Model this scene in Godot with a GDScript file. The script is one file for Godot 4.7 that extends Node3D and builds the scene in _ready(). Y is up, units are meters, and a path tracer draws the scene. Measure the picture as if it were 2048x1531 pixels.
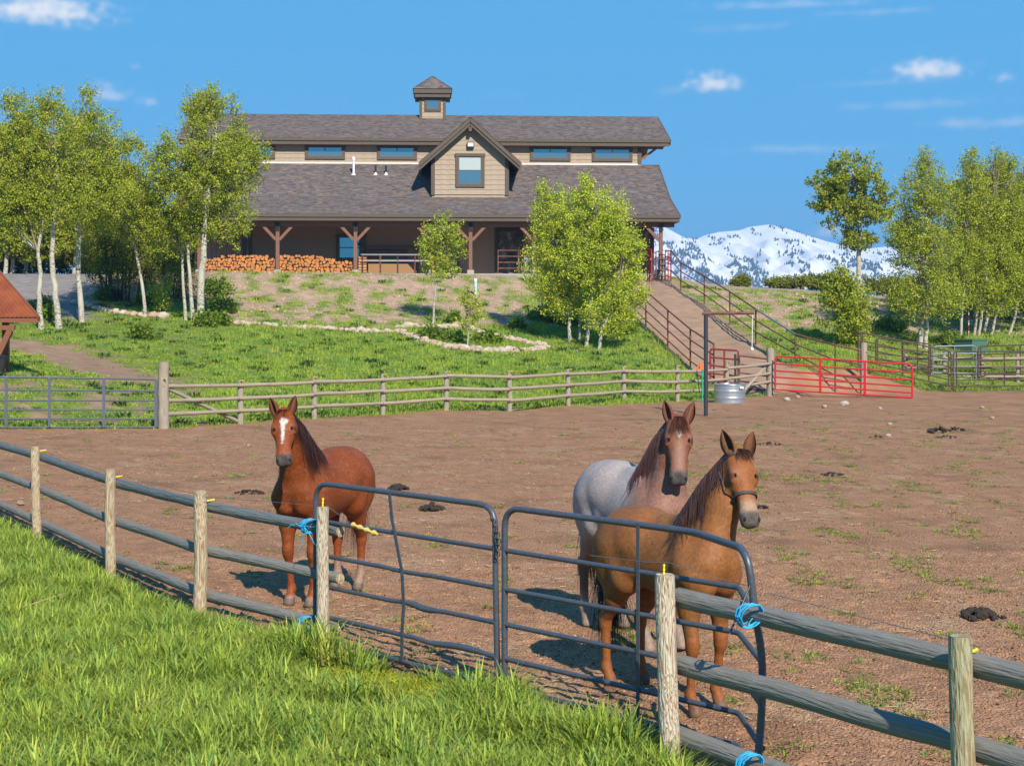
extends Node3D
# A horse corral with near post-and-rail fences and tube gates, three horses, a grass slope with aspens and a long timber barn on its terrace.
# x runs right, y up, -z away from the camera; "far" below means the distance -z.

const LENS := 3000.0            # focal length in pixels of a 2048 px wide picture
const EYE := 2.8                # camera height

var M := {}                     # materials
var rng := RandomNumberGenerator.new()
var noise_a := FastNoiseLite.new()
var noise_b := FastNoiseLite.new()
var noise_c := FastNoiseLite.new()
var used := {}

# ---------------------------------------------------------------- mesh builder
class Shape:
	var v := PackedVector3Array()
	var n := PackedVector3Array()
	var t := PackedVector2Array()
	var c := PackedColorArray()
	var i := PackedInt32Array()
	var col := Color(1, 1, 1)
	var turn_faces := true
	func face(a: Vector3, b: Vector3, cc: Vector3, d: Vector3, su := 1.0, sv := 1.0, ou := 0.0, ov := 0.0) -> void:
		var k := v.size()
		var nn := (b - a).cross(d - a)
		if nn.length_squared() < 1e-14:
			nn = (cc - a).cross(d - a)
		nn = nn.normalized()
		v.append_array([a, b, cc, d])
		n.append_array([nn, nn, nn, nn])
		t.append_array([Vector2(ou, ov), Vector2(ou + su, ov), Vector2(ou + su, ov + sv), Vector2(ou, ov + sv)])
		c.append_array([col, col, col, col])
		i.append_array([k, k + 2, k + 1, k, k + 3, k + 2])
	func tri(a: Vector3, b: Vector3, cc: Vector3) -> void:
		var k := v.size()
		var nn := (b - a).cross(cc - a).normalized()
		v.append_array([a, b, cc])
		n.append_array([nn, nn, nn])
		t.append_array([Vector2(0, 0), Vector2(1, 0), Vector2(.5, 1)])
		c.append_array([col, col, col])
		i.append_array([k, k + 2, k + 1])
	# box with its own axes; uv runs along the longest side
	func box(o: Vector3, x: Vector3, y: Vector3, z: Vector3) -> void:
		var a := o - x - y - z
		var p := [a, a + 2 * x, a + 2 * x + 2 * y, a + 2 * y, a + 2 * z, a + 2 * x + 2 * z, a + 2 * x + 2 * y + 2 * z, a + 2 * y + 2 * z]
		var lx := x.length() * 2
		var ly := y.length() * 2
		var lz := z.length() * 2
		var flip := x.cross(y).dot(z) < 0
		var r := o.x * 1.37 + o.y * 2.11 + o.z * .73
		for f in [[4, 5, 6, 7, lx, ly], [1, 0, 3, 2, lx, ly], [5, 1, 2, 6, lz, ly], [0, 4, 7, 3, lz, ly], [7, 6, 2, 3, lx, lz], [0, 1, 5, 4, lx, lz]]:
			if flip:
				face(p[f[1]], p[f[0]], p[f[3]], p[f[2]], f[4], f[5], r, r)
			else:
				face(p[f[0]], p[f[1]], p[f[2]], p[f[3]], f[4], f[5], r, r)
	func abox(lo: Vector3, hi: Vector3) -> void:
		var h := (hi - lo) / 2
		box((lo + hi) / 2, Vector3(h.x, 0, 0), Vector3(0, h.y, 0), Vector3(0, 0, h.z))
	# round bar through points, one radius each (or one for all)
	func tube(pts: Array, radii: Array, sides := 8, caps := true, vo := 0.0, uvs := 1.0) -> void:
		var m := pts.size()
		var up := Vector3(0.31, 0.9, 0.21).normalized()
		var first := v.size()
		var run := vo
		var last_side := Vector3.ZERO
		for k in m:
			var dir: Vector3 = (pts[min(k + 1, m - 1)] - pts[max(k - 1, 0)])
			dir = dir.normalized()
			var side := last_side
			if k == 0:
				side = dir.cross(up if absf(dir.dot(up)) < .9 else Vector3(1, 0, 0)).normalized()
			side = (side - dir * side.dot(dir)).normalized()
			last_side = side
			var over := side.cross(dir)
			if k > 0:
				run += (pts[k] as Vector3).distance_to(pts[k - 1])
			var r: float = radii[min(k, radii.size() - 1)]
			for s in sides + 1:
				var a := TAU * s / sides
				var q := side * cos(a) + over * sin(a)
				v.append(pts[k] + q * r)
				n.append(q)
				t.append(Vector2(float(s) / sides * uvs, run))
				c.append(col)
		for k in m - 1:
			for s in sides:
				var a := first + k * (sides + 1) + s
				var b := a + sides + 1
				i.append_array([a, b, a + 1, a + 1, b, b + 1])
		if caps:
			for e in [0, m - 1]:
				var ctr := v.size()
				var dir: Vector3 = (pts[0] - pts[1]).normalized() if e == 0 else (pts[m - 1] - pts[m - 2]).normalized()
				v.append(pts[e]); n.append(dir); t.append(Vector2(.5, .5)); c.append(col)
				for s in sides + 1:
					var q: Vector3 = v[first + e * (sides + 1) + s]
					v.append(q); n.append(dir); c.append(col)
					t.append(Vector2(.5 + .06 * cos(TAU * s / sides), .5 + .06 * sin(TAU * s / sides)))
				for s in sides:
					if e == 0:
						i.append_array([ctr, ctr + 1 + s, ctr + 2 + s])
					else:
						i.append_array([ctr, ctr + 2 + s, ctr + 1 + s])
	# turned shape round a vertical axis at o: list of [radius, height]
	func lathe(o: Vector3, prof: Array, sides := 16) -> void:
		var first := v.size()
		var m := prof.size()
		for k in m:
			var p0: Array = prof[max(k - 1, 0)]
			var p1: Array = prof[min(k + 1, m - 1)]
			var g := Vector2(p1[1] - p0[1], p0[0] - p1[0]).normalized()
			for s in sides + 1:
				var a := TAU * s / sides
				v.append(o + Vector3(cos(a) * prof[k][0], prof[k][1], sin(a) * prof[k][0]))
				n.append(Vector3(cos(a) * g.x, g.y, sin(a) * g.x))
				t.append(Vector2(float(s) / sides, prof[k][1]))
				c.append(col)
		for k in m - 1:
			for s in sides:
				var a := first + k * (sides + 1) + s
				var b := a + sides + 1
				i.append_array([a, a + 1, b, a + 1, b + 1, b])
	# lumpy ball: seedy noise pushes a small sphere
	func lump(o: Vector3, size: Vector3, nz: FastNoiseLite, rough := .3, rings := 5, sides := 8, spin := 0.0) -> void:
		var first := v.size()
		for r in rings + 1:
			var ph := PI * r / rings
			for s in sides + 1:
				var a := TAU * (s % sides) / sides
				var q := Vector3(sin(ph) * cos(a), cos(ph), sin(ph) * sin(a))
				var f := 1.0 + rough * nz.get_noise_3d(q.x * 60 + o.x * 37, q.y * 60 + o.y * 37, q.z * 60 + o.z * 37) * 1.6
				var p := Vector3(q.x * size.x, q.y * size.y, q.z * size.z) * f
				p = p.rotated(Vector3.UP, spin)
				v.append(o + p)
				n.append(Vector3(q.x / size.x, q.y / size.y, q.z / size.z).normalized().rotated(Vector3.UP, spin))
				t.append(Vector2(float(s) / sides, float(r) / rings))
				c.append(col)
		for r in rings:
			for s in sides:
				var a := first + r * (sides + 1) + s
				var b := a + sides + 1
				i.append_array([a, a + 1, b, a + 1, b + 1, b])
	func smooth() -> void:
		for k in n.size():
			n[k] = Vector3.ZERO
		for k in range(0, i.size(), 3):
			var a := i[k]; var b := i[k + 1]; var d := i[k + 2]
			var nn := (v[d] - v[a]).cross(v[b] - v[a])
			n[a] += nn; n[b] += nn; n[d] += nn
		for k in n.size():
			n[k] = n[k].normalized()
	func mesh() -> ArrayMesh:
		if turn_faces:
			for k in range(0, i.size(), 3):
				var a := i[k]; var b := i[k + 1]; var d := i[k + 2]
				if (v[d] - v[a]).cross(v[b] - v[a]).dot(n[a] + n[b] + n[d]) < 0:
					i[k + 1] = d
					i[k + 2] = b
		var arr := []
		arr.resize(Mesh.ARRAY_MAX)
		arr[Mesh.ARRAY_VERTEX] = v
		arr[Mesh.ARRAY_NORMAL] = n
		arr[Mesh.ARRAY_TEX_UV] = t
		arr[Mesh.ARRAY_COLOR] = c
		arr[Mesh.ARRAY_INDEX] = i
		var m := ArrayMesh.new()
		m.add_surface_from_arrays(Mesh.PRIMITIVE_TRIANGLES, arr)
		return m

# ---------------------------------------------------------------- naming and placing
func numbered(called: String) -> String:
	if not used.has(called):
		used[called] = 0
		return called
	used[called] += 1
	return "%s_%03d" % [called, used[called]]

func tag(o: Node, label: String, category: String, group := "") -> void:
	o.set_meta("label", label)
	o.set_meta("category", category)
	if group:
		o.set_meta("group", group)

func thing(called: String, label: String, category: String, at := Vector3.ZERO, turn := 0.0, group := "") -> Node3D:
	var o := Node3D.new()
	o.name = numbered(called)
	add_child(o)
	o.position = at
	o.rotation.y = turn
	tag(o, label, category, group)
	return o

func part(called: String, s: Shape, m: Material, parent: Node, at := Vector3.ZERO) -> MeshInstance3D:
	return piece(called, s.mesh(), m, parent, at)

func piece(called: String, mesh: Mesh, m: Material, parent: Node, at := Vector3.ZERO) -> MeshInstance3D:
	var o := MeshInstance3D.new()
	o.name = called if parent != self else numbered(called)
	o.mesh = mesh
	o.material_override = m
	o.position = at
	parent.add_child(o, true)
	return o

func bar(called: String, a: Vector3, b: Vector3, r: float, m: Material, parent: Node, sides := 8) -> MeshInstance3D:
	var s := Shape.new()
	s.tube([a, b], [r], sides, true, rng.randf() * 3)
	return part(called, s, m, parent)

func many(called: String, mesh: Mesh, m: Material, where: Array, tints: PackedColorArray, parent: Node = self) -> MultiMeshInstance3D:
	var mm := MultiMesh.new()
	mm.transform_format = MultiMesh.TRANSFORM_3D
	mm.use_colors = true
	mm.mesh = mesh
	mm.instance_count = where.size()
	for k in where.size():
		mm.set_instance_transform(k, where[k])
		mm.set_instance_color(k, tints[k])
	var o := MultiMeshInstance3D.new()
	o.name = numbered(called) if parent == self else called
	o.multimesh = mm
	o.material_override = m
	parent.add_child(o, true)
	o.set_meta("kind", "stuff")
	return o

# a point of the place seen at picture position px, py (2048 x 1531) standing FAR metres away
func P(px: float, py: float, far: float) -> Vector3:
	return Vector3((px - 1024.0) * far / LENS, EYE - (py - 640.0) * far / LENS, -far)

# where the line of sight through px, py meets the ground
func on_ground(px: float, py: float, from := 8.0) -> Vector3:
	var d := from
	var step := .5
	var kx := (px - 1024.0) / LENS
	var ky := (py - 640.0) / LENS
	while d < 140.0:
		if EYE - ky * d <= terrain(kx * d, d):
			var lo := d - step
			for k in 12:
				var mid := (lo + d) / 2
				if EYE - ky * mid <= terrain(kx * mid, mid):
					d = mid
				else:
					lo = mid
			break
		d += step
	return Vector3(kx * d, terrain(kx * d, d), -d)

func ground_point(px: float, far: float) -> Vector3:
	var x := (px - 1024.0) * far / LENS
	return Vector3(x, terrain(x, far), -far)

# ---------------------------------------------------------------- materials
func lin(r: float, g: float, b: float) -> Color:
	return Color(r, g, b).linear_to_srgb()

func noise_tex(kind: int, freq: float, stops: Array, size := 512, octaves := 4, sd := 1, normal := false, bump := 4.0, warp := false) -> NoiseTexture2D:
	var nz := FastNoiseLite.new()
	nz.seed = sd
	nz.noise_type = kind
	nz.frequency = freq
	nz.fractal_octaves = octaves
	if warp:
		nz.domain_warp_enabled = true
		nz.domain_warp_amplitude = 40
		nz.domain_warp_frequency = freq * .6
	var tx := NoiseTexture2D.new()
	tx.width = size
	tx.height = size
	tx.seamless = true
	tx.noise = nz
	if normal:
		tx.as_normal_map = true
		tx.bump_strength = bump
	elif stops:
		var g := Gradient.new()
		var off := PackedFloat32Array()
		var cols := PackedColorArray()
		for s in stops:
			off.append(s[0])
			cols.append(lin(s[1], s[2], s[3]))
		g.offsets = off
		g.colors = cols
		tx.color_ramp = g
	return tx

func mat(called: String, col: Color, rough := .8, metal := 0.0) -> StandardMaterial3D:
	var m := StandardMaterial3D.new()
	m.resource_name = called
	m.albedo_color = col
	m.roughness = rough
	m.metallic = metal
	M[called] = m
	return m

func textured(m: StandardMaterial3D, tx: Texture2D, scale: float, world := false, tri := true) -> void:
	m.albedo_texture = tx
	m.uv1_triplanar = tri
	m.uv1_world_triplanar = world and tri
	m.uv1_scale = Vector3.ONE * scale

func bumped(m: StandardMaterial3D, tx: Texture2D, cm: float) -> void:
	m.heightmap_enabled = true
	m.heightmap_texture = tx
	m.heightmap_scale = cm

# wood with rings and streaks along v
func wood_image(sd: int, w: int, h: int, pale: Color, mid: Color, dark: Color, rings: float, wave: float, knots: float) -> ImageTexture:
	var im := Image.create(w, h, false, Image.FORMAT_RGB8)
	var a := FastNoiseLite.new()
	a.seed = sd
	a.frequency = 1.0
	a.fractal_octaves = 3
	for y in h:
		for x in w:
			var th := TAU * x / w
			var p := Vector3(cos(th), sin(th), float(y) / h * 5.0)
			var e := absf(sin(PI * y / h))        # keeps the two ends alike
			var q := a.get_noise_3d(p.x * wave, p.y * wave, p.z * e * .5) * rings
			var s := .5 + .5 * sin(q * TAU)
			s = pow(s, 2.5)
			var f := .5 + .5 * a.get_noise_3d(p.x * 9 + 7, p.y * 9, p.z * e * 1.3 + 3)
			var fine := a.get_noise_3d(p.x * 40, p.y * 40, p.z * 3)
			var cc := pale.lerp(mid, clampf(f * 1.5 - .35, 0, 1)).lerp(dark, s * knots)
			cc = cc * (1.0 + .16 * fine)
			cc.a = 1
			im.set_pixel(x, y, cc.linear_to_srgb())
	return ImageTexture.create_from_image(im)
func _ready() -> void:
	rng.seed = 20250
	set_air()
	set_noises()
	set_materials()
	build_columns()
	build_ground()
	build_mountains()
	build_barn()
	build_ramp()
	build_near_fences()
	build_near_gates()
	build_far_fence()
	build_yard_things()
	build_porch_things()
	build_stones()
	build_hut()
	build_trees()
	build_grass()
	build_horses()
	build_small_things()

# ---------------------------------------------------------------- camera, sky, sun, exposure
func set_air() -> void:
	var cam := Camera3D.new()
	cam.name = "camera"
	cam.projection = Camera3D.PROJECTION_FRUSTUM
	cam.near = 0.1
	cam.far = 9000.0
	cam.size = 2 * .1 * 765.5 / LENS
	cam.frustum_offset = Vector2(0, -.1 * 125.5 / LENS)
	cam.position = Vector3(0, EYE, 0)
	add_child(cam)
	cam.current = true
	var sun := DirectionalLight3D.new()
	sun.name = "sun"
	sun.light_energy = 1.6
	sun.light_color = Color(1.0, .955, .88)
	sun.light_angular_distance = .5
	sun.shadow_enabled = true
	add_child(sun)
	sun.look_at_from_position(Vector3.ZERO, Vector3(-.255, -.615, -.746))
	var env := Environment.new()
	env.tonemap_mode = Environment.TONE_MAPPER_LINEAR
	env.tonemap_exposure = 1.4
	env.background_mode = Environment.BG_SKY
	env.sdfgi_enabled = true
	env.ssao_enabled = true
	env.ssil_enabled = true
	env.fog_enabled = true
	env.fog_density = 0.00026
	env.fog_light_color = Color(.62, .80, 1.0)
	var sky := Sky.new()
	var sm := PanoramaSkyMaterial.new()
	sm.panorama = sky_picture()
	sky.sky_material = sm
	env.sky = sky
	var we := WorldEnvironment.new()
	we.name = "air"
	we.environment = env
	add_child(we)

# blue air with a few fair-weather clouds and thin streaks
func sky_picture() -> ImageTexture:
	var w := 3072
	var h := 1536
	var im := Image.create(w, h, false, Image.FORMAT_RGB8)
	var nz := FastNoiseLite.new()
	nz.seed = 5
	nz.frequency = 1.0
	nz.fractal_octaves = 6
	# clouds: turn right, height (radians), half width, half height, strength
	var seen := []
	for k in [[75, 52, 145, 40, 1.0], [215, 208, 58, 15, .45], [300, 218, 26, 9, .42], [210, 188, 28, 10, .35], [1428, 172, 58, 24, .85], [1858, 160, 78, 25, .92], [2006, 181, 24, 9, .6], [1668, 468, 46, 16, .65], [1560, 20, 190, 9, .34], [1860, 8, 230, 10, .36], [1500, 62, 110, 9, .22], [1760, 42, 160, 7, .2], [1620, 305, 170, 10, .24], [1850, 225, 190, 11, .22], [2000, 265, 150, 13, .32], [1750, 180, 140, 6, .14], [270, 149, 14, 5, .2], [1340, 185, 40, 12, .12], [1000, 190, 60, 8, .06]]:
		seen.append([atan((k[0] - 1024.0) / LENS), atan((640.0 - k[1]) / LENS), k[2] / LENS, k[3] / LENS, k[4]])
	var r2 := RandomNumberGenerator.new()
	r2.seed = 77
	for k in 90:
		var az := r2.randf_range(.45, TAU - .45)
		seen.append([az if az < PI else az - TAU, r2.randf_range(.06, .5), r2.randf_range(.02, .07), r2.randf_range(.006, .014), r2.randf_range(.2, .9)])
	for y in h:
		var up := PI / 2 - PI * (y + .5) / h
		var tt := clampf(up / (PI / 2), 0, 1)
		var base := Color(.105, .395, .675).lerp(Color(.016, .155, .46), pow(tt, .55))
		if up < 0:
			base = Color(.17, .15, .11)
		var row := []
		for s in seen:
			if absf(up - s[1]) < s[3] * 1.9:
				row.append(s)
		if row.is_empty():
			im.fill_rect(Rect2i(0, y, w, 1), base.linear_to_srgb())
			continue
		var flat := base.linear_to_srgb()
		im.fill_rect(Rect2i(0, y, w, 1), flat)
		for s in row:
			var x0 := int((s[0] - s[2] * 1.7) / TAU * w)
			var x1 := int((s[0] + s[2] * 1.7) / TAU * w) + 1
			for xx in range(x0, x1 + 1):
				var az := (xx + .5) / w * TAU
				var dx: float = (az - s[0]) / s[2]
				var dy: float = (up - s[1]) / s[3]
				if dy < 0:
					dy *= 1.5
				var q := 1.0 - sqrt(dx * dx + dy * dy)
				var wide: float = clampf(s[2] / s[3] / 3.0, .6, 2.4)
				var f := nz.get_noise_2d(az * 95.0 / wide, up * 150.0) * .55 + nz.get_noise_2d(az * 320.0 / wide + 40, up * 420.0) * .22
				var a: float = smoothstep(-.15, 1.05, q + f * 1.3) * s[4] * smoothstep(-.75, -.2, q)
				if a <= .003:
					continue
				var px := posmod(xx, w)
				var was := im.get_pixel(px, y).srgb_to_linear()
				var white := Color(.68, .69, .71).lerp(Color(.55, .58, .63), smoothstep(.2, -.7, dy) * .6)
				im.set_pixel(px, y, was.lerp(white, clampf(a, 0, 1)).linear_to_srgb())
	return ImageTexture.create_from_image(im)

func set_noises() -> void:
	noise_a.seed = 11
	noise_a.frequency = 1.0
	noise_a.fractal_octaves = 3
	noise_b.seed = 23
	noise_b.frequency = 1.0
	noise_b.fractal_octaves = 2
	noise_c.seed = 41
	noise_c.frequency = 1.0
	noise_c.fractal_octaves = 1
	noise_c.noise_type = FastNoiseLite.TYPE_CELLULAR

func set_materials() -> void:
	var m: StandardMaterial3D
	var grain := noise_tex(FastNoiseLite.TYPE_SIMPLEX_SMOOTH, .02, [[0.0, .34, .32, .31], [.32, .56, .54, .53], [.55, .76, .75, .74], [1.0, 1, 1, 1]], 1024, 7, 3)
	var relief := noise_tex(FastNoiseLite.TYPE_SIMPLEX_SMOOTH, .03, [], 512, 6, 9)
	var fine := noise_tex(FastNoiseLite.TYPE_SIMPLEX_SMOOTH, .06, [[0.0, .62, .62, .62], [.5, .84, .84, .84], [1.0, 1, 1, 1]], 512, 5, 4)
	m = mat("ground", Color.WHITE, .95)
	m.vertex_color_use_as_albedo = true
	textured(m, grain, 1.9, true)
	bumped(m, relief, 2.5)
	m.metallic_specular = .25
	m = mat("clod", Color.WHITE, .95)
	m.vertex_color_use_as_albedo = true
	m.metallic_specular = .2
	m = mat("snow", Color.WHITE, .8)
	m.vertex_color_use_as_albedo = true
	m = mat("far_conifer", Color.WHITE, .9)
	m.vertex_color_use_as_albedo = true
	m = mat("stone", Color.WHITE, .85)
	m.vertex_color_use_as_albedo = true
	textured(m, fine, 3.0)
	bumped(m, relief, 2.0)
	m = mat("manure", lin(.045, .031, .022), .75)
	bumped(m, relief, 2.0)
	m.uv1_triplanar = true
	m.uv1_scale = Vector3.ONE * 6
	# fence wood
	m = mat("post_wood", Color.WHITE, .85)
	textured(m, wood_image(3, 128, 768, Color(.62, .55, .40), Color(.52, .37, .22), Color(.24, .13, .065), 3.4, 1.15, .85), 1, false, false)
	m.uv1_scale = Vector3(1, .55, 1)
	bumped(m, relief, 1.0)
	m = mat("post_wood_pale", Color.WHITE, .85)
	textured(m, wood_image(17, 128, 768, Color(.68, .66, .55), Color(.60, .50, .36), Color(.28, .14, .07), 4.6, .85, .95), 1, false, false)
	m.uv1_scale = Vector3(1, .55, 1)
	bumped(m, relief, 1.0)
	m = mat("post_wood_green", Color.WHITE, .85)
	textured(m, wood_image(29, 128, 768, Color(.36, .40, .27), Color(.52, .39, .20), Color(.22, .13, .06), 2.6, .8, .7), 1, false, false)
	m.uv1_scale = Vector3(1, .5, 1)
	bumped(m, relief, 1.0)
	m = mat("rail_wood", Color.WHITE, .82)
	textured(m, wood_image(51, 128, 1024, Color(.26, .25, .225), Color(.20, .20, .18), Color(.115, .10, .085), 2.2, 1.0, .3), 1, false, false)
	m.uv1_scale = Vector3(1, .22, 1)
	bumped(m, relief, 1.0)
	m = mat("rail_wood_dark", Color.WHITE, .7)
	textured(m, wood_image(67, 128, 1024, Color(.19, .21, .21), Color(.12, .14, .145), Color(.075, .075, .072), 2.0, 1.3, .3), 1, false, false)
	m.uv1_scale = Vector3(1, .2, 1)
	bumped(m, relief, 1.0)
	m = mat("far_wood", Color.WHITE, .9)
	textured(m, wood_image(83, 64, 512, Color(.44, .385, .31), Color(.34, .28, .215), Color(.20, .15, .11), 2.0, 1.2, .5), 1, false, false)
	m.uv1_scale = Vector3(1, .3, 1)
	m = mat("far_rail_wood", Color.WHITE, .9)
	textured(m, wood_image(91, 64, 512, Color(.36, .32, .27), Color(.40, .29, .17), Color(.19, .15, .12), 1.6, .8, .5), 1, false, false)
	m.uv1_scale = Vector3(1, .25, 1)
	# metals and paints
	m = mat("gate_paint", Color.WHITE, .42)
	textured(m, noise_tex(FastNoiseLite.TYPE_SIMPLEX_SMOOTH, .02, [[0.0, .095, .115, .145], [.45, .062, .082, .112], [.70, .055, .07, .095], [.76, .13, .065, .035], [1.0, .20, .10, .05]], 512, 6, 44), 1.7)
	m.metallic_specular = .6
	m = mat("gate_dark", lin(.03, .035, .045), .5)
	m = mat("chain_steel", lin(.09, .09, .095), .45, .8)
	m = mat("red_paint", lin(.62, .014, .02), .45)
	textured(m, fine, 4.0)
	m = mat("rust_pipe", Color.WHITE, .8)
	textured(m, noise_tex(FastNoiseLite.TYPE_SIMPLEX_SMOOTH, .012, [[0.0, .07, .028, .022], [.45, .16, .058, .036], [.62, .24, .10, .06], [.8, .13, .07, .06], [1, .22, .19, .18]], 256, 4, 8), .8)
	m = mat("brown_panel", lin(.085, .04, .03), .6)
	textured(m, fine, 3.0)
	m = mat("grey_pipe", lin(.19, .22, .25), .45, .3)
	m = mat("black_pipe", lin(.028, .036, .048), .45)
	m = mat("galvanized", Color.WHITE, .38, .85)
	textured(m, noise_tex(FastNoiseLite.TYPE_CELLULAR, .03, [[0, .46, .50, .54], [.5, .58, .62, .65], [1, .68, .71, .73]], 256, 3, 6), 1.5)
	m = mat("twine", lin(.02, .36, .66), .6)
	m = mat("yellow_plastic", lin(.82, .62, .02), .4)
	m = mat("tan_plastic", lin(.78, .50, .12), .5)
	m = mat("wire", lin(.22, .22, .23), .5, .6)
	m = mat("white_plastic", lin(.74, .75, .74), .5)
	m = mat("black_plastic", lin(.015, .015, .017), .5)
	m = mat("teal_plastic", lin(.42, .64, .60), .5)
	m = mat("orange_plastic", lin(.75, .14, .04), .5)
	m = mat("green_post", lin(.03, .30, .17), .6)
	m = mat("utility_green", lin(.065, .15, .10), .5)
	# barn
	m = mat("shingle", Color.WHITE, .95)
	m.vertex_color_use_as_albedo = true
	textured(m, fine, 2.2)
	m.metallic_specular = .2
	m = mat("siding", lin(.44, .355, .275), .85)
	var siding_tex := noise_tex(FastNoiseLite.TYPE_SIMPLEX_SMOOTH, .02, [[0, .62, .60, .58], [.5, .82, .81, .80], [1, 1, 1, 1]], 512, 5, 12)
	textured(m, siding_tex, 1.0)
	m.uv1_scale = Vector3(.25, 3.5, .25)
	m = mat("trim", lin(.115, .09, .07), .75)
	textured(m, siding_tex, 1.0)
	m.uv1_scale = Vector3(.3, 4, .3)
	m = mat("batten", lin(.40, .29, .215), .85)
	textured(m, siding_tex, 1.0)
	m.uv1_scale = Vector3(4, .3, 4)
	m = mat("timber", lin(.23, .108, .07), .75)
	textured(m, siding_tex, 1.0)
	m.uv1_scale = Vector3(4, .4, 4)
	m = mat("soffit", lin(.22, .095, .035), .8)
	m = mat("iron", lin(.012, .012, .013), .5, .3)
	m = mat("frame_dark", lin(.04, .032, .026), .6)
	m = mat("sash", lin(.10, .10, .11), .5)
	m = mat("room_dark", lin(.11, .10, .10), .9)
	m = mat("glass", Color(.55, .75, .85, .10), .03)
	m.transparency = BaseMaterial3D.TRANSPARENCY_ALPHA
	m.metallic_specular = .5
	m = mat("pane_sheen", lin(.24, .36, .38), .06, .8)
	m.metallic_specular = 1.0
	m.clearcoat_enabled = true
	m.clearcoat = 1.0
	m.clearcoat_roughness = .03
	m = mat("blind", lin(.55, .56, .52), .9)
	m = mat("door_grey", lin(.30, .30, .29), .7)
	m = mat("stall_door", Color.WHITE, .7)
	textured(m, noise_tex(FastNoiseLite.TYPE_SIMPLEX_SMOOTH, .012, [[0, .03, .022, .02], [.5, .10, .085, .075], [.7, .22, .20, .18], [1, .34, .31, .27]], 256, 5, 31), .5)
	m = mat("concrete", lin(.42, .38, .33), .9)
	textured(m, fine, 1.0)
	m = mat("flashing", lin(.6, .58, .55), .5)
	m = mat("lamp_white", lin(.7, .7, .7), .3)
	m = mat("log_bark", lin(.16, .09, .05), .9)
	m = mat("log_wood", Color.WHITE, .85)
	m.vertex_color_use_as_albedo = true
	m = mat("lumber", lin(.30, .17, .08), .85)
	m = mat("bench_metal", lin(.30, .31, .33), .4, .6)
	m = mat("rusty_roof", Color.WHITE, .7)
	textured(m, noise_tex(FastNoiseLite.TYPE_SIMPLEX_SMOOTH, .01, [[0, .20, .048, .016], [.5, .33, .085, .024], [1, .42, .13, .045]], 256, 5, 14), .6)
	m = mat("hut_wood", lin(.20, .075, .035), .8)
	# plants
	m = mat("leaf", Color.WHITE, .5)
	m.vertex_color_use_as_albedo = true
	m.backlight_enabled = true
	m.backlight = lin(.64, .70, .24)
	m.metallic_specular = .35
	m = mat("grass_blade", Color.WHITE, .55)
	m.vertex_color_use_as_albedo = true
	m.backlight_enabled = true
	m.backlight = lin(.5, .6, .2)
	m.metallic_specular = .18
	m = mat("aspen_bark", Color.WHITE, .8)
	var im := Image.create(64, 512, false, Image.FORMAT_RGB8)
	for y in 512:
		for x in 64:
			var th := TAU * x / 64
			var e := sin(PI * y / 512.0)
			var s := noise_like(cos(th) * 1.1, sin(th) * 1.1, y * .09)
			var k := smoothstep(.03, .20, s) * e
			var b := .5 + .5 * noise_like(cos(th) * .8 + 9, sin(th) * .8, y * .012)
			var cc := Color(.50, .47, .38).lerp(Color(.62, .585, .49), b).lerp(Color(.06, .05, .045), k * .85)
			im.set_pixel(x, y, cc.linear_to_srgb())
	textured(m, ImageTexture.create_from_image(im), 1, false, false)
	m.uv1_scale = Vector3(1, .4, 1)
	m = mat("twig_bark", lin(.28, .23, .16), .85)
	m = mat("dark_bark", lin(.055, .042, .034), .9)
	# horses
	m = mat("coat", Color.WHITE, .6)
	m.vertex_color_use_as_albedo = true
	textured(m, noise_tex(FastNoiseLite.TYPE_SIMPLEX_SMOOTH, .05, [[0, .45, .43, .42], [.4, .72, .71, .70], [.6, .90, .89, .89], [1, 1, 1, 1]], 512, 5, 19), 1)
	m.uv1_scale = Vector3(3.2, 1.1, 3.2)
	bumped(m, relief, .12)
	m.metallic_specular = .35
	m = mat("hair", Color.WHITE, .5)
	m.vertex_color_use_as_albedo = true
	m = mat("eye_dark", lin(.008, .006, .005), .08)
	m = mat("halter", lin(.05, .042, .04), .7)
	for key in M:
		if M[key].albedo_color == Color.WHITE and not key in ["snow", "stone", "galvanized", "leaf", "grass_blade"]:
			M[key].albedo_color = lin(.84, .84, .84)

func noise_like(x: float, y: float, z: float) -> float:
	return noise_a.get_noise_3d(x, y, z)
# ---------------------------------------------------------------- lie of the land
var cols_px := []
var cols_d := []
var cols_y := []
var front_line := [Vector2(-14, 30), Vector2(-8.6, 23.0), Vector2(-5.91, 18.67), Vector2(-4.24, 15.85), Vector2(-2.86, 13.77), Vector2(-1.58, 12.6), Vector2(-.09, 11.15), Vector2(1.0, 9.33), Vector2(2.25, 7.4), Vector2(4, 4.7)]
var far_line := [Vector2(-60, 38.2), Vector2(-13.1, 38.5), Vector2(-8.99, 38.7), Vector2(-7.36, 40.6), Vector2(-1.97, 45.2), Vector2(1.81, 48.0), Vector2(5.68, 51.5), Vector2(9.53, 55.3), Vector2(10.6, 57.0), Vector2(13.5, 58.9), Vector2(22, 59.6), Vector2(70, 61)]
var ramp_left := []
var ramp_right := []
var path_line := []
var stone_line_d := []

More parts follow.
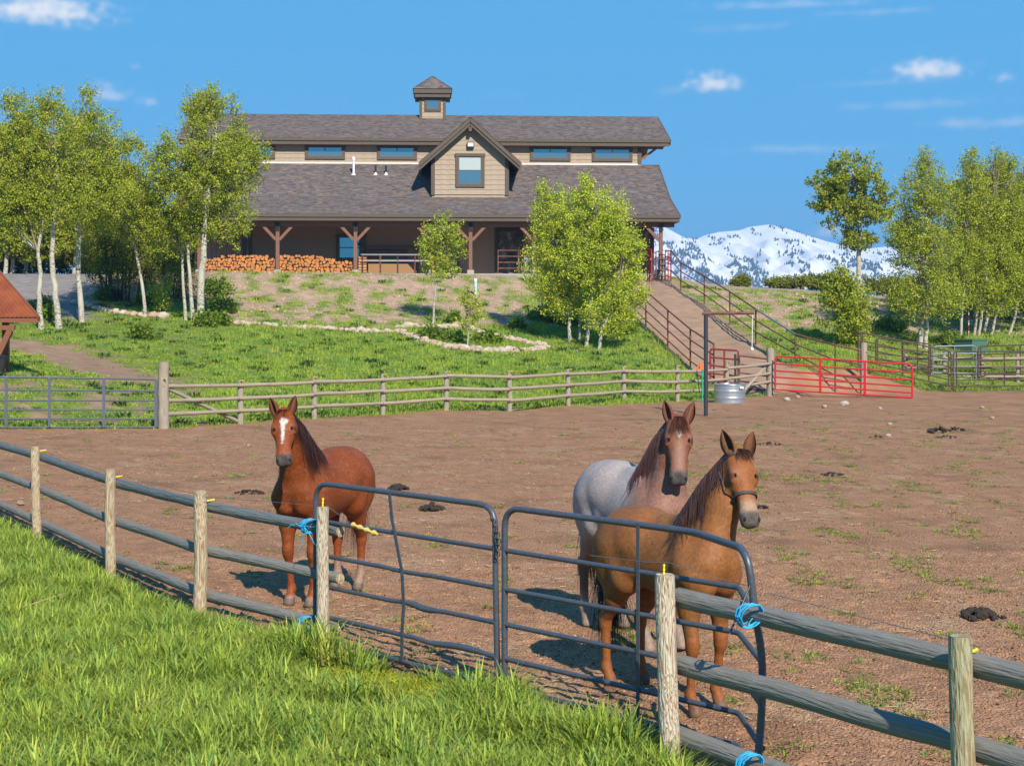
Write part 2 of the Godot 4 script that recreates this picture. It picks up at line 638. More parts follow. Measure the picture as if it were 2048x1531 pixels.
# each column: sight column, then distance and sight row of the ground there
func build_columns() -> void:
	for k in [
		[-700, 38.2, 0, 44, 762, 52, 712, 60, 657, 68, 602, 80, 548, 90, 548],
		[0, 38.6, 0, 44, 762, 52, 712, 60, 657, 68, 602, 80, 548, 90, 550],
		[200, 39.0, 0, 43, 792, 52, 722, 60, 657, 68, 612, 80, 549, 90, 555],
		[400, 39.8, 0, 46, 782, 54, 712, 62, 649, 72, 594, 79, 543, 90, 553],
		[700, 42.6, 0, 46, 802, 54, 722, 63, 662, 72, 602, 79.5, 546, 90, 553],
		[1000, 46.3, 0, 50, 782, 58, 714, 64, 673, 72, 610, 80.5, 551, 90, 553],
		[1200, 49.2, 0, 53, 767, 60, 711, 68, 651, 76, 596, 82, 555, 90, 553],
		[1290, 51, 0, 54, 758, 61, 707, 68, 651, 76, 602, 83, 562, 90, 553],
		[1345, 52.5, 0, 55, 775, 60, 728, 66, 676, 72, 622, 78, 578, 82, 558, 90, 553],
		[1400, 53.5, 0, 56, 779, 59.5, 742, 64, 696, 69, 646, 74, 605, 82, 577, 92, 566],
		[1500, 55, 0, 57, 765, 60, 720, 63.5, 679, 69, 640, 76, 601, 87, 576, 100, 575],
		[1600, 55.5, 0, 57.6, 732, 61, 702, 68, 646, 78, 597, 87, 580, 100, 580],
		[1700, 56.5, 0, 57.6, 760, 61, 708, 68, 653, 78, 604, 88, 588, 100, 590],
		[1850, 59, 0, 61.5, 742, 65, 698, 72, 641, 79, 613, 90, 601, 100, 603],
		[2048, 60, 0, 62.5, 747, 66, 702, 74, 651, 84, 623, 95, 613, 105, 613],
		[2800, 62, 0, 65, 747, 70, 702, 78, 651, 88, 623, 99, 613, 108, 613]]:
		var ds := [0.0]
		var ys := [0.0]
		for j in range(1, k.size(), 2):
			ds.append(float(k[j]))
			ys.append(0.0 if k[j + 1] == 0 else EYE - (k[j + 1] - 640.0) * k[j] / LENS)
		ds.append(200.0)
		ys.append(ys[-1])
		cols_px.append(float(k[0]))
		cols_d.append(ds)
		cols_y.append(ys)
	for k in [[1440, 55.5], [1428, 57], [1381, 60], [1336, 64], [1292, 68], [1240, 76], [1215, 84]]:
		ramp_left.append(Vector2((k[0] - 1024.0) * k[1] / LENS, k[1]))
	for k in [[1610, 56], [1565, 58.5], [1512, 62.5], [1460, 68], [1409, 73.5], [1362, 78], [1343, 84]]:
		ramp_right.append(Vector2((k[0] - 1024.0) * k[1] / LENS, k[1]))
	for k in [[-250, 672], [0, 684], [70, 694], [140, 712], [210, 738], [290, 760]]:
		var p := on_ground(k[0], k[1], 30)
		path_line.append(Vector2(p.x, -p.z))

func profile(ds: Array, ys: Array, d: float) -> float:
	var m := ds.size()
	if d <= ds[0]:
		return ys[0]
	if d >= ds[m - 1]:
		return ys[m - 1]
	var k := 1
	while ds[k] < d:
		k += 1
	var h: float = ds[k] - ds[k - 1]
	var s: float = (ys[k] - ys[k - 1]) / h
	var s0: float = s if k < 2 else (ys[k - 1] - ys[k - 2]) / (ds[k - 1] - ds[k - 2])
	var s1: float = s if k > m - 2 else (ys[k + 1] - ys[k]) / (ds[k + 1] - ds[k])
	var m0 := 0.0 if s0 * s <= 0 else 2.0 * s0 * s / (s0 + s)
	var m1 := 0.0 if s1 * s <= 0 else 2.0 * s1 * s / (s1 + s)
	var t: float = (d - ds[k - 1]) / h
	var t2 := t * t
	var t3 := t2 * t
	return ys[k - 1] * (2 * t3 - 3 * t2 + 1) + h * m0 * (t3 - 2 * t2 + t) + ys[k] * (-2 * t3 + 3 * t2) + h * m1 * (t3 - t2)

# height of the ground at x and the distance d = -z
func terrain(x: float, d: float) -> float:
	var low := noise_c_soft(x * .35, d * .35) * .035
	if d < 37.0:
		return low
	var px := clampf(1024.0 + LENS * x / d, -690.0, 2790.0)
	var k := 1
	while cols_px[k] < px:
		k += 1
	var t: float = (px - cols_px[k - 1]) / (cols_px[k] - cols_px[k - 1])
	return low + lerpf(profile(cols_d[k - 1], cols_y[k - 1], d), profile(cols_d[k], cols_y[k], d), t)

func noise_c_soft(x: float, y: float) -> float:
	return noise_b.get_noise_2d(x, y)

func line_at(line: Array, x: float) -> float:
	if x <= line[0].x:
		return line[0].y + (x - line[0].x) * (line[1].y - line[0].y) / (line[1].x - line[0].x)
	for k in range(1, line.size()):
		if x <= line[k].x:
			return lerpf(line[k - 1].y, line[k].y, (x - line[k - 1].x) / (line[k].x - line[k - 1].x))
	var m := line.size()
	return line[m - 1].y + (x - line[m - 1].x) * (line[m - 1].y - line[m - 2].y) / (line[m - 1].x - line[m - 2].x)

func x_at(line: Array, d: float) -> float:
	for k in range(1, line.size()):
		if d <= line[k].y:
			return lerpf(line[k - 1].x, line[k].x, clampf((d - line[k - 1].y) / (line[k].y - line[k - 1].y), 0, 1))
	return line[-1].x

func off_line(line: Array, x: float, d: float) -> float:
	var q := Vector2(x, d)
	var best := 1e9
	for k in range(1, line.size()):
		best = minf(best, q.distance_to(Geometry2D.get_closest_point_to_segment(q, line[k - 1], line[k])))
	return best

# how much grass grows here, 0..1, and the colour of the bare soil
var soil := Color()
func cover(x: float, d: float) -> float:
	var rag := noise_a.get_noise_2d(x * .9, d * .9)
	var fine := noise_a.get_noise_2d(x * 4.0 + 50, d * 4.0)
	var front := line_at(front_line, x) - d
	if front > -.6:
		soil = Color(.22, .135, .08)
		var g := smoothstep(-.12, .28, front + rag * .35)
		# a worn strip in the mown patch in front of the gate
		var w := Vector2((x + 1.28) / .85, (d - 10.62) / .30).length()
		g *= smoothstep(.55, 1.15, w + fine * .35)
		return g
	var beyond := d - line_at(far_line, x)
	if beyond < 0:
		soil = Color(.40, .222, .128)
		return 0.0
	# the earth ramp
	if d > 55.0 and d < 84.0:
		var xl := x_at(ramp_left, d)
		var xr := x_at(ramp_right, d)
		if x > xl - .4 and x < xr + .5:
			soil = Color(.42, .28, .19)
			return maxf(smoothstep(xl + .05, xl - .4, x + rag * .3), smoothstep(xr - .1, xr + .5, x + rag * .3)) * .85
	var px := 1024.0 + LENS * x / d
	if px < 420:
		var off := off_line(path_line, x, d)
		soil = Color(.36, .235, .16)
		var g := smoothstep(.75, 1.7, off + rag * 1.1)
		if d < 47:
			g *= smoothstep(-.42, -.12, noise_a.get_noise_2d(x * .8 + 31, d * .8 + 7) - .1)
		if d > 60:
			var grav := smoothstep(60.5, 64.0, d + rag * 1.4) * smoothstep(230, 165, px + rag * 25)
			soil = soil.lerp(Color(.30, .27, .25), grav)
			g *= 1.0 - grav
		return g * (.78 + .22 * smoothstep(-.3, .1, fine)) if d < 66 else g * smoothstep(74, 66, d)
	# the bank below the barn: gravel with weeds, and grass on the slope below it
	var foot := 62.0 + (px - 400.0) * .0062 if px < 1300 else 66.0
	if px > 1480:
		foot = 64.5 + (px - 1500.0) * .009
	soil = Color(.47, .335, .235)
	var top := 79.5 if px < 1300 else 86.0
	if d > top:
		soil = Color(.40, .36, .325)
		return 0.0
	rag = noise_a.get_noise_2d(x * .9, d * .32)
	fine = noise_a.get_noise_2d(x * 3.4 + 50, d * 1.2)
	var bank := smoothstep(foot - .8, foot + 1.2, d + rag * 1.6)
	var weeds := smoothstep(.0, .30, rag * .9 + fine * .45 + smoothstep(foot + 6.0, foot, d) * .25)
	if px > 1050 and px < 1300:
		weeds = maxf(weeds, .8 * smoothstep(.1, .4, .5 + rag))
	return lerpf(.93 + .07 * fine, weeds * .8, bank)

func ground_color(x: float, d: float) -> Color:
	var g := cover(x, d)
	var s := soil
	var dirt := noise_a.get_noise_2d(x * 1.7 + 9, d * 1.7)
	var spot := noise_b.get_noise_2d(x * 9.0, d * 9.0)
	s = s * (1.0 + .22 * dirt + .20 * spot)
	if d > line_at(front_line, x) and d < line_at(far_line, x):
		var straw := smoothstep(.25, .55, noise_a.get_noise_2d(x * .55 + 70, d * .55 - 13) + spot * .3)
		s = s.lerp(Color(.47, .32, .195), straw * .5)
		var wet := smoothstep(.28, .6, noise_a.get_noise_2d(x * .42 - 30, d * .5 + 8) + dirt * .35)
		s = s.lerp(Color(.215, .118, .070), wet * .55)
	var green := Color(.19, .265, .048)
	var c := s.lerp(green * (1.0 + .3 * spot), g)
	return Color(c.r * 1.5, c.g * 1.5, c.b * 1.5)

func relief_at(x: float, d: float, fine: bool) -> float:
	var y := terrain(x, d)
	var in_yard := d > line_at(front_line, x) - .1 and d < line_at(far_line, x)
	if in_yard:
		var a := noise_b.get_noise_2d(x * 5.5, d * 5.5)
		y += a * .022
		if fine:
			var cell := noise_c.get_noise_2d(x * 7.0, d * 7.0)
			y += (cell + .5) * .011 + noise_b.get_noise_2d(x * 21, d * 21) * .007
			# hoof prints
			var print_at := noise_c.get_noise_2d(x * 2.6 + 80, d * 2.6)
			y -= .030 * smoothstep(-.80, -.93, print_at) * smoothstep(-.25, .15, a + .1)
	elif d > 40:
		y += noise_b.get_noise_2d(x * 1.6, d * 1.6) * .05
	return y

func sheet(s: Shape, x0: float, x1: float, d0: float, d1: float, step: float, fine: bool, drop := 0.0) -> void:
	var nx := int(round((x1 - x0) / step))
	var nd := int(round((d1 - d0) / step))
	var first := s.v.size()
	for j in nd + 1:
		var d := d0 + (d1 - d0) * j / nd
		for k in nx + 1:
			var x := x0 + (x1 - x0) * k / nx
			var edge := drop if (k == 0 or k == nx or j == 0 or j == nd) else 0.0
			s.v.append(Vector3(x, relief_at(x, d, fine) - edge, -d))
			s.n.append(Vector3.UP)
			s.t.append(Vector2(x, d))
			s.c.append(ground_color(x, d))
	for j in nd:
		for k in nx:
			var a := first + j * (nx + 1) + k
			var b := a + nx + 1
			s.i.append_array([a, b, a + 1, a + 1, b, b + 1])

func build_ground() -> void:
	var s := Shape.new()
	sheet(s, -7.5, 7.5, 6.0, 18.0, .045, true, .03)
	sheet(s, -7.5, 7.5, 17.9, 38.0, .10, true, .03)
	sheet(s, -16.0, -7.4, 6.0, 38.0, .16, true, .03)
	sheet(s, 7.4, 16.0, 6.0, 38.0, .13, true, .03)
	sheet(s, -36, 40, 37.9, 100, .30, false, .05)
	s.smooth()
	var o := part("ground", s, M.ground, self)
	o.set_meta("kind", "structure")
	# the land beyond, out to the foot of the mountains
	s = Shape.new()
	s.col = Color(.30, .30, .14)
	for r in [[-36.0, 40.0, -99.7, -3600.0, 3.3], [-3000.0, -35.9, -62.0, -3600.0, 3.3], [39.9, 3000.0, -66.0, -3600.0, 3.3]]:
		s.face(Vector3(r[0], r[4], r[2]), Vector3(r[1], r[4], r[2]), Vector3(r[1], r[4], r[3]), Vector3(r[0], r[4], r[3]), 1, 1)
	s.col = Color(.16, .2, .05)
	for r in [[-400.0, -15.9, 60.0, -38.0, -.04], [15.9, 400.0, 60.0, -38.0, -.04], [-16.0, 16.0, 60.0, -6.1, -.04]]:
		s.face(Vector3(r[0], r[4], r[2]), Vector3(r[1], r[4], r[2]), Vector3(r[1], r[4], r[3]), Vector3(r[0], r[4], r[3]), 1, 1)
	for r in [[-400.0, -35.9, -37.9, -.04, -62.1, 3.3], [39.9, 400.0, -37.9, -.04, -66.1, 3.3]]:
		s.face(Vector3(r[0], r[3], r[2]), Vector3(r[1], r[3], r[2]), Vector3(r[1], r[5], r[4]), Vector3(r[0], r[5], r[4]), 1, 1)
	o = part("outlying_land", s, M.ground, self)
	o.set_meta("kind", "structure")

# ---------------------------------------------------------------- mountains
var sky_px := [900, 1150, 1250, 1322, 1345, 1368, 1395, 1410, 1440, 1480, 1500, 1540, 1570, 1610, 1650, 1690, 1730, 1780, 1850, 1950, 2100, 2400]
var sky_py := [560, 500, 452, 450, 461, 474, 477, 470, 463, 460, 453, 448, 455, 468, 481, 490, 497, 492, 503, 512, 530, 560]

func crest(px: float) -> float:
	var k := 1
	while k < sky_px.size() - 1 and sky_px[k] < px:
		k += 1
	return lerpf(sky_py[k - 1], sky_py[k], clampf((px - sky_px[k - 1]) / float(sky_px[k] - sky_px[k - 1]), 0, 1))

func mountain(x: float, d: float) -> float:
	var px := 1024.0 + LENS * x / 3000.0
	var top := (640.0 - crest(px)) + EYE
	var t := clampf((d - 1900.0) / 1100.0, 0, 1)
	var back := smoothstep(3900.0, 3000.0, d)
	var gul := (absf(noise_a.get_noise_2d(x * .010 + 5, d * .0028)) * -44.0 + 9.0) + absf(noise_b.get_noise_2d(x * .04, d * .012)) * -9.0
	return (10.0 + (top - 10.0) * pow(t, 1.15)) * back + gul * sin(PI * t) * 1.0

func build_mountains() -> void:
	var s := Shape.new()
	var nx := 260
	var nd := 130
	for j in nd + 1:
		var d := 1900.0 + 2000.0 * j / nd
		for k in nx + 1:
			var x := -150.0 + 1400.0 * k / nx
			var y := mountain(x, d)
			s.v.append(Vector3(x, y, -d))
			s.n.append(Vector3.UP)
			s.t.append(Vector2(x, d))
			var bare := smoothstep(.30, .5, noise_a.get_noise_2d(x * .05 + 4, d * .012)) * .35
			s.c.append(Color(.80, .81, .83).lerp(Color(.36, .33, .30), bare * .6))
	for j in nd:
		for k in nx:
			var a := j * (nx + 1) + k
			var b := a + nx + 1
			s.i.append_array([a, b, a + 1, a + 1, b, b + 1])
	s.smooth()
	var o := part("snowy_mountain_terrain", s, M.snow, self)
	o.set_meta("kind", "structure")
	# woods on its face
	var t := Shape.new()
	t.lathe(Vector3.ZERO, [[.30, 0], [.22, .35], [.25, .36], [.12, .7], [0, 1]], 5)
	var where := []
	var tint := PackedColorArray()
	var r := RandomNumberGenerator.new()
	r.seed = 4
	while where.size() < 8500:
		var x := r.randf_range(120, 900)
		var d := r.randf_range(2000, 2990)
		var px := 1024.0 + LENS * x / d
		var h01 := (d - 2000) / 990.0
		var dense := noise_a.get_noise_2d(x * .016 + 3, d * .0035) + noise_b.get_noise_2d(x * .06, d * .02) * .5 + .12 - h01 * h01 * .75
		dense += .35 * smoothstep(1460, 1330, px) * (1 - h01 * .4)
		if dense < r.randf_range(-.12, .36):
			continue
		var h := r.randf_range(4.5, 9.5) * (1.0 - .3 * h01)
		var b := Basis.from_scale(Vector3(h * r.randf_range(.75, 1.1), h, h * .9))
		where.append(Transform3D(b, Vector3(x, mountain(x, d) - .4, -d)))
		var f := r.randf_range(.8, 1.25)
		tint.append(Color(.035 * f, .055 * f, .040 * f))
	var w := many("conifer_wood", t.mesh(), M.far_conifer, where, tint)
	tag(w, "dark blue conifer woods scattered over the snowy mountain face", "woods")
# ---------------------------------------------------------------- the barn
# own axes: x along its front (0 at the right corner post), y up from the porch floor, -z into the building
const BARN_TURN := 0.052
const BARN_AT := Vector3(8.37, 5.40, -84.3)
const LEFT_END := -26.4

func barn_spot(px: float, py: float, w: float) -> Vector3:
	var k := (px - 1024.0) / LENS
	var c := cos(BARN_TURN)
	var s := sin(BARN_TURN)
	var u := (k * (-BARN_AT.z + w * c) - BARN_AT.x + w * s) / (c - k * s)
	var d := -BARN_AT.z + u * s + w * c
	return Vector3(u, (640.0 - py) * d / LENS + EYE - BARN_AT.y, -w)

var tabs := [Color(.135, .105, .095), Color(.16, .125, .112), Color(.20, .15, .12), Color(.138, .13, .14), Color(.115, .092, .084), Color(.175, .14, .125), Color(.15, .122, .12), Color(.21, .165, .135)]

# a roof plane of overlapping shingle tabs; o lower left corner, along and up are unit vectors
func shingles(s: Shape, o: Vector3, along: Vector3, up: Vector3, lo: Callable, hi: Callable, rise: float, tab := .24, course := .125) -> void:
	var out := along.cross(up).normalized()
	var rows := int(ceil(rise / course))
	for r in rows:
		var y0 := r * course
		var y1 := minf(y0 + course * 1.25, rise)
		var a: float = lo.call(y0)
		var b: float = hi.call(y0)
		var x := a - rng.randf() * tab
		while x < b:
			var w := tab * rng.randf_range(.55, 1.45)
			var x0 := maxf(x, a)
			var x1 := minf(x + w - .006, b)
			x += w
			if x1 - x0 < .02:
				continue
			s.col = tabs[rng.randi() % tabs.size()] * Color(1.36, 1.42, 1.5) * rng.randf_range(.85, 1.12)
			s.col.a = 1
			var lift := rng.randf_range(.012, .02)
			var p0 := o + along * x0 + up * y0 + out * lift
			var p1 := o + along * x1 + up * y0 + out * lift
			var p2 := o + along * x1 + up * y1 + out * .001
			var p3 := o + along * x0 + up * y1 + out * .001
			s.face(p0, p1, p2, p3, w, .2, x0, y0)
			s.face(p0 - out * lift, p1 - out * lift, p1, p0, w, .02, x0, y0)

# lapped boards from x0 to x1 between heights, on the plane z
func lap(parent: Node, x0: float, x1: float, y0: float, y1: float, z: float, show: float, longest: float, left_at = null, right_at = null) -> void:
	var y := y0
	while y < y1 - .02:
		var top := minf(y + show, y1)
		var x := x0
		while x < x1 - .01:
			var w := longest * rng.randf_range(.7, 1.1)
			var e := minf(x + w, x1)
			if x1 - e < .5:
				e = x1
			var a0 := x; var a1 := x; var b0 := e; var b1 := e
			if left_at != null:
				a0 = maxf(x, left_at.call(y)); a1 = maxf(x, left_at.call(top))
				b0 = minf(e, right_at.call(y)); b1 = minf(e, right_at.call(top))
			if b0 - a0 > .06:
				b1 = maxf(b1, a1 + .01)
				var s := Shape.new()
				var f := .028
				s.face(Vector3(a0, y, z + f), Vector3(b0 - .004, y, z + f), Vector3(b1 - .004, top, z + .006), Vector3(a1, top, z + .006), b0 - a0, show, rng.randf() * 9, rng.randf() * 9)
				s.face(Vector3(a0, y, z), Vector3(b0 - .004, y, z), Vector3(b0 - .004, y, z + f), Vector3(a0, y, z + f), b0 - a0, .03)
				s.face(Vector3(b0 - .004, y, z), Vector3(b1 - .004, top, z), Vector3(b1 - .004, top, z + .006), Vector3(b0 - .004, y, z + f), .03, show)
				s.face(Vector3(a1, top, z), Vector3(a0, y, z), Vector3(a0, y, z + f), Vector3(a1, top, z + .006), .03, show)
				part("lap_board", s, M.siding, parent)
			x = e
		y = top

# a window standing proud of the wall at plane z; lights across
func window(parent: Node, lo: Vector3, hi: Vector3, trim: float, lights: int, upright := false, blind := false) -> void:
	var z := lo.z
	var w := Node3D.new()
	w.name = "window"
	parent.add_child(w, true)
	var s := Shape.new()
	var d := .075
	s.abox(Vector3(lo.x, lo.y, z), Vector3(lo.x + trim, hi.y - trim, z + d))
	s.abox(Vector3(hi.x - trim, lo.y, z), Vector3(hi.x, hi.y - trim, z + d))
	s.abox(Vector3(lo.x + trim, lo.y, z), Vector3(hi.x - trim, lo.y + trim, z + d - .004))
	s.abox(Vector3(lo.x - .04, hi.y - trim, z), Vector3(hi.x + .04, hi.y, z + d + .02))
	part("frame", s, M.trim, w)
	var a := Vector3(lo.x + trim, lo.y + trim, z)
	var b := Vector3(hi.x - trim, hi.y - trim, z)
	s = Shape.new()
	var f := .05
	s.abox(Vector3(a.x, a.y, z + .012), Vector3(a.x + f, b.y, z + .05))
	s.abox(Vector3(b.x - f, a.y, z + .012), Vector3(b.x, b.y, z + .05))
	s.abox(Vector3(a.x + f, a.y, z + .012), Vector3(b.x - f, a.y + f, z + .048))
	s.abox(Vector3(a.x + f, b.y - f, z + .012), Vector3(b.x - f, b.y, z + .048))
	if lights == 2 and not upright:
		s.abox(Vector3((a.x + b.x) / 2 - f * .5, a.y + f, z + .012), Vector3((a.x + b.x) / 2 + f * .5, b.y - f, z + .046))
	elif lights == 2:
		s.abox(Vector3(a.x + f, (a.y + b.y) / 2 - f * .5, z + .012), Vector3(b.x - f, (a.y + b.y) / 2 + f * .5, z + .046))
	part("sash", s, M.sash, w)
	for k in lights:
		s = Shape.new()
		var p := Vector3(a.x + f, a.y + f, z + .016)
		var q := Vector3(b.x - f, b.y - f, z + .022)
		if lights == 2 and not upright:
			var mid := (a.x + b.x) / 2
			p.x = p.x if k == 0 else mid + f * .5
			q.x = mid - f * .5 if k == 0 else q.x
		elif lights == 2:
			var mid := (a.y + b.y) / 2
			p.y = p.y if k == 0 else mid + f * .5
			q.y = mid - f * .5 if k == 0 else q.y
		s.abox(p, q)
		if blind and k == 1:
			part("blind", s, M.blind, w)
			s = Shape.new()
			s.abox(Vector3(p.x, p.y, q.z + .004), Vector3(q.x, q.y, q.z + .008))
			part("pane", s, M.glass, w)
		else:
			part("pane", s, M.pane_sheen, w)

func beam(called: String, parent: Node, a: Vector3, b: Vector3, w: float, h: float, m: Material) -> MeshInstance3D:
	var s := Shape.new()
	var d := (b - a)
	var x := d / 2
	var side := d.normalized().cross(Vector3.UP)
	if side.length() < .01:
		side = Vector3(1, 0, 0)
	side = side.normalized()
	var up := side.cross(d.normalized()).normalized()
	s.box((a + b) / 2, x, up * h / 2, side * w / 2)
	return part(called, s, m, parent)

func build_barn() -> void:
	var o := thing("barn", "long brown timber barn with grey shingle roofs, dormer and cupola", "barn", BARN_AT, BARN_TURN)
	var L := LEFT_END
	var s: Shape
	# --- porch floor, walls
	s = Shape.new()
	s.abox(Vector3(L - .3, -.55, -25.0), Vector3(.5, -.01, .42))
	part("porch_floor", s, M.concrete, o)
	var wall := Node3D.new()
	wall.name = "front_wall"
	o.add_child(wall)
	s = Shape.new()
	s.abox(Vector3(L, 0, -3.2), Vector3(-.12, 4.2, -3.03))
	part("sheathing", s, M.frame_dark, wall)
	var x := L
	while x < -.14:
		s = Shape.new()
		var w := minf(.285, -.13 - x)
		var dz := rng.randf_range(0, .012)
		s.abox(Vector3(x + .006, .02, -3.03), Vector3(x + w - .008, 3.6, -3.0 + dz))
		part("wall_board", s, M.batten, wall)
		if w > .2:
			s = Shape.new()
			s.abox(Vector3(x - .03, .02, -2.985), Vector3(x + .03, 3.6, -2.955))
			part("batten", s, M.batten, wall)
		x += .29
	s = Shape.new()
	s.abox(Vector3(-.3, 0, -3.05), Vector3(-.08, 3.6, -2.90))
	part("corner_board", s, M.trim, wall)
	# end walls and back wall
	s = Shape.new()
	s.abox(Vector3(-.3, 0, -24.0), Vector3(-.12, 3.9, -3.2))
	s.abox(Vector3(L, 0, -24.0), Vector3(L + .18, 3.9, -3.2))
	s.abox(Vector3(L + .18, 0, -24.0), Vector3(-.3, 6.6, -23.8))
	for xx in [-.12, L]:
		s.tri(Vector3(xx, 3.9, -7.6), Vector3(xx, 3.9, -17.0), Vector3(xx, 10.3, -12.2))
		s.tri(Vector3(xx, 3.9, -7.6), Vector3(xx, 10.3, -12.2), Vector3(xx, 8.5, -7.6))
		s.tri(Vector3(xx, 3.9, -17.0), Vector3(xx, 8.4, -17.0), Vector3(xx, 10.3, -12.2))
		s.tri(Vector3(xx, 3.9, -3.2), Vector3(xx, 3.9, -7.6), Vector3(xx, 6.7, -7.6))
	part("end_wall", s, M.siding, o)
	# --- lower roof: flared porch part and steeper part above
	var rx0 := L - 1.0
	var rx1 := .98
	var e0 := Vector3(0, 3.26, .52)
	var k0 := Vector3(0, 4.47, -3.0)
	var t0 := Vector3(0, 6.90, -7.56)
	var roof := Node3D.new()
	roof.name = "lower_roof"
	o.add_child(roof)
	s = Shape.new()
	for seg in [[e0, k0], [k0, t0]]:
		var a: Vector3 = seg[0]
		var b: Vector3 = seg[1]
		var dn := Vector3(0, -.16, 0)
		for f in [[a, b, 0.0], [a + dn, b + dn, 1.0]]:
			var p: Vector3 = f[0]
			var q: Vector3 = f[1]
			if f[2] == 0.0:
				s.face(Vector3(rx0, p.y, p.z), Vector3(rx1, p.y, p.z), Vector3(rx1, q.y, q.z), Vector3(rx0, q.y, q.z))
			else:
				s.face(Vector3(rx1, p.y, p.z), Vector3(rx0, p.y, p.z), Vector3(rx0, q.y, q.z), Vector3(rx1, q.y, q.z))
		for xx in [rx0, rx1]:
			s.face(Vector3(xx, a.y + dn.y, a.z), Vector3(xx, a.y, a.z), Vector3(xx, b.y, b.z), Vector3(xx, b.y + dn.y, b.z))
	part("roof_deck", s, M.trim, roof)
	s = Shape.new()
	for seg in [[e0, k0], [k0, t0]]:
		var up: Vector3 = (seg[1] - seg[0]).normalized()
		shingles(s, Vector3(rx0, seg[0].y, seg[0].z) + Vector3(0, .012, 0), Vector3(1, 0, 0), up, func(_y): return 0.0, func(_y): return rx1 - rx0, seg[0].distance_to(seg[1]))
	var sh := part("shingle_tabs", s, M.shingle, roof)
	sh.set_meta("kind", "stuff")
	s = Shape.new()
	s.abox(Vector3(rx0, 3.10, .50), Vector3(rx1, 3.265, .56))
	part("drip_board", s, M.trim, roof)
	s = Shape.new()
	s.abox(Vector3(rx0, 2.90, .44), Vector3(rx1, 3.12, .498))
	part("fascia", s, M.trim, roof)
	s = Shape.new()
	s.abox(Vector3(rx0, 2.88, -3.0), Vector3(rx1, 2.90, .44))
	part("soffit", s, M.soffit, roof)
	for xx in [rx1, rx0 - .06]:
		for seg in [[e0, k0], [k0, t0]]:
			s = Shape.new()
			var a: Vector3 = seg[0]
			var b: Vector3 = seg[1]
			var dir := (b - a).normalized()
			var nn := Vector3(0, dir.z, -dir.y) * -1.0
			s.box((a + b) / 2 + Vector3(xx + .03, -.10, 0), (b - a) / 2, Vector3(.03, 0, 0), Vector3(0, dir.z, -dir.y) * .13)
			part("rake_board", s, M.trim, roof)
	# back slope, plain
	s = Shape.new()
	s.face(Vector3(rx1, 6.9, -16.8), Vector3(rx1, 3.3, -25.0), Vector3(rx0, 3.3, -25.0), Vector3(rx0, 6.9, -16.8))
	part("back_roof", s, M.trim, roof)
	s = Shape.new()
	s.abox(Vector3(L, 6.84, -7.5), Vector3(-.1, 6.96, -7.44))
	part("flashing", s, M.flashing, roof)
	# --- porch frame
	s = Shape.new()
	s.abox(Vector3(L - .7, 2.62, -.12), Vector3(.75, 2.87, .12))
	part("porch_beam", s, M.timber, o)
	for u in [0.0, -3.55, -7.1, -10.7, -12.84, -17.1, -21.4, -25.7]:
		var post := Node3D.new()
		post.name = "porch_post"
		o.add_child(post, true)
		s = Shape.new()
		s.abox(Vector3(u - .10, .2, -.10), Vector3(u + .10, 2.62, .10))
		part("shaft", s, M.timber, post)
		s = Shape.new()
		s.abox(Vector3(u - .19, -.1, -.19), Vector3(u + .19, .2, .19))
		part("footing", s, M.concrete, post)
		for sd in [-1, 1]:
			if u == 0.0 and sd == 1:
				continue
			beam("knee_brace", post, Vector3(u + sd * .09, 1.86, 0), Vector3(u + sd * .78, 2.60, 0), .14, .16, M.timber)
		s = Shape.new()
		s.abox(Vector3(u - .16, 2.60, .122), Vector3(u + .16, 2.84, .135))
		s.abox(Vector3(u - .09, 2.32, .102), Vector3(u + .09, 2.60, .118))
		part("bracket_plate", s, M.iron, post)
		for bx in [-.1, .1]:
			for by in [2.66, 2.78]:
				var bs := Shape.new()
				bs.tube([Vector3(u + bx, by, .13), Vector3(u + bx, by, .155)], [.022], 6)
				part("bolt", bs, M.bench_metal, post)
	# --- openings in the front wall
	var doors := [["window", 672, 468, 731, 522], ["window", 486, 467, 503, 520]]
	for k in doors:
		var a := barn_spot(k[1], k[4], 2.95)
		var b := barn_spot(k[3], k[2], 2.95)
		window(o, Vector3(a.x, a.y, -2.955), Vector3(b.x, b.y, -2.955), .16, 2 if k[1] > 600 else 1, true)
	var a := barn_spot(872, 547, 2.95)
	var b := barn_spot(913, 474, 2.95)
	var door := Node3D.new()
	door.name = "entry_door"
	o.add_child(door)
	s = Shape.new()
	s.abox(Vector3(a.x, .03, -2.95), Vector3(b.x, b.y, -2.90))
	part("leaf", s, M.door_grey, door)
	s = Shape.new()
	s.abox(Vector3(a.x - .16, 0, -2.95), Vector3(a.x, b.y + .18, -2.86))
	s.abox(Vector3(b.x, 0, -2.95), Vector3(b.x + .16, b.y + .18, -2.86))
	s.abox(Vector3(a.x, b.y, -2.95), Vector3(b.x, b.y + .18, -2.864))
	part("frame", s, M.trim, door)
	s = Shape.new()
	s.lump(Vector3(b.x - .1, 1.0, -2.86), Vector3(.035, .035, .04), noise_b, 0.0, 5, 8)
	part("handle", s, M.bench_metal, door)
	for k in [[998, 1041, 463, true], [1283, 1303, 462, false], [1200, 1240, 462, false]]:
		a = barn_spot(k[0], 548, 2.95)
		b = barn_spot(k[1], k[2], 2.95)
		var sd := Node3D.new()
		sd.name = "stall_door"
		o.add_child(sd, true)
		s = Shape.new()
		s.abox(Vector3(a.x, .03, -2.95), Vector3(b.x, b.y * .58 - .02, -2.90))
		part("lower_leaf", s, M.stall_door, sd)
		s = Shape.new()
		s.abox(Vector3(a.x, b.y * .58 + .02, -2.95), Vector3(b.x, b.y, -2.905))
		part("upper_leaf", s, M.stall_door, sd)
		s = Shape.new()
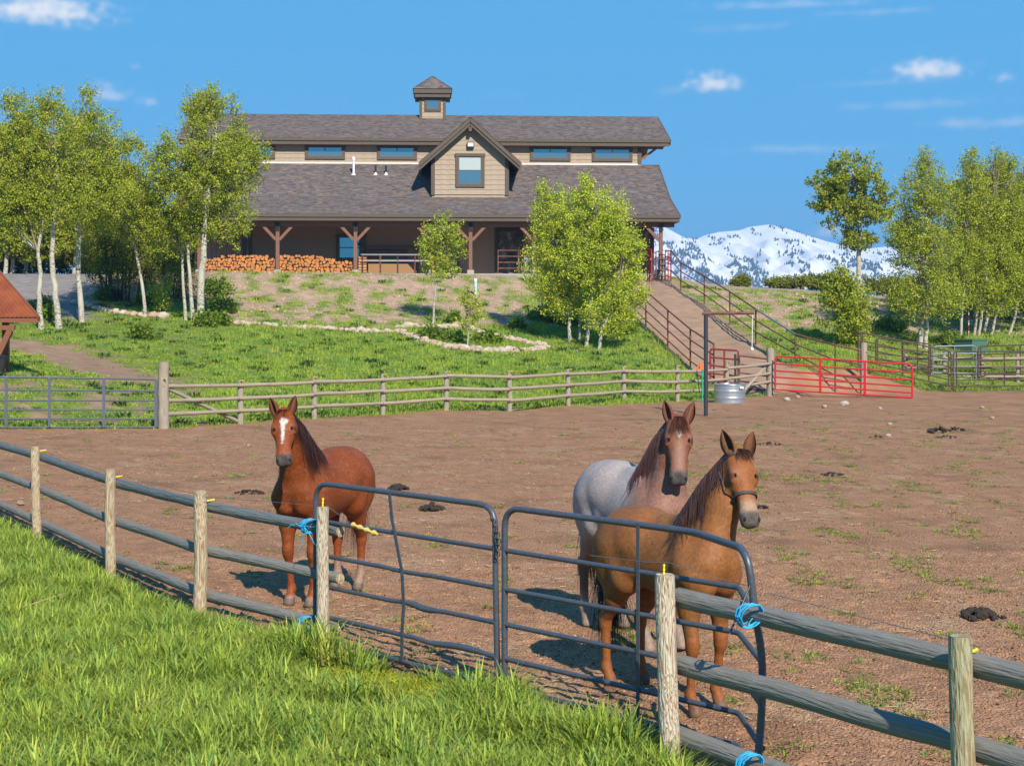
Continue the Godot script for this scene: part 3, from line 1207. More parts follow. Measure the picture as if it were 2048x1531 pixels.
		s.abox(Vector3(a.x - .22, 0, -2.95), Vector3(a.x, b.y + .2, -2.85))
		s.abox(Vector3(b.x, 0, -2.95), Vector3(b.x + .14, b.y + .2, -2.85))
		s.abox(Vector3(a.x, b.y, -2.95), Vector3(b.x, b.y + .2, -2.854))
		part("frame", s, M.frame_dark, sd)
	# --- upper wall and its windows
	var up_wall := Node3D.new()
	up_wall.name = "upper_wall"
	o.add_child(up_wall)
	s = Shape.new()
	s.abox(Vector3(L, 5.5, -7.7), Vector3(-.12, 8.3, -7.5))
	part("sheathing", s, M.frame_dark, up_wall)
	lap(up_wall, L + .02, -.28, 6.93, 8.3, -7.5, .27, 4.2)
	s = Shape.new()
	s.abox(Vector3(-.28, 6.9, -7.5), Vector3(-.06, 8.4, -7.42))
	part("corner_board", s, M.trim, up_wall)
	for k in [[446, 520], [520, 550], [610, 690], [754, 834], [1060, 1141], [1184, 1265]]:
		if k[0] == 520:
			continue
		var kk = [471.0, 550.0] if k[0] == 446 else k
		a = barn_spot(kk[0], 318 + (kk[0] - 610) * .008, 7.5)
		b = barn_spot(kk[1], 288 + (kk[0] - 610) * .008, 7.5)
		window(o, Vector3(a.x, a.y, -7.47), Vector3(b.x, b.y, -7.47), .17, 2)
	# --- upper roof
	var top := Node3D.new()
	top.name = "upper_roof"
	o.add_child(top)
	var ux0 := L - 1.7
	var ux1 := 1.62
	e0 = Vector3(0, 8.36, -6.95)
	t0 = Vector3(0, 10.48, -12.2)
	s = Shape.new()
	s.face(Vector3(ux0, e0.y, e0.z), Vector3(ux1, e0.y, e0.z), Vector3(ux1, t0.y, t0.z), Vector3(ux0, t0.y, t0.z))
	s.face(Vector3(ux1, e0.y - .14, e0.z), Vector3(ux0, e0.y - .14, e0.z), Vector3(ux0, t0.y - .14, t0.z), Vector3(ux1, t0.y - .14, t0.z))
	s.face(Vector3(ux1, e0.y, -17.6), Vector3(ux0, e0.y, -17.6), Vector3(ux0, t0.y, t0.z), Vector3(ux1, t0.y, t0.z))
	part("roof_deck", s, M.soffit, top)
	s = Shape.new()
	shingles(s, Vector3(ux0, e0.y + .012, e0.z), Vector3(1, 0, 0), (t0 - e0).normalized(), func(_y): return 0.0, func(_y): return ux1 - ux0, e0.distance_to(t0))
	sh = part("shingle_tabs", s, M.shingle, top)
	sh.set_meta("kind", "stuff")
	s = Shape.new()
	s.abox(Vector3(ux0, 8.20, -6.97), Vector3(ux1, 8.365, -6.91))
	part("drip_board", s, M.trim, top)
	s = Shape.new()
	s.abox(Vector3(ux0 + .05, 7.98, -7.03), Vector3(ux1 - .05, 8.22, -6.972))
	part("fascia", s, M.trim, top)
	s = Shape.new()
	s.abox(Vector3(ux0 + .1, 7.97, -7.5), Vector3(ux1 - .3, 7.99, -7.03))
	part("soffit", s, M.soffit, top)
	s = Shape.new()
	var dir := (t0 - e0).normalized()
	s.box((e0 + t0) / 2 + Vector3(ux1 + .03, -.16, 0), (t0 - e0) / 2, Vector3(.03, 0, 0), Vector3(0, dir.z, -dir.y) * .18)
	part("rake_board", s, M.trim, top)
	for k in [[8.0, -7.6], [8.55, -9.4], [9.9, -12.2]]:
		beam("outlooker", top, Vector3(-.2, k[0] - .02, k[1]), Vector3(ux1 - .32, k[0] - .02, k[1]), .16, .2, M.soffit)
	beam("outlooker_brace", top, Vector3(-.1, 7.2, -7.6), Vector3(.9, 7.95, -7.6), .14, .14, M.soffit)
	# --- dormer
	var dm := Node3D.new()
	dm.name = "dormer"
	o.add_child(dm)
	var c := barn_spot(940, 390, 3.0)
	var cx := c.x
	var half := 2.2
	var dz := -2.98
	var peak := 9.06
	var slope := .887
	s = Shape.new()
	var under := func(xx: float) -> float: return peak - .42 - slope * absf(xx)
	var poly := [Vector2(-half, 4.3), Vector2(half, 4.3), Vector2(half, under.call(half)), Vector2(0, under.call(0.0)), Vector2(-half, under.call(half))]
	for k in range(1, 4):
		s.tri(Vector3(cx + poly[0].x, poly[0].y, dz - .02), Vector3(cx + poly[k].x, poly[k].y, dz - .02), Vector3(cx + poly[k + 1].x, poly[k + 1].y, dz - .02))
	s.abox(Vector3(cx - half, 4.3, -7.6), Vector3(cx - half + .12, under.call(half), dz - .03))
	s.abox(Vector3(cx + half - .12, 4.3, -7.6), Vector3(cx + half, under.call(half), dz - .03))
	part("sheathing", s, M.siding, dm)
	lap(dm, cx - half, cx + half, 4.66, 8.7, dz, .285, 9.0, func(y): return cx - minf(half, (peak - .40 - y) / slope), func(y): return cx + minf(half, (peak - .40 - y) / slope))
	for sd in [-1, 1]:
		s = Shape.new()
		s.abox(Vector3(cx + sd * (half - .06) - .11, 4.62, dz), Vector3(cx + sd * (half - .06) + .11, 6.75, dz + .07))
		part("corner_board", s, M.trim, dm)
		# roof slab, shingles and rake boards of this side
		var ridge := Vector3(cx, peak, dz + .52)
		var eave := Vector3(cx + sd * 2.92, peak - slope * 2.92, dz + .52)
		var down := (eave - ridge)
		var back := Vector3(0, 0, -5.2)
		var nn := Vector3(sd * slope, 1, 0).normalized()
		s = Shape.new()
		s.box((ridge + eave) / 2 + back / 2 - nn * .07, down / 2, nn * .06, back / 2)
		part("roof_slab", s, M.soffit, dm)
		s = Shape.new()
		var along := Vector3(0, 0, -1) if sd == 1 else Vector3(0, 0, 1)
		var start := eave if sd == 1 else eave + back
		shingles(s, start + nn * .012, along, -down.normalized(), func(_y): return 0.0, func(_y): return 5.2, down.length())
		sh = part("shingle_tabs", s, M.shingle, dm)
		sh.set_meta("kind", "stuff")
		for lay in [[.11, .03, .0, .16], [.285, -.03, -.04, .12]]:
			s = Shape.new()
			s.box((ridge + eave) / 2 - Vector3(0, lay[0] / nn.y, 0) * 1.0 + Vector3(0, 0, lay[1] + .03), down / 2 * 1.002, nn * lay[3] * .62, Vector3(0, 0, .035))
			part("rake_board", s, M.trim, dm)
		s = Shape.new()
		s.box(eave + back / 2 - nn * .15 + Vector3(sd * .02, -.03, 0), Vector3(.03, 0, 0), Vector3(0, .17, 0), back / 2)
		part("eave_board", s, M.soffit, dm)
	beam("outlooker", dm, Vector3(cx, peak - .68, dz - .1), Vector3(cx, peak - .68, dz + .56), .2, .24, M.trim)
	a = barn_spot(911, 374, 2.95)
	b = barn_spot(969, 307, 2.95)
	window(dm, Vector3(a.x, a.y, dz + .03), Vector3(b.x, b.y, dz + .03), .17, 2, true, true)
	var fl := barn_spot(941, 291, 2.9)
	var lamp := Node3D.new()
	lamp.name = "floodlight"
	dm.add_child(lamp)
	s = Shape.new()
	s.abox(Vector3(fl.x - .2, fl.y - .14, dz + .03), Vector3(fl.x + .2, fl.y + .2, dz + .22))
	part("housing", s, M.iron, lamp)
	s = Shape.new()
	s.abox(Vector3(fl.x - .16, fl.y - .06, dz + .222), Vector3(fl.x + .16, fl.y + .15, dz + .235))
	part("lens", s, M.lamp_white, lamp)
	# --- cupola
	var cu := Node3D.new()
	cu.name = "cupola"
	o.add_child(cu)
	var cc := barn_spot(865, 237, 11.4)
	cx = cc.x
	var cz := -12.2
	var h2 := .8
	lap(cu, cx - h2, cx + h2, 10.0, 11.5, cz + h2, .27, 5)
	s = Shape.new()
	s.abox(Vector3(cx - h2 + .01, 9.6, cz - h2), Vector3(cx + h2 - .01, 11.6, cz + h2))
	part("box", s, M.siding, cu)
	for sd in [-1, 1]:
		s = Shape.new()
		s.abox(Vector3(cx + sd * (h2 - .05) - .09, 9.9, cz + h2 - .05), Vector3(cx + sd * (h2 - .05) + .09, 11.5, cz + h2 + .06))
		part("corner_board", s, M.trim, cu)
	var p0 := barn_spot(849, 222, 11.4)
	var p1 := barn_spot(882, 194, 11.4)
	window(cu, Vector3(p0.x, p0.y, cz + h2 + .03), Vector3(p1.x, p1.y, cz + h2 + .03), .15, 1)
	s = Shape.new()
	var ov := 1.2
	s.abox(Vector3(cx - ov, 11.72, cz - ov), Vector3(cx + ov, 12.0, cz + ov))
	s.abox(Vector3(cx - ov + .08, 11.48, cz - ov + .08), Vector3(cx + ov - .08, 11.72, cz + ov - .08))
	part("eave_board", s, M.trim, cu)
	s = Shape.new()
	var apex := Vector3(cx, 12.98, cz)
	for q in 4:
		var ang := q * PI / 2
		var al := Vector3(cos(ang), 0, -sin(ang))
		var fr := Vector3(sin(ang), 0, cos(ang))
		var oo := Vector3(cx, 12.0, cz) + fr * (ov + .04) - al * (ov + .04)
		var up := (apex - (Vector3(cx, 12.0, cz) + fr * (ov + .04)))
		var ln := up.length()
		shingles(s, oo, al, up.normalized(), func(y): return (ov + .04) * y / ln, func(y): return (ov + .04) * (2.0 - y / ln), ln, .28, .13)
	sh = part("shingle_tabs", s, M.shingle, cu)
	sh.set_meta("kind", "stuff")
	# --- vent pipes on the lower roof
	for k in [[707, 349, 317, .07, "white_plastic"], [751, 349, 331, .06, "black_plastic"], [772, 349, 331, .06, "black_plastic"]]:
		var w := 5.9
		var foot := barn_spot(k[0], k[1], w)
		# on the roof plane
		for it in 4:
			w = 3.0 + (foot.y - 4.47) / (6.90 - 4.47) * 4.56
			foot = barn_spot(k[0], k[1], w)
		var hd := barn_spot(k[0], k[2], w)
		var v := Node3D.new()
		v.name = "vent_pipe"
		o.add_child(v, true)
		s = Shape.new()
		s.tube([foot - Vector3(0, .05, 0), hd], [k[3]], 10)
		part("pipe", s, M[k[4]], v)
		s = Shape.new()
		s.lathe(foot, [[k[3] * 2.6, -.05], [k[3] * 1.1, .10], [k[3] * 1.02, .14]], 12)
		part("boot", s, M.flashing, v)
		if k[3] > .065:
			s = Shape.new()
			s.lathe(hd, [[k[3], -.12], [k[3] * 1.45, -.1], [k[3] * 1.45, .02], [k[3] * .8, .1], [0, .12]], 12)
			part("cap", s, M[k[4]], v)

# ---------------------------------------------------------------- things under the porch
func build_porch_things() -> void:
	# stacked firewood: split logs seen end on
	var T := Transform3D(Basis(Vector3.UP, BARN_TURN), BARN_AT)
	var logs := []
	for q in 7:
		var s := Shape.new()
		var m := 3 + q % 3
		var ring := []
		for k in m + 2:
			var a := TAU * k / (m + 2) + rng.randf_range(-.3, .3)
			ring.append(Vector2(cos(a), sin(a)) * rng.randf_range(.8, 1.05))
		var len := .42
		for k in ring.size():
			var p: Vector2 = ring[k]
			var r: Vector2 = ring[(k + 1) % ring.size()]
			s.col = Color(.42, .235, .10)
			s.face(Vector3(p.x, p.y, 0), Vector3(p.x, p.y, -len), Vector3(r.x, r.y, -len), Vector3(r.x, r.y, 0))
			s.col = Color(.55, .235, .065)
			s.tri(Vector3.ZERO, Vector3(p.x, p.y, 0), Vector3(r.x, r.y, 0))
		logs.append(s.mesh())
	var log_mats := []
	for q in 5:
		var m := mat("log_wood_%d" % q, lin(.72 + .12 * (q % 3), .70 + .09 * (q % 3), .70 + .10 * (q % 2)), .85)
		m.vertex_color_use_as_albedo = true
		log_mats.append(m)
	var n := 0
	for bay in [[-25.6, -21.4, .0], [-21.4, -17.3, .1]]:
		var y := .09
		var row := 0
		while y < 1.15:
			var x: float = bay[0] + .08 + (row % 2) * .08
			while x < bay[1]:
				var r := rng.randf_range(.07, .145)
				var lim := 1.02 + .12 * noise_a.get_noise_1d(x * 1.1 + 4) + .05 * noise_a.get_noise_1d(x * 7)
				if bay[2] > 0:
					lim -= .30 * smoothstep(-19.6, -17.4, x)
				else:
					lim -= .18 * smoothstep(-24.6, -25.4, x) + .05
				if y < lim:
					var o := MeshInstance3D.new()
					o.name = numbered("split_log")
					o.mesh = logs[rng.randi() % 7]
					o.material_override = log_mats[rng.randi() % 5]
					var b := Basis(Vector3(0, 0, 1), rng.randf() * TAU).scaled(Vector3(1, 1, 1))
					b = b * Basis.from_scale(Vector3(r, r * rng.randf_range(.8, 1), 1))
					o.transform = T * Transform3D(b, Vector3(x, y + rng.randf_range(-.045, .045), -.20 + rng.randf_range(-.04, .04)))
					add_child(o)
					tag(o, "split orange firewood log in the stack between the porch posts", "log", "firewood logs stacked on the porch")
					n += 1
				x += r * 1.72
			y += .168
			row += 1
	# short crosswise stack end beside the second post
	for k in 6:
		var s := Shape.new()
		s.col = Color(.55, .31, .13)
		s.tube([Vector3(-.22, 0, 0), Vector3(.22, 0, 0)], [.085, .075], 6)
		var o := piece("split_log", s.mesh(), log_mats[k % 5], self)
		o.transform = T * Transform3D(Basis(Vector3.RIGHT, k * 1.3), Vector3(-16.72, .09 + k * .155, -.25))
		tag(o, "firewood log lying crosswise at the end of the stack", "log", "crosswise logs at the stack end")
	# pipe rack with planks
	var a := barn_spot(722, 548, .35)
	var b := barn_spot(868, 548, .35)
	var rack := thing("pipe_rack", "long grey pipe rack with red legs on the porch", "rack", T * Vector3(a.x, 0, 0), BARN_TURN)
	var w := b.x - a.x
	for yy in [1.05, .70]:
		for zz in [-.05, -.7]:
			bar("shelf_pipe", Vector3(0, yy, zz), Vector3(w, yy, zz), .032, M.bench_metal, rack)
	for k in 5:
		var xx := .1 + (w - .2) * k / 4.0
		for zz in [-.05, -.7]:
			bar("leg", Vector3(xx, -.02, zz), Vector3(xx, 1.05, zz), .035, M.rust_pipe if k % 2 else M.brown_panel, rack)
		bar("cross_pipe", Vector3(xx, .70, -.05), Vector3(xx, .70, -.7), .025, M.bench_metal, rack)
	for k in 3:
		var s := Shape.new()
		s.abox(Vector3(.3 + k * .5, .735 + k * .0, -.2 - k * .17), Vector3(w - .2 - k * .4, .775, -.08 - k * .17))
		var o := part("plank", s, M.lumber, self)
		o.transform = T * Transform3D(Basis(), Vector3(a.x, 0, 0))
		tag(o, ["longest weathered plank lying on the porch pipe rack", "middle weathered plank lying on the porch pipe rack", "shortest weathered plank lying on the porch pipe rack"][k], "plank")
	# timber bench with a dark back against the wall
	a = barn_spot(735, 548, 2.5)
	b = barn_spot(832, 492, 2.5)
	var be := thing("storage_bench", "timber storage bench with dark back panel against the barn wall", "bench", T * Vector3(a.x, 0, -2.75), BARN_TURN)
	w = b.x - a.x
	var s := Shape.new()
	s.abox(Vector3(.05, .02, -.12), Vector3(w - .05, .62, .55))
	part("chest", s, M.lumber, be)
	s = Shape.new()
	s.abox(Vector3(.16, .70, -.12), Vector3(w - .5, 1.42, -.02))
	part("back_panel", s, M.room_dark, be)
	for xx in [0.0, w]:
		s = Shape.new()
		s.abox(Vector3(xx - .05, 0, -.14), Vector3(xx + .05, 1.48, .0))
		part("post", s, M.timber, be)
	s = Shape.new()
	s.abox(Vector3(-.12, 1.48, -.14), Vector3(w + .12, 1.58, .12))
	part("top_board", s, M.timber, be)
	# rust-red pipe rail before the stall door
	a = barn_spot(996, 548, .2)
	b = barn_spot(1078, 548, .2)
	w = b.x - a.x
	var rl := thing("pipe_rail", "short rust red pipe rail before the stall door", "railing", T * Vector3(a.x, 0, -.2), BARN_TURN)
	for k in 4:
		bar("rail", Vector3(0, .30 + k * .335, 0), Vector3(w, .30 + k * .335, 0), .035, M.rust_pipe, rl)
	for xx in [0.0, w * .5, w]:
		bar("leg", Vector3(xx, -.05, 0), Vector3(xx, 1.34, 0), .04, M.rust_pipe, rl)
	# feed barrel
	a = barn_spot(1056, 532, 1.0)
	var br := thing("feed_barrel", "blue grey plastic barrel behind the rust red pipe rail", "barrel", T * Vector3(a.x, 0, -1.1), BARN_TURN)
	s = Shape.new()
	s.lathe(Vector3.ZERO, [[0, 0], [.27, 0], [.29, .06], [.29, .3], [.31, .33], [.29, .36], [.29, .62], [.31, .65], [.29, .68], [.28, .9], [.24, .96], [0, .96]], 16)
	part("drum", s, mat("barrel_blue", lin(.25, .32, .40), .5), br)
	s = Shape.new()
	s.lathe(Vector3(0, .96, 0), [[.27, 0], [.27, .05], [0, .055]], 16)
	part("lid", s, M.white_plastic, br)
# ---------------------------------------------------------------- earth ramp railings and the gates at its top
func railing(called: String, label: String, pts: Array, heights: Array, bars: Array) -> void:
	var o := thing(called, label, "railing", pts[0])
	var base: Vector3 = pts[0]
	for k in pts.size():
		var p: Vector3 = pts[k] - base
		bar("upright", p - Vector3(0, .3, 0), p + Vector3(0, heights[k], 0), .035, M.rust_pipe, o)
	for f in bars:
		for k in pts.size() - 1:
			var p: Vector3 = pts[k] - base + Vector3(0, heights[k] * f, 0)
			var q: Vector3 = pts[k + 1] - base + Vector3(0, heights[k + 1] * f, 0)
			bar("rail", p, q, .036 if f > .9 else .03, M.grey_pipe if f > .9 and (called == "ramp_railing" and k == 4) else M.rust_pipe, o)

func build_ramp() -> void:
	var pts := []
	var hs := []
	for k in [[1342, 81.0, 500], [1362, 78.0, 525], [1409, 73.5, 552], [1460, 68.0, 583], [1512, 62.5, 618], [1591, 58.0, 668], [1671, 56.4, 690], [1722, 56.6, 700]]:
		var p := ground_point(k[0], k[1])
		pts.append(p)
		hs.append(P(k[0], k[2], k[1]).y - p.y)
	railing("ramp_railing", "rusty pipe railing along the open side of the earth ramp", pts, hs, [1.0, .68, .36])
	pts = []
	hs = []
	for k in [[1232, 77.0, 536], [1292, 68.0, 582], [1336, 64.0, 620], [1381, 60.0, 658], [1428, 57.0, 688]]:
		var p := ground_point(k[0], k[1])
		pts.append(p)
		hs.append(P(k[0], k[2], k[1]).y - p.y)
	railing("ramp_railing", "rusty pipe railing between the earth ramp and the aspen clump", pts, hs, [1.0, .72, .44, .16])
	# little red and brown panels at the head of the ramp
	for k in [[1295, 1303, 82.6, 82.0, 498, 556, "red_paint", "short red panel gate by the barn corner post"], [1306, 1318, 82.0, 84.0, 506, 560, "rust_pipe", "rusty panel under the barn corner post"], [1319, 1330, 84.0, 82.4, 508, 560, "rust_pipe", "rusty panel beyond the barn corner post"], [1331, 1342, 83.4, 81.2, 500, 560, "red_paint", "short red panel gate at the head of the ramp railing"]]:
		var a := P(k[0], k[5], k[2])
		var b := P(k[1], k[5], k[3])
		a.y = terrain(a.x, -a.z)
		b.y = terrain(b.x, -b.z)
		var h := P(k[0], k[4], k[2]).y - a.y
		var o := thing("pipe_gate", k[7], "gate", a)
		b -= a
		for f in [.12, .34, .56, .78, 1.0]:
			bar("bar", Vector3(0, h * f, 0), b + Vector3(0, h * f, 0), .03, M[k[6]], o, 6)
		for f in [0.0, .5, 1.0]:
			bar("upright", b * f - Vector3(0, .05, 0), b * f + Vector3(0, h, 0), .034, M[k[6]], o, 6)

# ---------------------------------------------------------------- wooden posts and rails
func wood_post(parent: Node, foot: Vector3, height: float, r: float, m: Material, lean := Vector3.ZERO, sides := 14) -> Node3D:
	var s := Shape.new()
	var pts := []
	var rad := []
	var vo := rng.randf() * 2
	for k in 9:
		var t := k / 8.0
		pts.append(foot + Vector3(0, -.4 + (height + .4) * t, 0) + lean * t + Vector3(noise_a.get_noise_2d(k * .4, foot.x * 9), 0, noise_a.get_noise_2d(k * .4 + 30, foot.x * 9)) * r * .22)
		rad.append(r * (1.03 - .05 * t + .05 * noise_a.get_noise_2d(k * .9, foot.x * 31)))
	pts.append(pts[8] + Vector3(0, r * .12, 0))
	rad.append(r * .86)
	s.tube(pts, rad, sides, true, vo)
	return part("post", s, m, parent)

func wood_rail(parent: Node, a: Vector3, b: Vector3, r: float, m: Material, sag := 0.0, sides := 12) -> Node3D:
	var s := Shape.new()
	var pts := []
	var rad := []
	var q := rng.randf() * 100
	for k in 11:
		var t := k / 10.0
		var p := a.lerp(b, t)
		p.y -= sag * sin(PI * t)
		p += Vector3(0, noise_a.get_noise_2d(t * 1.2, q), noise_a.get_noise_2d(t * 1.2, q + 40)) * r * .22
		pts.append(p)
		rad.append(r * (1.04 - .1 * t + .10 * noise_a.get_noise_2d(t * 7, q + 9)))
	s.tube(pts, rad, sides, true, rng.randf() * 4)
	return part("rail", s, m, parent)

func insulator(parent: Node, at: Vector3, dir: Vector3, size := 1.0) -> void:
	var s := Shape.new()
	var pts := []
	var rad := []
	for k in 13:
		pts.append(at + dir * (k * .0075 * size))
		rad.append((.011 if k in [2, 3, 6, 7, 10, 11] else .0065) * size)
	s.tube(pts, rad, 8)
	part("insulator", s, M.yellow_plastic, parent)

func build_near_fences() -> void:
	var kinds := ["post_wood", "post_wood", "post_wood", "post_wood_pale"]
	var left := thing("rail_fence", "grey log rail fence on tan posts edging the tall grass", "fence", Vector3(-1.58, 0, -12.6))
	var org := left.position
	var spots := [[Vector2(-8.75, 23.3), "post_wood"], [Vector2(-5.91, 18.67), "post_wood"], [Vector2(-4.24, 15.85), "post_wood"], [Vector2(-2.86, 13.77), "post_wood"], [Vector2(-1.585, 12.6), "post_wood_pale"]]
	var back := Vector3(.30, 0, -.95) * .115
	var tops := []
	for k in spots.size():
		var p := Vector3(spots[k][0].x, 0, -spots[k][0].y)
		p.y = terrain(p.x, -p.z)
		tops.append(p)
		var lean: Vector3 = [Vector3.ZERO, Vector3(-.03, 0, 0), Vector3(-.012, 0, 0), Vector3(-.004, 0, 0), Vector3(-.006, 0, .01)][k]
		var post := wood_post(left, p - org, [1.21, 1.21, 1.215, 1.22, 1.21][k], [.056, .056, .056, .062, .053][k], M[spots[k][1]], lean, 18)
		if k < 4:
			insulator(post, p - org + lean + Vector3(.05, [1.12, 1.16, 1.14, 1.13][k], -.02), Vector3(.85, .1, -.5), .9)
		else:
			insulator(post, p - org + lean + Vector3(0, 1.21, 0), Vector3(.05, 1, 0), .95)
	for h in [[1.07, "rail_wood_dark"], [.66, "rail_wood"], [.25, "rail_wood"]]:
		for k in spots.size() - 1:
			var a: Vector3 = tops[k] - org + back + Vector3(0, h[0] + rng.randf_range(-.012, .012), 0)
			var b: Vector3 = tops[k + 1] - org + back + Vector3(0, h[0] + rng.randf_range(-.012, .012), 0)
			var d := (b - a).normalized()
			if k == 3:
				b += Vector3(0, -.055, 0)
				var rl := wood_rail(left, a - d * .0, b + d * .14, .050, M[h[1]], .0, 16)
				var cs := Shape.new()
				cs.tube([b + d * .138, b + d * .146], [.046, .043], 16)
				part("cut_end", cs, M.post_wood, rl)
			else:
				wood_rail(left, a, b, .049, M[h[1]], .0, 16)
	var right := thing("rail_fence", "grey log rail fence beside the bent gate, on pale knotty post", "fence", Vector3(1.0, 0, -9.33))
	org = right.position
	spots = [Vector2(1.0, 9.33), Vector2(2.25, 7.4), Vector2(3.6, 5.3)]
	back = Vector3(.84, 0, -.54) * .0 + Vector3(.05, 0, -.12)
	tops = []
	for k in 3:
		var p := Vector3(spots[k].x, 0, -spots[k].y)
		p.y = terrain(p.x, -p.z)
		tops.append(p)
		var lean: Vector3 = [Vector3(-.05, 0, 0), Vector3(-.035, 0, 0), Vector3.ZERO][k]
		var post := wood_post(right, p - org, 1.235, .064 if k == 0 else .058, M.post_wood_pale if k == 0 else M.post_wood_green, lean, 20)
		if k == 0:
			insulator(post, p - org + lean + Vector3(-.005, 1.235, 0), Vector3(.02, 1, 0), .8)
		elif k == 1:
			insulator(post, p - org + lean + Vector3(.05, 1.15, -.03), Vector3(.7, .1, -.6), .9)
	for h in [[1.07, "rail_wood"], [.66, "rail_wood"], [.20, "rail_wood"]]:
		for k in 2:
			var a: Vector3 = tops[k] - org + back + Vector3(0, h[0], 0)
			var b: Vector3 = tops[k + 1] - org + back + Vector3(0, h[0] + .01, 0)
			wood_rail(right, a, b, .060, M[h[1]], .0, 18)
	# the live wire strung from insulator to insulator
	var wires := [[P(-120, 855, 22), P(88, 903, 18.7), P(236, 949, 15.8), P(416, 994, 13.7), P(540, 1003, 13.2), P(647, 1012, 12.55)], [P(652, 1010, 12.5), P(706, 1049, 12.3)], [P(1180, 1110, 9.9), P(1297, 1124, 9.6), P(1337, 1124, 9.33), P(1420, 1152, 9.2), P(1500, 1172, 9.05)], [P(1540, 1186, 8.6), P(1962, 1294, 7.3)]]
	for k in wires.size():
		var s := Shape.new()
		var pts := []
		for p in wires[k]:
			pts.append(p - wires[k][0])
		s.tube(pts, [.0022], 5)
		var o := part("fence_wire", s, M.wire, self, wires[k][0])
		tag(o, ["thin live wire strung along the tan fence posts", "short wire from post to the yellow gate handle", "thin live wire passing the bent gate and pale knotty post", "thin live wire above the top log rail"][k], "wire")

# ---------------------------------------------------------------- tube gates
func round_path(pts: Array, r: float) -> Array:
	var out := [pts[0]]
	for k in range(1, pts.size() - 1):
		var a: Vector3 = pts[k - 1]
		var p: Vector3 = pts[k]
		var b: Vector3 = pts[k + 1]
		var ra := minf(r, p.distance_to(a) * .45)
		var rb := minf(r, p.distance_to(b) * .45)
		var s := p + (a - p).normalized() * ra
		var e := p + (b - p).normalized() * rb
		for j in 6:
			var t := j / 5.0
			out.append(s.lerp(p, t).lerp(p.lerp(e, t), t))
	out.append(pts[-1])
	return out

func bent_tube(called: String, pts: Array, r: float, m: Material, parent: Node, sides := 10) -> MeshInstance3D:
	var s := Shape.new()
	s.tube(pts, [r], sides, true)
	return part(called, s, m, parent)

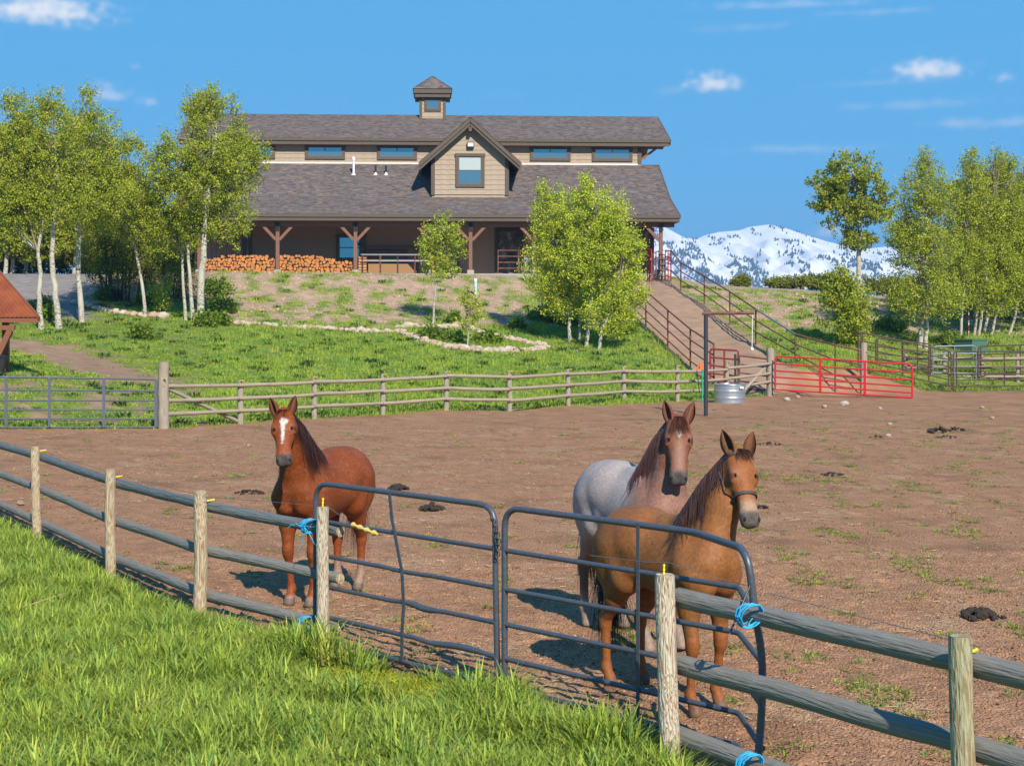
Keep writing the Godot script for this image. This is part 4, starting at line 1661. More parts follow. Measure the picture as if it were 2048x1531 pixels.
func build_near_gates() -> void:
	var hs := [1.41, 1.09, .80, .54, .285, .075]
	# left leaf
	var A := Vector3(-1.68, 0, -12.83)
	var B := Vector3(-.125, 0, -11.22)
	var o := thing("tube_gate", "dark blue tube gate leaf with buckled lower bars, tied to the fence", "gate", A)
	var D := B - A
	bent_tube("frame", round_path([Vector3(0, -.02, 0), Vector3(0, hs[0], 0), D + Vector3(0, hs[0], 0), D + Vector3(0, hs[1] - .1, 0), D * 1.0 + Vector3(.018, .02, -.012)], .17), .023, M.gate_paint, o, 12)
	for k in range(1, 6):
		var pts := []
		for j in 25:
			var t := j / 24.0
			var p := D * t + Vector3(0, hs[k], 0)
			if k == 3:
				p.y += .009 * smoothstep(.46, .52, t) * smoothstep(.62, .56, t) - .010 * smoothstep(.58, .64, t) * smoothstep(.76, .66, t)
			elif k == 4:
				p.y += -.012 * smoothstep(.58, .66, t) * smoothstep(.75, .68, t) + .012 * smoothstep(.74, .82, t) * smoothstep(1.0, .88, t)
			elif k == 5:
				p.y += .003 * sin(t * 9)
			elif k == 2:
				p.y -= .008 * smoothstep(.4, .5, t) * smoothstep(.7, .55, t)
			pts.append(p)
		var rad := []
		for j in 25:
			var t := j / 24.0
			rad.append(.0185 + (.008 * smoothstep(.52, .58, t) * smoothstep(.72, .66, t) if k == 3 else .0) + (.008 * smoothstep(.68, .73, t) * smoothstep(.95, .88, t) if k == 4 else .0))
		var s := Shape.new()
		s.tube(pts, rad, 10)
		part("bar", s, M.gate_paint, o)
	var dn := Vector3(D.z, 0, -D.x).normalized()
	var kk := [[.455, 1.41, .0], [.47, 1.2, .02], [.485, 1.09, .03], [.525, .80, .04], [.535, .54, .03], [.525, .285, .02], [.525, .075, 0.0]]
	var s := Shape.new()
	for j in kk.size() - 1:
		var p: Vector3 = D * kk[j][0] + Vector3(0, kk[j][1], 0) - dn * .022
		var q: Vector3 = D * kk[j + 1][0] + Vector3(0, kk[j + 1][1], 0) - dn * .022
		s.box((p + q) / 2, (q - p) / 2, D.normalized() * .017, dn * .004)
	part("brace", s, M.gate_paint, o)
	# foot piece under the latch side
	s = Shape.new()
	s.tube([D * .93 + Vector3(0, .06, 0), D * .95 + Vector3(0, -.1, .02)], [.016], 8)
	part("drop_pin", s, M.gate_paint, o)
	# right leaf, folded near its free end
	A = Vector3(-.055, 0, -11.15)
	o = thing("tube_gate", "dark blue tube gate leaf bent double at its end behind knotty post", "gate", A)
	var K := Vector3(1.19, 0, -9.9) - A
	var K2 := Vector3(1.455, 0, -9.63) - A
	var E := Vector3(1.405, 0, -8.95) - A
	var E2 := Vector3(1.50, 0, -8.98) - A
	var E3 := Vector3(1.455, 0, -8.95) - A
	var up := func(v: Vector3, h: float) -> Vector3: return v + Vector3(0, h, 0)
	bent_tube("frame", round_path([Vector3(0, -.05, 0), up.call(Vector3.ZERO, 1.41), up.call(K, 1.405), up.call(E, 1.43), up.call(E.lerp(E2, .5), 1.05), up.call(E2, .8), up.call(E2, .5), up.call(E3, .02)], .16), .0235, M.gate_paint, o, 12)
	for k in range(1, 6):
		var end: Vector3 = [E, E.lerp(E2, .5), E2, E2, E2, E3][k]
		bent_tube("bar", round_path([up.call(Vector3.ZERO, hs[k]), up.call(K2, hs[k] - .005), up.call(end, hs[k] - .05)], .05), .0185, M.gate_paint, o, 10)
	s = Shape.new()
	var D2 := K.normalized()
	var n2 := Vector3(D2.z, 0, -D2.x)
	var c := K * .745
	s.box(up.call(c - n2 * .022, .735), Vector3(0, .685, 0), D2 * .013, n2 * .004)
	part("brace", s, M.gate_paint, o)
	s = Shape.new()
	s.box(up.call(K * .16, .03), D2 * .05, Vector3(0, .035, 0), n2 * .004)
	part("foot_plate", s, M.gate_paint, o)
	for q in [[.55, 1.36], [.0, .3]]:
		pass
	# hooked rod hanging on the bent end
	s = Shape.new()
	s.tube([up.call(E, 1.22) + Vector3(.01, 0, .03), up.call(E, 1.14) + Vector3(-.03, 0, .06), up.call(E, .96) + Vector3(-.125, 0, .14)], [.006], 6)
	var rod := part("latch_rod", s, M.chain_steel, self, A)
	tag(rod, "thin steel latch rod hanging from the bent gate end", "rod")
	# chain joining the two leaves
	var ch := thing("chain", "short dark steel chain joining the two blue gate leaves", "chain", Vector3(-.10, 0, -11.17))
	for k in 13:
		var t := k / 12.0
		var p := Vector3(-.055 + .05 * sin(t * 2.4) + .012 * (k % 2), 1.33 - .29 * t, .04)
		var ls := Shape.new()
		var pts := []
		for j in 9:
			var a := TAU * j / 8
			pts.append(p + Vector3(cos(a) * .011 * (1.0 if k % 2 else .25), sin(a) * .019, cos(a) * .011 * (.25 if k % 2 else 1.0)))
		ls.tube(pts, [.0042], 5, false)
		part("link", ls, M.chain_steel, ch)
	# blue baling twine
	var dl := Vector3(1.275, 0, 1.17).normalized()
	twine("blue baling twine tied round the dark top rail beside the tan post", Vector3(-1.73, 1.045, -12.79), dl, .056, 6, true)
	twine("blue baling twine tied round the bottom rail at the tall grass", Vector3(-1.76, .215, -12.80), dl, .054, 5, true)
	var dr := Vector3(1.25, 0, 1.93).normalized()
	twine("blue baling twine knotted on the top rail at the bent gate end", Vector3(1.385, 1.08, -8.73), dr, .066, 5, false)
	twine("blue baling twine wound on the bottom rail at the bent gate end", Vector3(1.385, .21, -8.73), dr, .066, 7, false)
	# spring gate handle on its wire
	var a := P(706, 1049, 12.3)
	var b := P(755, 1068, 12.05)
	var hnd := thing("electric_fence_grip", "yellow insulated electric fence gate handle on a wire", "gate handle", a)
	var dd := b - a
	s = Shape.new()
	var pts := []
	var rad := []
	for k in 29:
		var t := k / 28.0
		pts.append(dd * t)
		var lump := .5 + .5 * cos(t * TAU * 3.5)
		rad.append(.010 + .014 * pow(lump, 1.5))
	s.tube(pts, rad, 10)
	part("grip", s, M.tan_plastic, hnd)
	s = Shape.new()
	s.tube([dd, dd * 1.12, dd * 1.16 + Vector3(0, .012, 0)], [.003], 5)
	part("hook", s, M.chain_steel, hnd)

func twine(label: String, at: Vector3, along: Vector3, r: float, turns: int, hang: bool) -> void:
	var o := thing("baling_twine", label, "twine", at)
	var side := Vector3.UP.cross(along).normalized()
	var s := Shape.new()
	var pts := []
	for k in turns * 12 + 1:
		var a := TAU * k / 12.0
		var rr := r + .006 + .004 * sin(k * 1.7)
		pts.append(along * (.035 * sin(k * .55) + .012 * sin(k * .21)) + Vector3.UP * sin(a) * rr + side * cos(a) * rr)
	s.tube(pts, [.0048], 5)
	part("coil", s, M.twine, o)
	for q in 4:
		s = Shape.new()
		var p: Vector3 = side * (r + .012) * -1 + along * rng.randf_range(-.03, .03)
		pts = [p]
		for k in 5:
			if hang:
				p += Vector3(rng.randf_range(-.03, .03), -.042 if q < 2 else rng.randf_range(-.02, .03), rng.randf_range(-.01, .03)) + along * (.03 if q % 2 else -.025)
			else:
				p += Vector3(rng.randf_range(0, .03), rng.randf_range(-.05, .03) if q < 2 else .012, -.015)
			pts.append(p)
		s.tube(pts, [.0045, .0045, .004, .003], 5)
		part("loose_end", s, M.twine, o)

# a tube gate or stock panel between two feet; every bar its own part
func panel(called: String, label: String, a: Vector3, b: Vector3, ha: Array, hb: Array, uprights: Array, r: float, m: Material, flat := 0.0, corner := .18) -> Node3D:
	var o := thing(called, label, "gate", a)
	var d := b - a
	var up := func(t: float, i: int) -> Vector3: return d * t + Vector3(0, lerpf(ha[i], hb[i], t), 0)
	var n := ha.size()
	bent_tube("frame", round_path([up.call(0.0, n - 1) + Vector3(0, -.02, 0), up.call(0.0, 0), up.call(1.0, 0), up.call(1.0, n - 1) - Vector3(0, .02, 0)], corner), r * 1.1, m, o, 8)
	for k in range(1, n):
		bar("bar", up.call(0.0, k), up.call(1.0, k), r, m, o, 8)
	var dn := d.normalized()
	var nn := Vector3(dn.z, 0, -dn.x).normalized()
	for t in uprights:
		if flat > 0:
			var s := Shape.new()
			var p: Vector3 = up.call(t, n - 1) - nn * (r + .006)
			var q: Vector3 = up.call(t, 0) - nn * (r + .006)
			s.box((p + q) / 2, (q - p) / 2, dn * flat, nn * .006)
			part("brace", s, m, o)
		else:
			bar("upright", up.call(t, n - 1), up.call(t, 0), r, m, o, 8)
	return o

func build_far_fence() -> void:
	var org := ground_point(893, 45.2)
	var o := thing("rail_fence", "weathered three-rail fence crossing the yard below the green slope", "fence", org)
	var ends := []
	var prev := []
	var list := [[327, 857, 725, .14], [480, 847, 760, .085], [628, 840, 753, .08], [766, 832, 748, .08], [893, 826, 743, .08], [1019, 823, 742, .08], [1137, 815, 738, .08], [1248, 806, 733, .08], [1355, 803, 731, .08], [1454, 797, 722, .08], [1541, 792, 697, .15]]
	for k in list.size():
		var d: float = 8400.0 / (list[k][1] - 640.0)
		var p := ground_point(list[k][0], d)
		var h := P(list[k][0], list[k][2], d).y - p.y
		var post := wood_post(o, p - org, h, list[k][3], M.far_wood, Vector3(rng.randf_range(-.02, .02), 0, 0), 10)
		insulator(post, p - org + Vector3(.02, h - (.02 if h < 1.4 else .42), list[k][3]), Vector3(.6, .2, .6), 1.7)
		prev.append(p)
	for k in list.size() - 1:
		for h in [1.04, .69, .35]:
			var a: Vector3 = prev[k] - org + Vector3(0, h + rng.randf_range(-.02, .02) + (.06 if k == 9 else 0.0), .11)
			var b: Vector3 = prev[k + 1] - org + Vector3(0, h + rng.randf_range(-.02, .02) + (.16 if k == 9 else 0.0) + (.03 if k == 8 else .0), .11)
			if k == 0:
				a.y += .06
			wood_rail(o, a, b, .055, M.far_rail_wood, .01, 8)
	var q := prev[0] as Vector3
	var w := prev[1] as Vector3
	var s := Shape.new()
	s.tube([q - org + Vector3(.05, 1.06, -.02), w - org + Vector3(-.05, .06, -.02)], [.05], 8)
	part("diagonal_brace", s, M.far_wood, o)
	s = Shape.new()
	q = prev[10]
	w = prev[9]
	s.tube([q - org + Vector3(-.1, 1.16, -.02), w - org + Vector3(.45, .12, -.02)], [.06], 8)
	part("diagonal_brace", s, M.far_wood, o)
	# grey tube gate to the left of it
	var a := ground_point(-95, 38.5)
	var b := ground_point(316, 38.7)
	panel("tube_gate", "grey tube farm gate closing the yard beside the stout fence post", a, b, [1.36, 1.02, .74, .50, .27, .05], [1.27, .97, .72, .48, .25, .04], [.02, .26, .47, .735, .99], .024, mat("far_gate_paint", lin(.09, .105, .125), .5), .04)
	# red gate
	a = ground_point(1551, 54.9)
	b = ground_point(1825, 53.4)
	panel("tube_gate", "bright red tube gate standing ajar at the foot of the ramp", a, b, [1.47, 1.19, .93, .70, .46, .24], [1.22, .92, .66, .42, .20, .03], [.335, .66], .03, M.red_paint, .045)
	# narrow red gate and rusty panel closing the ramp
	a = ground_point(1421, 56.6)
	b = ground_point(1477, 56.2)
	panel("ramp_gate", "narrow dark red pipe gate across the foot of the ramp", a, b, [1.42, 1.10, .80, .50, .22], [1.46, 1.12, .80, .50, .22], [.5], .034, mat("dark_red_pipe", lin(.22, .022, .022), .5), 0.0, .1)
	a = ground_point(1478, 56.1)
	b = ground_point(1538, 55.9)
	panel("ramp_gate", "rusty pipe panel beside the thick wooden gate post", a, b, [1.30, .98, .66, .36, .10], [1.24, .94, .60, .32, .08], [.02], .032, M.rust_pipe, 0.0, .1)
	var pl := thing("gate_pole", "dark grey steel hinge pole between the two ramp gates", "pole", ground_point(1471, 55.9))
	bar("shaft", Vector3(0, -.2, 0), Vector3(0, 1.38, 0), .045, M.black_pipe, pl)
	s = Shape.new()
	s.lathe(Vector3(0, 1.38, 0), [[.05, 0], [.05, .015], [0, .03]], 10)
	part("cap", s, M.black_pipe, pl)
	# brown stock panels to the right
	var hp := [1.57, 1.24, .96, .70, .46, .22]
	var list2 := [[1717, 1903, 58.8, 58.7, "brown stock panel reaching to the thick round post", .0], [1907, 2120, 58.7, 58.9, "brown stock panel with bowed feet in front of green gate", .0], [1752, 1862, 60.6, 60.9, "brown stock panel standing behind another, beside the pale gate", .0], [1957, 2130, 61.0, 62.6, "brown stock panel rising behind the pale grey gate", .12]]
	for k in list2:
		a = ground_point(k[0], k[2])
		b = ground_point(k[1], k[3])
		a.y = maxf(a.y, 0) if k[2] < 60 else a.y * .5
		b.y = maxf(b.y, 0) if k[2] < 60 else b.y * .5
		var pn := panel("livestock_hurdle", k[4], a, b, hp, hp, [.03, .48, .76, .97], .026, M.brown_panel)
		if k[2] < 60:
			for t in [.95, .05]:
				var d := b - a
				var f: Vector3 = d * t
				bent_tube("foot", round_path([f + Vector3(-.22, .22, 0), f + Vector3(-.22, .0, 0), f + Vector3(.22, .0, 0), f + Vector3(.22, .22, 0)], .15), .022, M.brown_panel, pn, 8)
	a = ground_point(1866, 60.9)
	b = ground_point(1953, 61.0)
	a.y *= .5
	b.y *= .5
	panel("tube_gate", "pale blue grey tube gate between brown stock panels", a, b, [1.48, 1.18, .92, .66, .42, .18], [1.60, 1.28, 1.0, .74, .46, .2], [.5], .028, M.grey_pipe)
	# round post and the wooden fence behind
	var rp := thing("round_post", "thick round wooden post where the ramp railing ends", "post", ground_point(1728, 57.6))
	wood_post(rp, Vector3.ZERO, P(1728, 686, 57.6).y - rp.position.y, .13, M.far_wood)
	insulator(rp, Vector3(.05, 1.2, .13), Vector3(.5, .2, .6), 1.5)
	org = ground_point(1812, 61.4)
	org.y = .12
	o = thing("rail_fence", "grey wooden rail fence behind the brown stock panels", "fence", org)
	prev = []
	for px in [1812, 1889, 1964, 2036, 2110]:
		var p := ground_point(px, 61.4)
		p.y = org.y
		wood_post(o, p - org, 1.30, .085, M.far_wood, Vector3.ZERO, 8)
		prev.append(p - org)
	for k in 4:
		for h in [1.12, .76, .38]:
			wood_rail(o, prev[k] + Vector3(0, h, .1), prev[k + 1] + Vector3(0, h, .1), .06, M.far_rail_wood, .01, 8)

func build_yard_things() -> void:
	# pole with an arm and a hanging rope
	var p := ground_point(1412, 44.2)
	var o := thing("hitching_pole", "tall dark steel pole with rusty arm and hanging white rope", "pole", p)
	var top := P(1412, 629, 44.2).y - p.y
	bar("shaft", Vector3(0, -.3, 0), Vector3(0, top, 0), .062, M.black_pipe, o, 14)
	bar("arm", Vector3(-.1, top + .035, 0), Vector3(1.42, top + .05, 0), .045, M.rust_pipe, o, 10)
	bar("rope", Vector3(1.38, top + .02, 0), Vector3(1.36, top - .98, 0), .011, M.white_plastic, o, 6)
	var s := Shape.new()
	s.lump(Vector3(1.36, top - 1.02, 0), Vector3(.05, .06, .05), noise_b, .0, 6, 10)
	part("rope_handle", s, M.white_plastic, o)
	# galvanized stock tank
	p = ground_point(1459.5, 50.9)
	o = thing("stock_tank", "round galvanized steel stock tank at the rail fence", "stock tank", p)
	s = Shape.new()
	var prof := []
	for k in 25:
		var y := .62 * k / 24.0
		var r := .525
		for f in [.17, .40]:
			r += .014 * exp(-pow((y - f) / .022, 2))
		prof.append([r, y])
	s.lathe(Vector3.ZERO, prof, 40)
	part("wall", s, M.galvanized, o)
	s = Shape.new()
	var ring := []
	for k in 41:
		ring.append(Vector3(cos(TAU * k / 40) * .53, .62, sin(TAU * k / 40) * .53))
	s.tube(ring, [.02], 8, false)
	part("rim", s, M.galvanized, o)
	s = Shape.new()
	s.lathe(Vector3(0, .5, 0), [[0, 0], [.52, 0]], 32)
	var wm := mat("tank_water", lin(.03, .04, .04), .05)
	part("water", s, wm, o)
	s = Shape.new()
	s.abox(Vector3(.27, .5, .40), Vector3(.40, .56, .52))
	part("label_plate", s, M.white_plastic, o)
	# yard hydrant on a green post
	p = ground_point(1405, 51.3)
	o = thing("hydrant", "green post with orange hydrant head by the rail fence", "hydrant", p)
	bar("post", Vector3(0, -.2, 0), Vector3(0, 1.15, 0), .03, M.green_post, o)
	s = Shape.new()
	s.abox(Vector3(-.09, 1.1, -.05), Vector3(.09, 1.32, .05))
	s.tube([Vector3(-.08, 1.25, 0), Vector3(-.17, 1.18, 0), Vector3(-.19, 1.08, 0)], [.03], 8)
	part("head", s, M.orange_plastic, o)
	bar("hose", Vector3(-.19, 1.1, 0), Vector3(-.10, .3, .02), .016, M.black_plastic, o, 6)
	# utility box
	p = on_ground(1943, 703, 55)
	o = thing("utility_box", "green metal utility box at the foot of the aspens", "utility box", p, .6)
	s = Shape.new()
	s.abox(Vector3(-.5, -.2, -.45), Vector3(.5, .50, .45))
	part("cabinet", s, M.utility_green, o)
	s = Shape.new()
	s.abox(Vector3(-.53, .50, -.48), Vector3(.53, .56, .48))
	part("lid", s, M.utility_green, o)
	# striped marker stake
	p = on_ground(1938, 672, 55)
	o = thing("marker_stake", "thin red and white striped stake between aspen trunks", "stake", p)
	for k in 6:
		bar("stripe", Vector3(0, k * .24 - (.1 if k == 0 else 0.0), 0), Vector3(0, k * .24 + .24, 0), .02, M.red_paint if k % 2 else M.white_plastic, o, 6)
	# teal drain pipe on the bank
	p = on_ground(951, 590, 60)
	o = thing("drain_pipe", "pale teal plastic stand pipe on the gravel bank", "pipe", p)
	var hh := P(951, 559, -p.z).y - p.y
	bar("shaft", Vector3(0, -.3, 0), Vector3(0, hh, 0), .075, M.teal_plastic, o, 12)
	s = Shape.new()
	s.lathe(Vector3(0, hh, 0), [[.085, -.1], [.085, .02], [.05, .05], [0, .055]], 12)
	part("cap", s, M.white_plastic, o)
# ---------------------------------------------------------------- stone edgings
func stone_meshes() -> Array:
	var out := []
	for k in 8:
		var s := Shape.new()
		s.col = [Color(.66, .50, .37), Color(.70, .56, .43), Color(.60, .43, .30), Color(.73, .61, .50)][k % 4]
		s.lump(Vector3(k * 3.0, 0, 0), Vector3(1, .75, .85), noise_a, .42, 6, 9)
		for j in s.v.size():
			s.v[j] -= Vector3(k * 3.0, 0, 0)
		s.smooth()
		out.append(s.mesh())
	return out

func build_stones() -> void:
	var ms := stone_meshes()
	var lines := [
		["pale boulder edging running under the aspen trunks", [[150, 607], [180, 616], [215, 623], [250, 629], [300, 635], [332, 637]], 1, .19],
		["pale stone edging below the gravel bank", [[398, 642], [445, 645], [500, 650], [560, 654], [600, 657], [650, 659], [700, 662], [760, 665], [800, 665]], 2, .15],
		["pale stone ring round the planted bed, lower side", [[800, 665], [820, 673], [850, 683], [885, 692], [925, 699], [970, 702], [1020, 703], [1060, 702], [1095, 696]], 3, .14],
		["pale stone ring round the planted bed, upper side", [[790, 657], [830, 653], [870, 656], [925, 652], [965, 668], [1000, 675], [1040, 683], [1092, 694]], 2, .14],
		["pale boulders along the gravel drive", [[0, 545], [30, 541], [62, 537]], 1, .22]]
	for ln in lines:
		var pts := []
		for q in ln[1]:
			pts.append(on_ground(q[0], q[1], 30))
		var o := thing("stone_edging", ln[0], "edging", pts[0])
		for k in pts.size() - 1:
			var a: Vector3 = pts[k]
			var b: Vector3 = pts[k + 1]
			var len := a.distance_to(b)
			for row in ln[2]:
				var t := rng.randf() * .2
				while t < len:
					var r: float = ln[3] * rng.randf_range(.65, 1.35)
					var p := a.lerp(b, clampf(t / len, 0, 1))
					var off: float = (row - (ln[2] - 1) * .5) * ln[3] * 1.7 + rng.randf_range(-.07, .07)
					p.z += off
					p.x += rng.randf_range(-.04, .04)
					p.y = terrain(p.x, -p.z) + r * rng.randf_range(.15, .4)
					var st := piece("stone", ms[rng.randi() % ms.size()], M.stone, o, p - pts[0])
					st.basis = Basis(Vector3.UP, rng.randf() * TAU) * Basis.from_scale(Vector3(r * rng.randf_range(.9, 1.4), r * rng.randf_range(.75, 1.1), r))
					t += r * 1.75
	# loose gravel and rubble over the banks
	var where := []
	var tint := PackedColorArray()
	while where.size() < 4200:
		var px := rng.randf_range(380, 2100)
		var d := rng.randf_range(60, 82)
		var x := (px - 1024) * d / LENS
		var g := cover(x, d)
		if rng.randf() < g + .02 or soil.r < .465 or (d > 79.0 and px < 1300):
			continue
		var r := rng.randf_range(.02, .055) * (1.7 if rng.randf() < .06 else 1.0)
		where.append(Transform3D(Basis(Vector3.UP, rng.randf() * TAU) * Basis.from_scale(Vector3(r, r * .8, r)), Vector3(x, relief_at(x, d, false) + r * .2, -d)))
		var f := rng.randf_range(.75, 1.25)
		tint.append(Color(.90 * f, .84 * f, .80 * f))
	var lump := Shape.new()
	lump.col = Color(.56, .42, .32)
	lump.lump(Vector3.ZERO, Vector3.ONE, noise_a, .4, 4, 6)
	lump.smooth()
	var o := many("rubble", lump.mesh(), M.clod, where, tint)
	tag(o, "pale tan rubble strewn over the gravel banks", "rubble")

# ---------------------------------------------------------------- little hut with a rusty roof at the edge
func build_hut() -> void:
	var d := 45.0
	var p := P(-40, 640, d)
	var foot := Vector3(p.x, terrain(p.x, d), p.z)
	var o := thing("feed_shelter", "open feed shelter with rusty corrugated roof on braced timber post", "shelter", foot)
	# roof edge as seen: ridge running up to the left, eave along the bottom
	var e1 := P(80, 634, d) - foot
	var e0 := P(-210, 634, d) - foot
	var r1 := P(-2, 540, d + 1.6) - foot
	var r0 := P(-292, 540, d + 1.6) - foot
	var s := Shape.new()
	var n := 130
	var up := r1 - e1
	var nn := (e1 - e0).cross(up).normalized()
	for k in n:
		for j in [0, 1]:
			pass
		var a := e0.lerp(e1, float(k) / n)
		var b := e0.lerp(e1, float(k + 1) / n)
		var wa := nn * .022 * sin(k * PI / 2)
		var wb := nn * .022 * sin((k + 1) * PI / 2)
		s.face(a + wa, b + wb, b + wb + up, a + wa + up, 1, 1)
	part("roof_sheet", s, M.rusty_roof, o)
	s = Shape.new()
	s.face(e1 - nn * .05, e1 + up - nn * .05, e0 + up - nn * .05, e0 - nn * .05)
	part("roof_boards", s, M.hut_wood, o)
	beam("eave_board", o, e0 + Vector3(0, -.09, -.06), e1 + Vector3(-.02, -.09, -.06), .05, .13, M.hut_wood)
	beam("rake_board", o, e1 + Vector3(-.03, -.04, 0), r1 + Vector3(-.03, -.04, 0), .05, .12, M.hut_wood)
	var bm := P(29, 655, d + .1) - foot
	beam("beam", o, Vector3(bm.x - 3.0, bm.y, bm.z), bm, .14, .14, M.hut_wood)
	var q0 := P(20, 660, d + .1) - foot
	var q1 := P(-6, 714, d + .1) - foot
	beam("post_brace", o, q1, q0, .15, .17, M.hut_wood)
	beam("post", o, Vector3(q1.x - .25, -.3, q1.z), Vector3(q1.x - .25, bm.y - .07, q1.z), .18, .18, M.hut_wood)
	beam("post", o, Vector3(q1.x - 2.9, -.3, q1.z), Vector3(q1.x - 2.9, bm.y - .07, q1.z), .18, .18, M.hut_wood)
	beam("post", o, Vector3(q1.x - .25, -.3, q1.z - 1.5), Vector3(q1.x - .25, bm.y + 1.0, q1.z - 1.5), .18, .18, M.hut_wood)
	var fb := thing("feed_box", "black plastic feed box hung on the shelter post", "box", foot + Vector3(q1.x + .16, 0, q1.z + .14))
	s = Shape.new()
	var y0 := P(0, 742, d).y - foot.y
	var y1 := P(0, 712, d).y - foot.y
	s.box(Vector3(-.06, (y0 + y1) / 2, 0), Vector3(.17, -.03, 0), Vector3(.05, (y1 - y0) / 2, 0), Vector3(0, 0, .12))
	part("tub", s, M.black_plastic, fb)
	s = Shape.new()
	s.box(Vector3(-.04, y1 + .02, .0), Vector3(.2, -.03, 0), Vector3(0, .025, 0), Vector3(0, 0, .15))
	part("rim", s, M.black_plastic, fb)
# ---------------------------------------------------------------- trees
func leaf(s: Shape, p: Vector3, dir: Vector3, size: float, col: Color) -> void:
	var side := dir.cross(Vector3(rng.randf_range(-1, 1), rng.randf_range(-1, 1), rng.randf_range(-1, 1)))
	if side.length_squared() < .001:
		side = Vector3(1, 0, 0)
	side = side.normalized() * size * .46
	var tip := p + dir * size
	var mid := p + dir * size * .48
	var nn := dir.cross(side).normalized()
	var k := s.v.size()
	s.v.append(p); s.v.append(mid + side + nn * size * .08); s.v.append(tip); s.v.append(mid - side + nn * size * .08)
	for j in 4:
		s.n.append(nn)
		s.t.append(Vector2(.5, .5))
		s.c.append(col)
	s.i.append_array([k, k + 1, k + 2, k, k + 2, k + 3])

var leaf_tones := [Color(.30, .35, .03), Color(.355, .395, .034), Color(.235, .30, .03), Color(.39, .41, .045)]

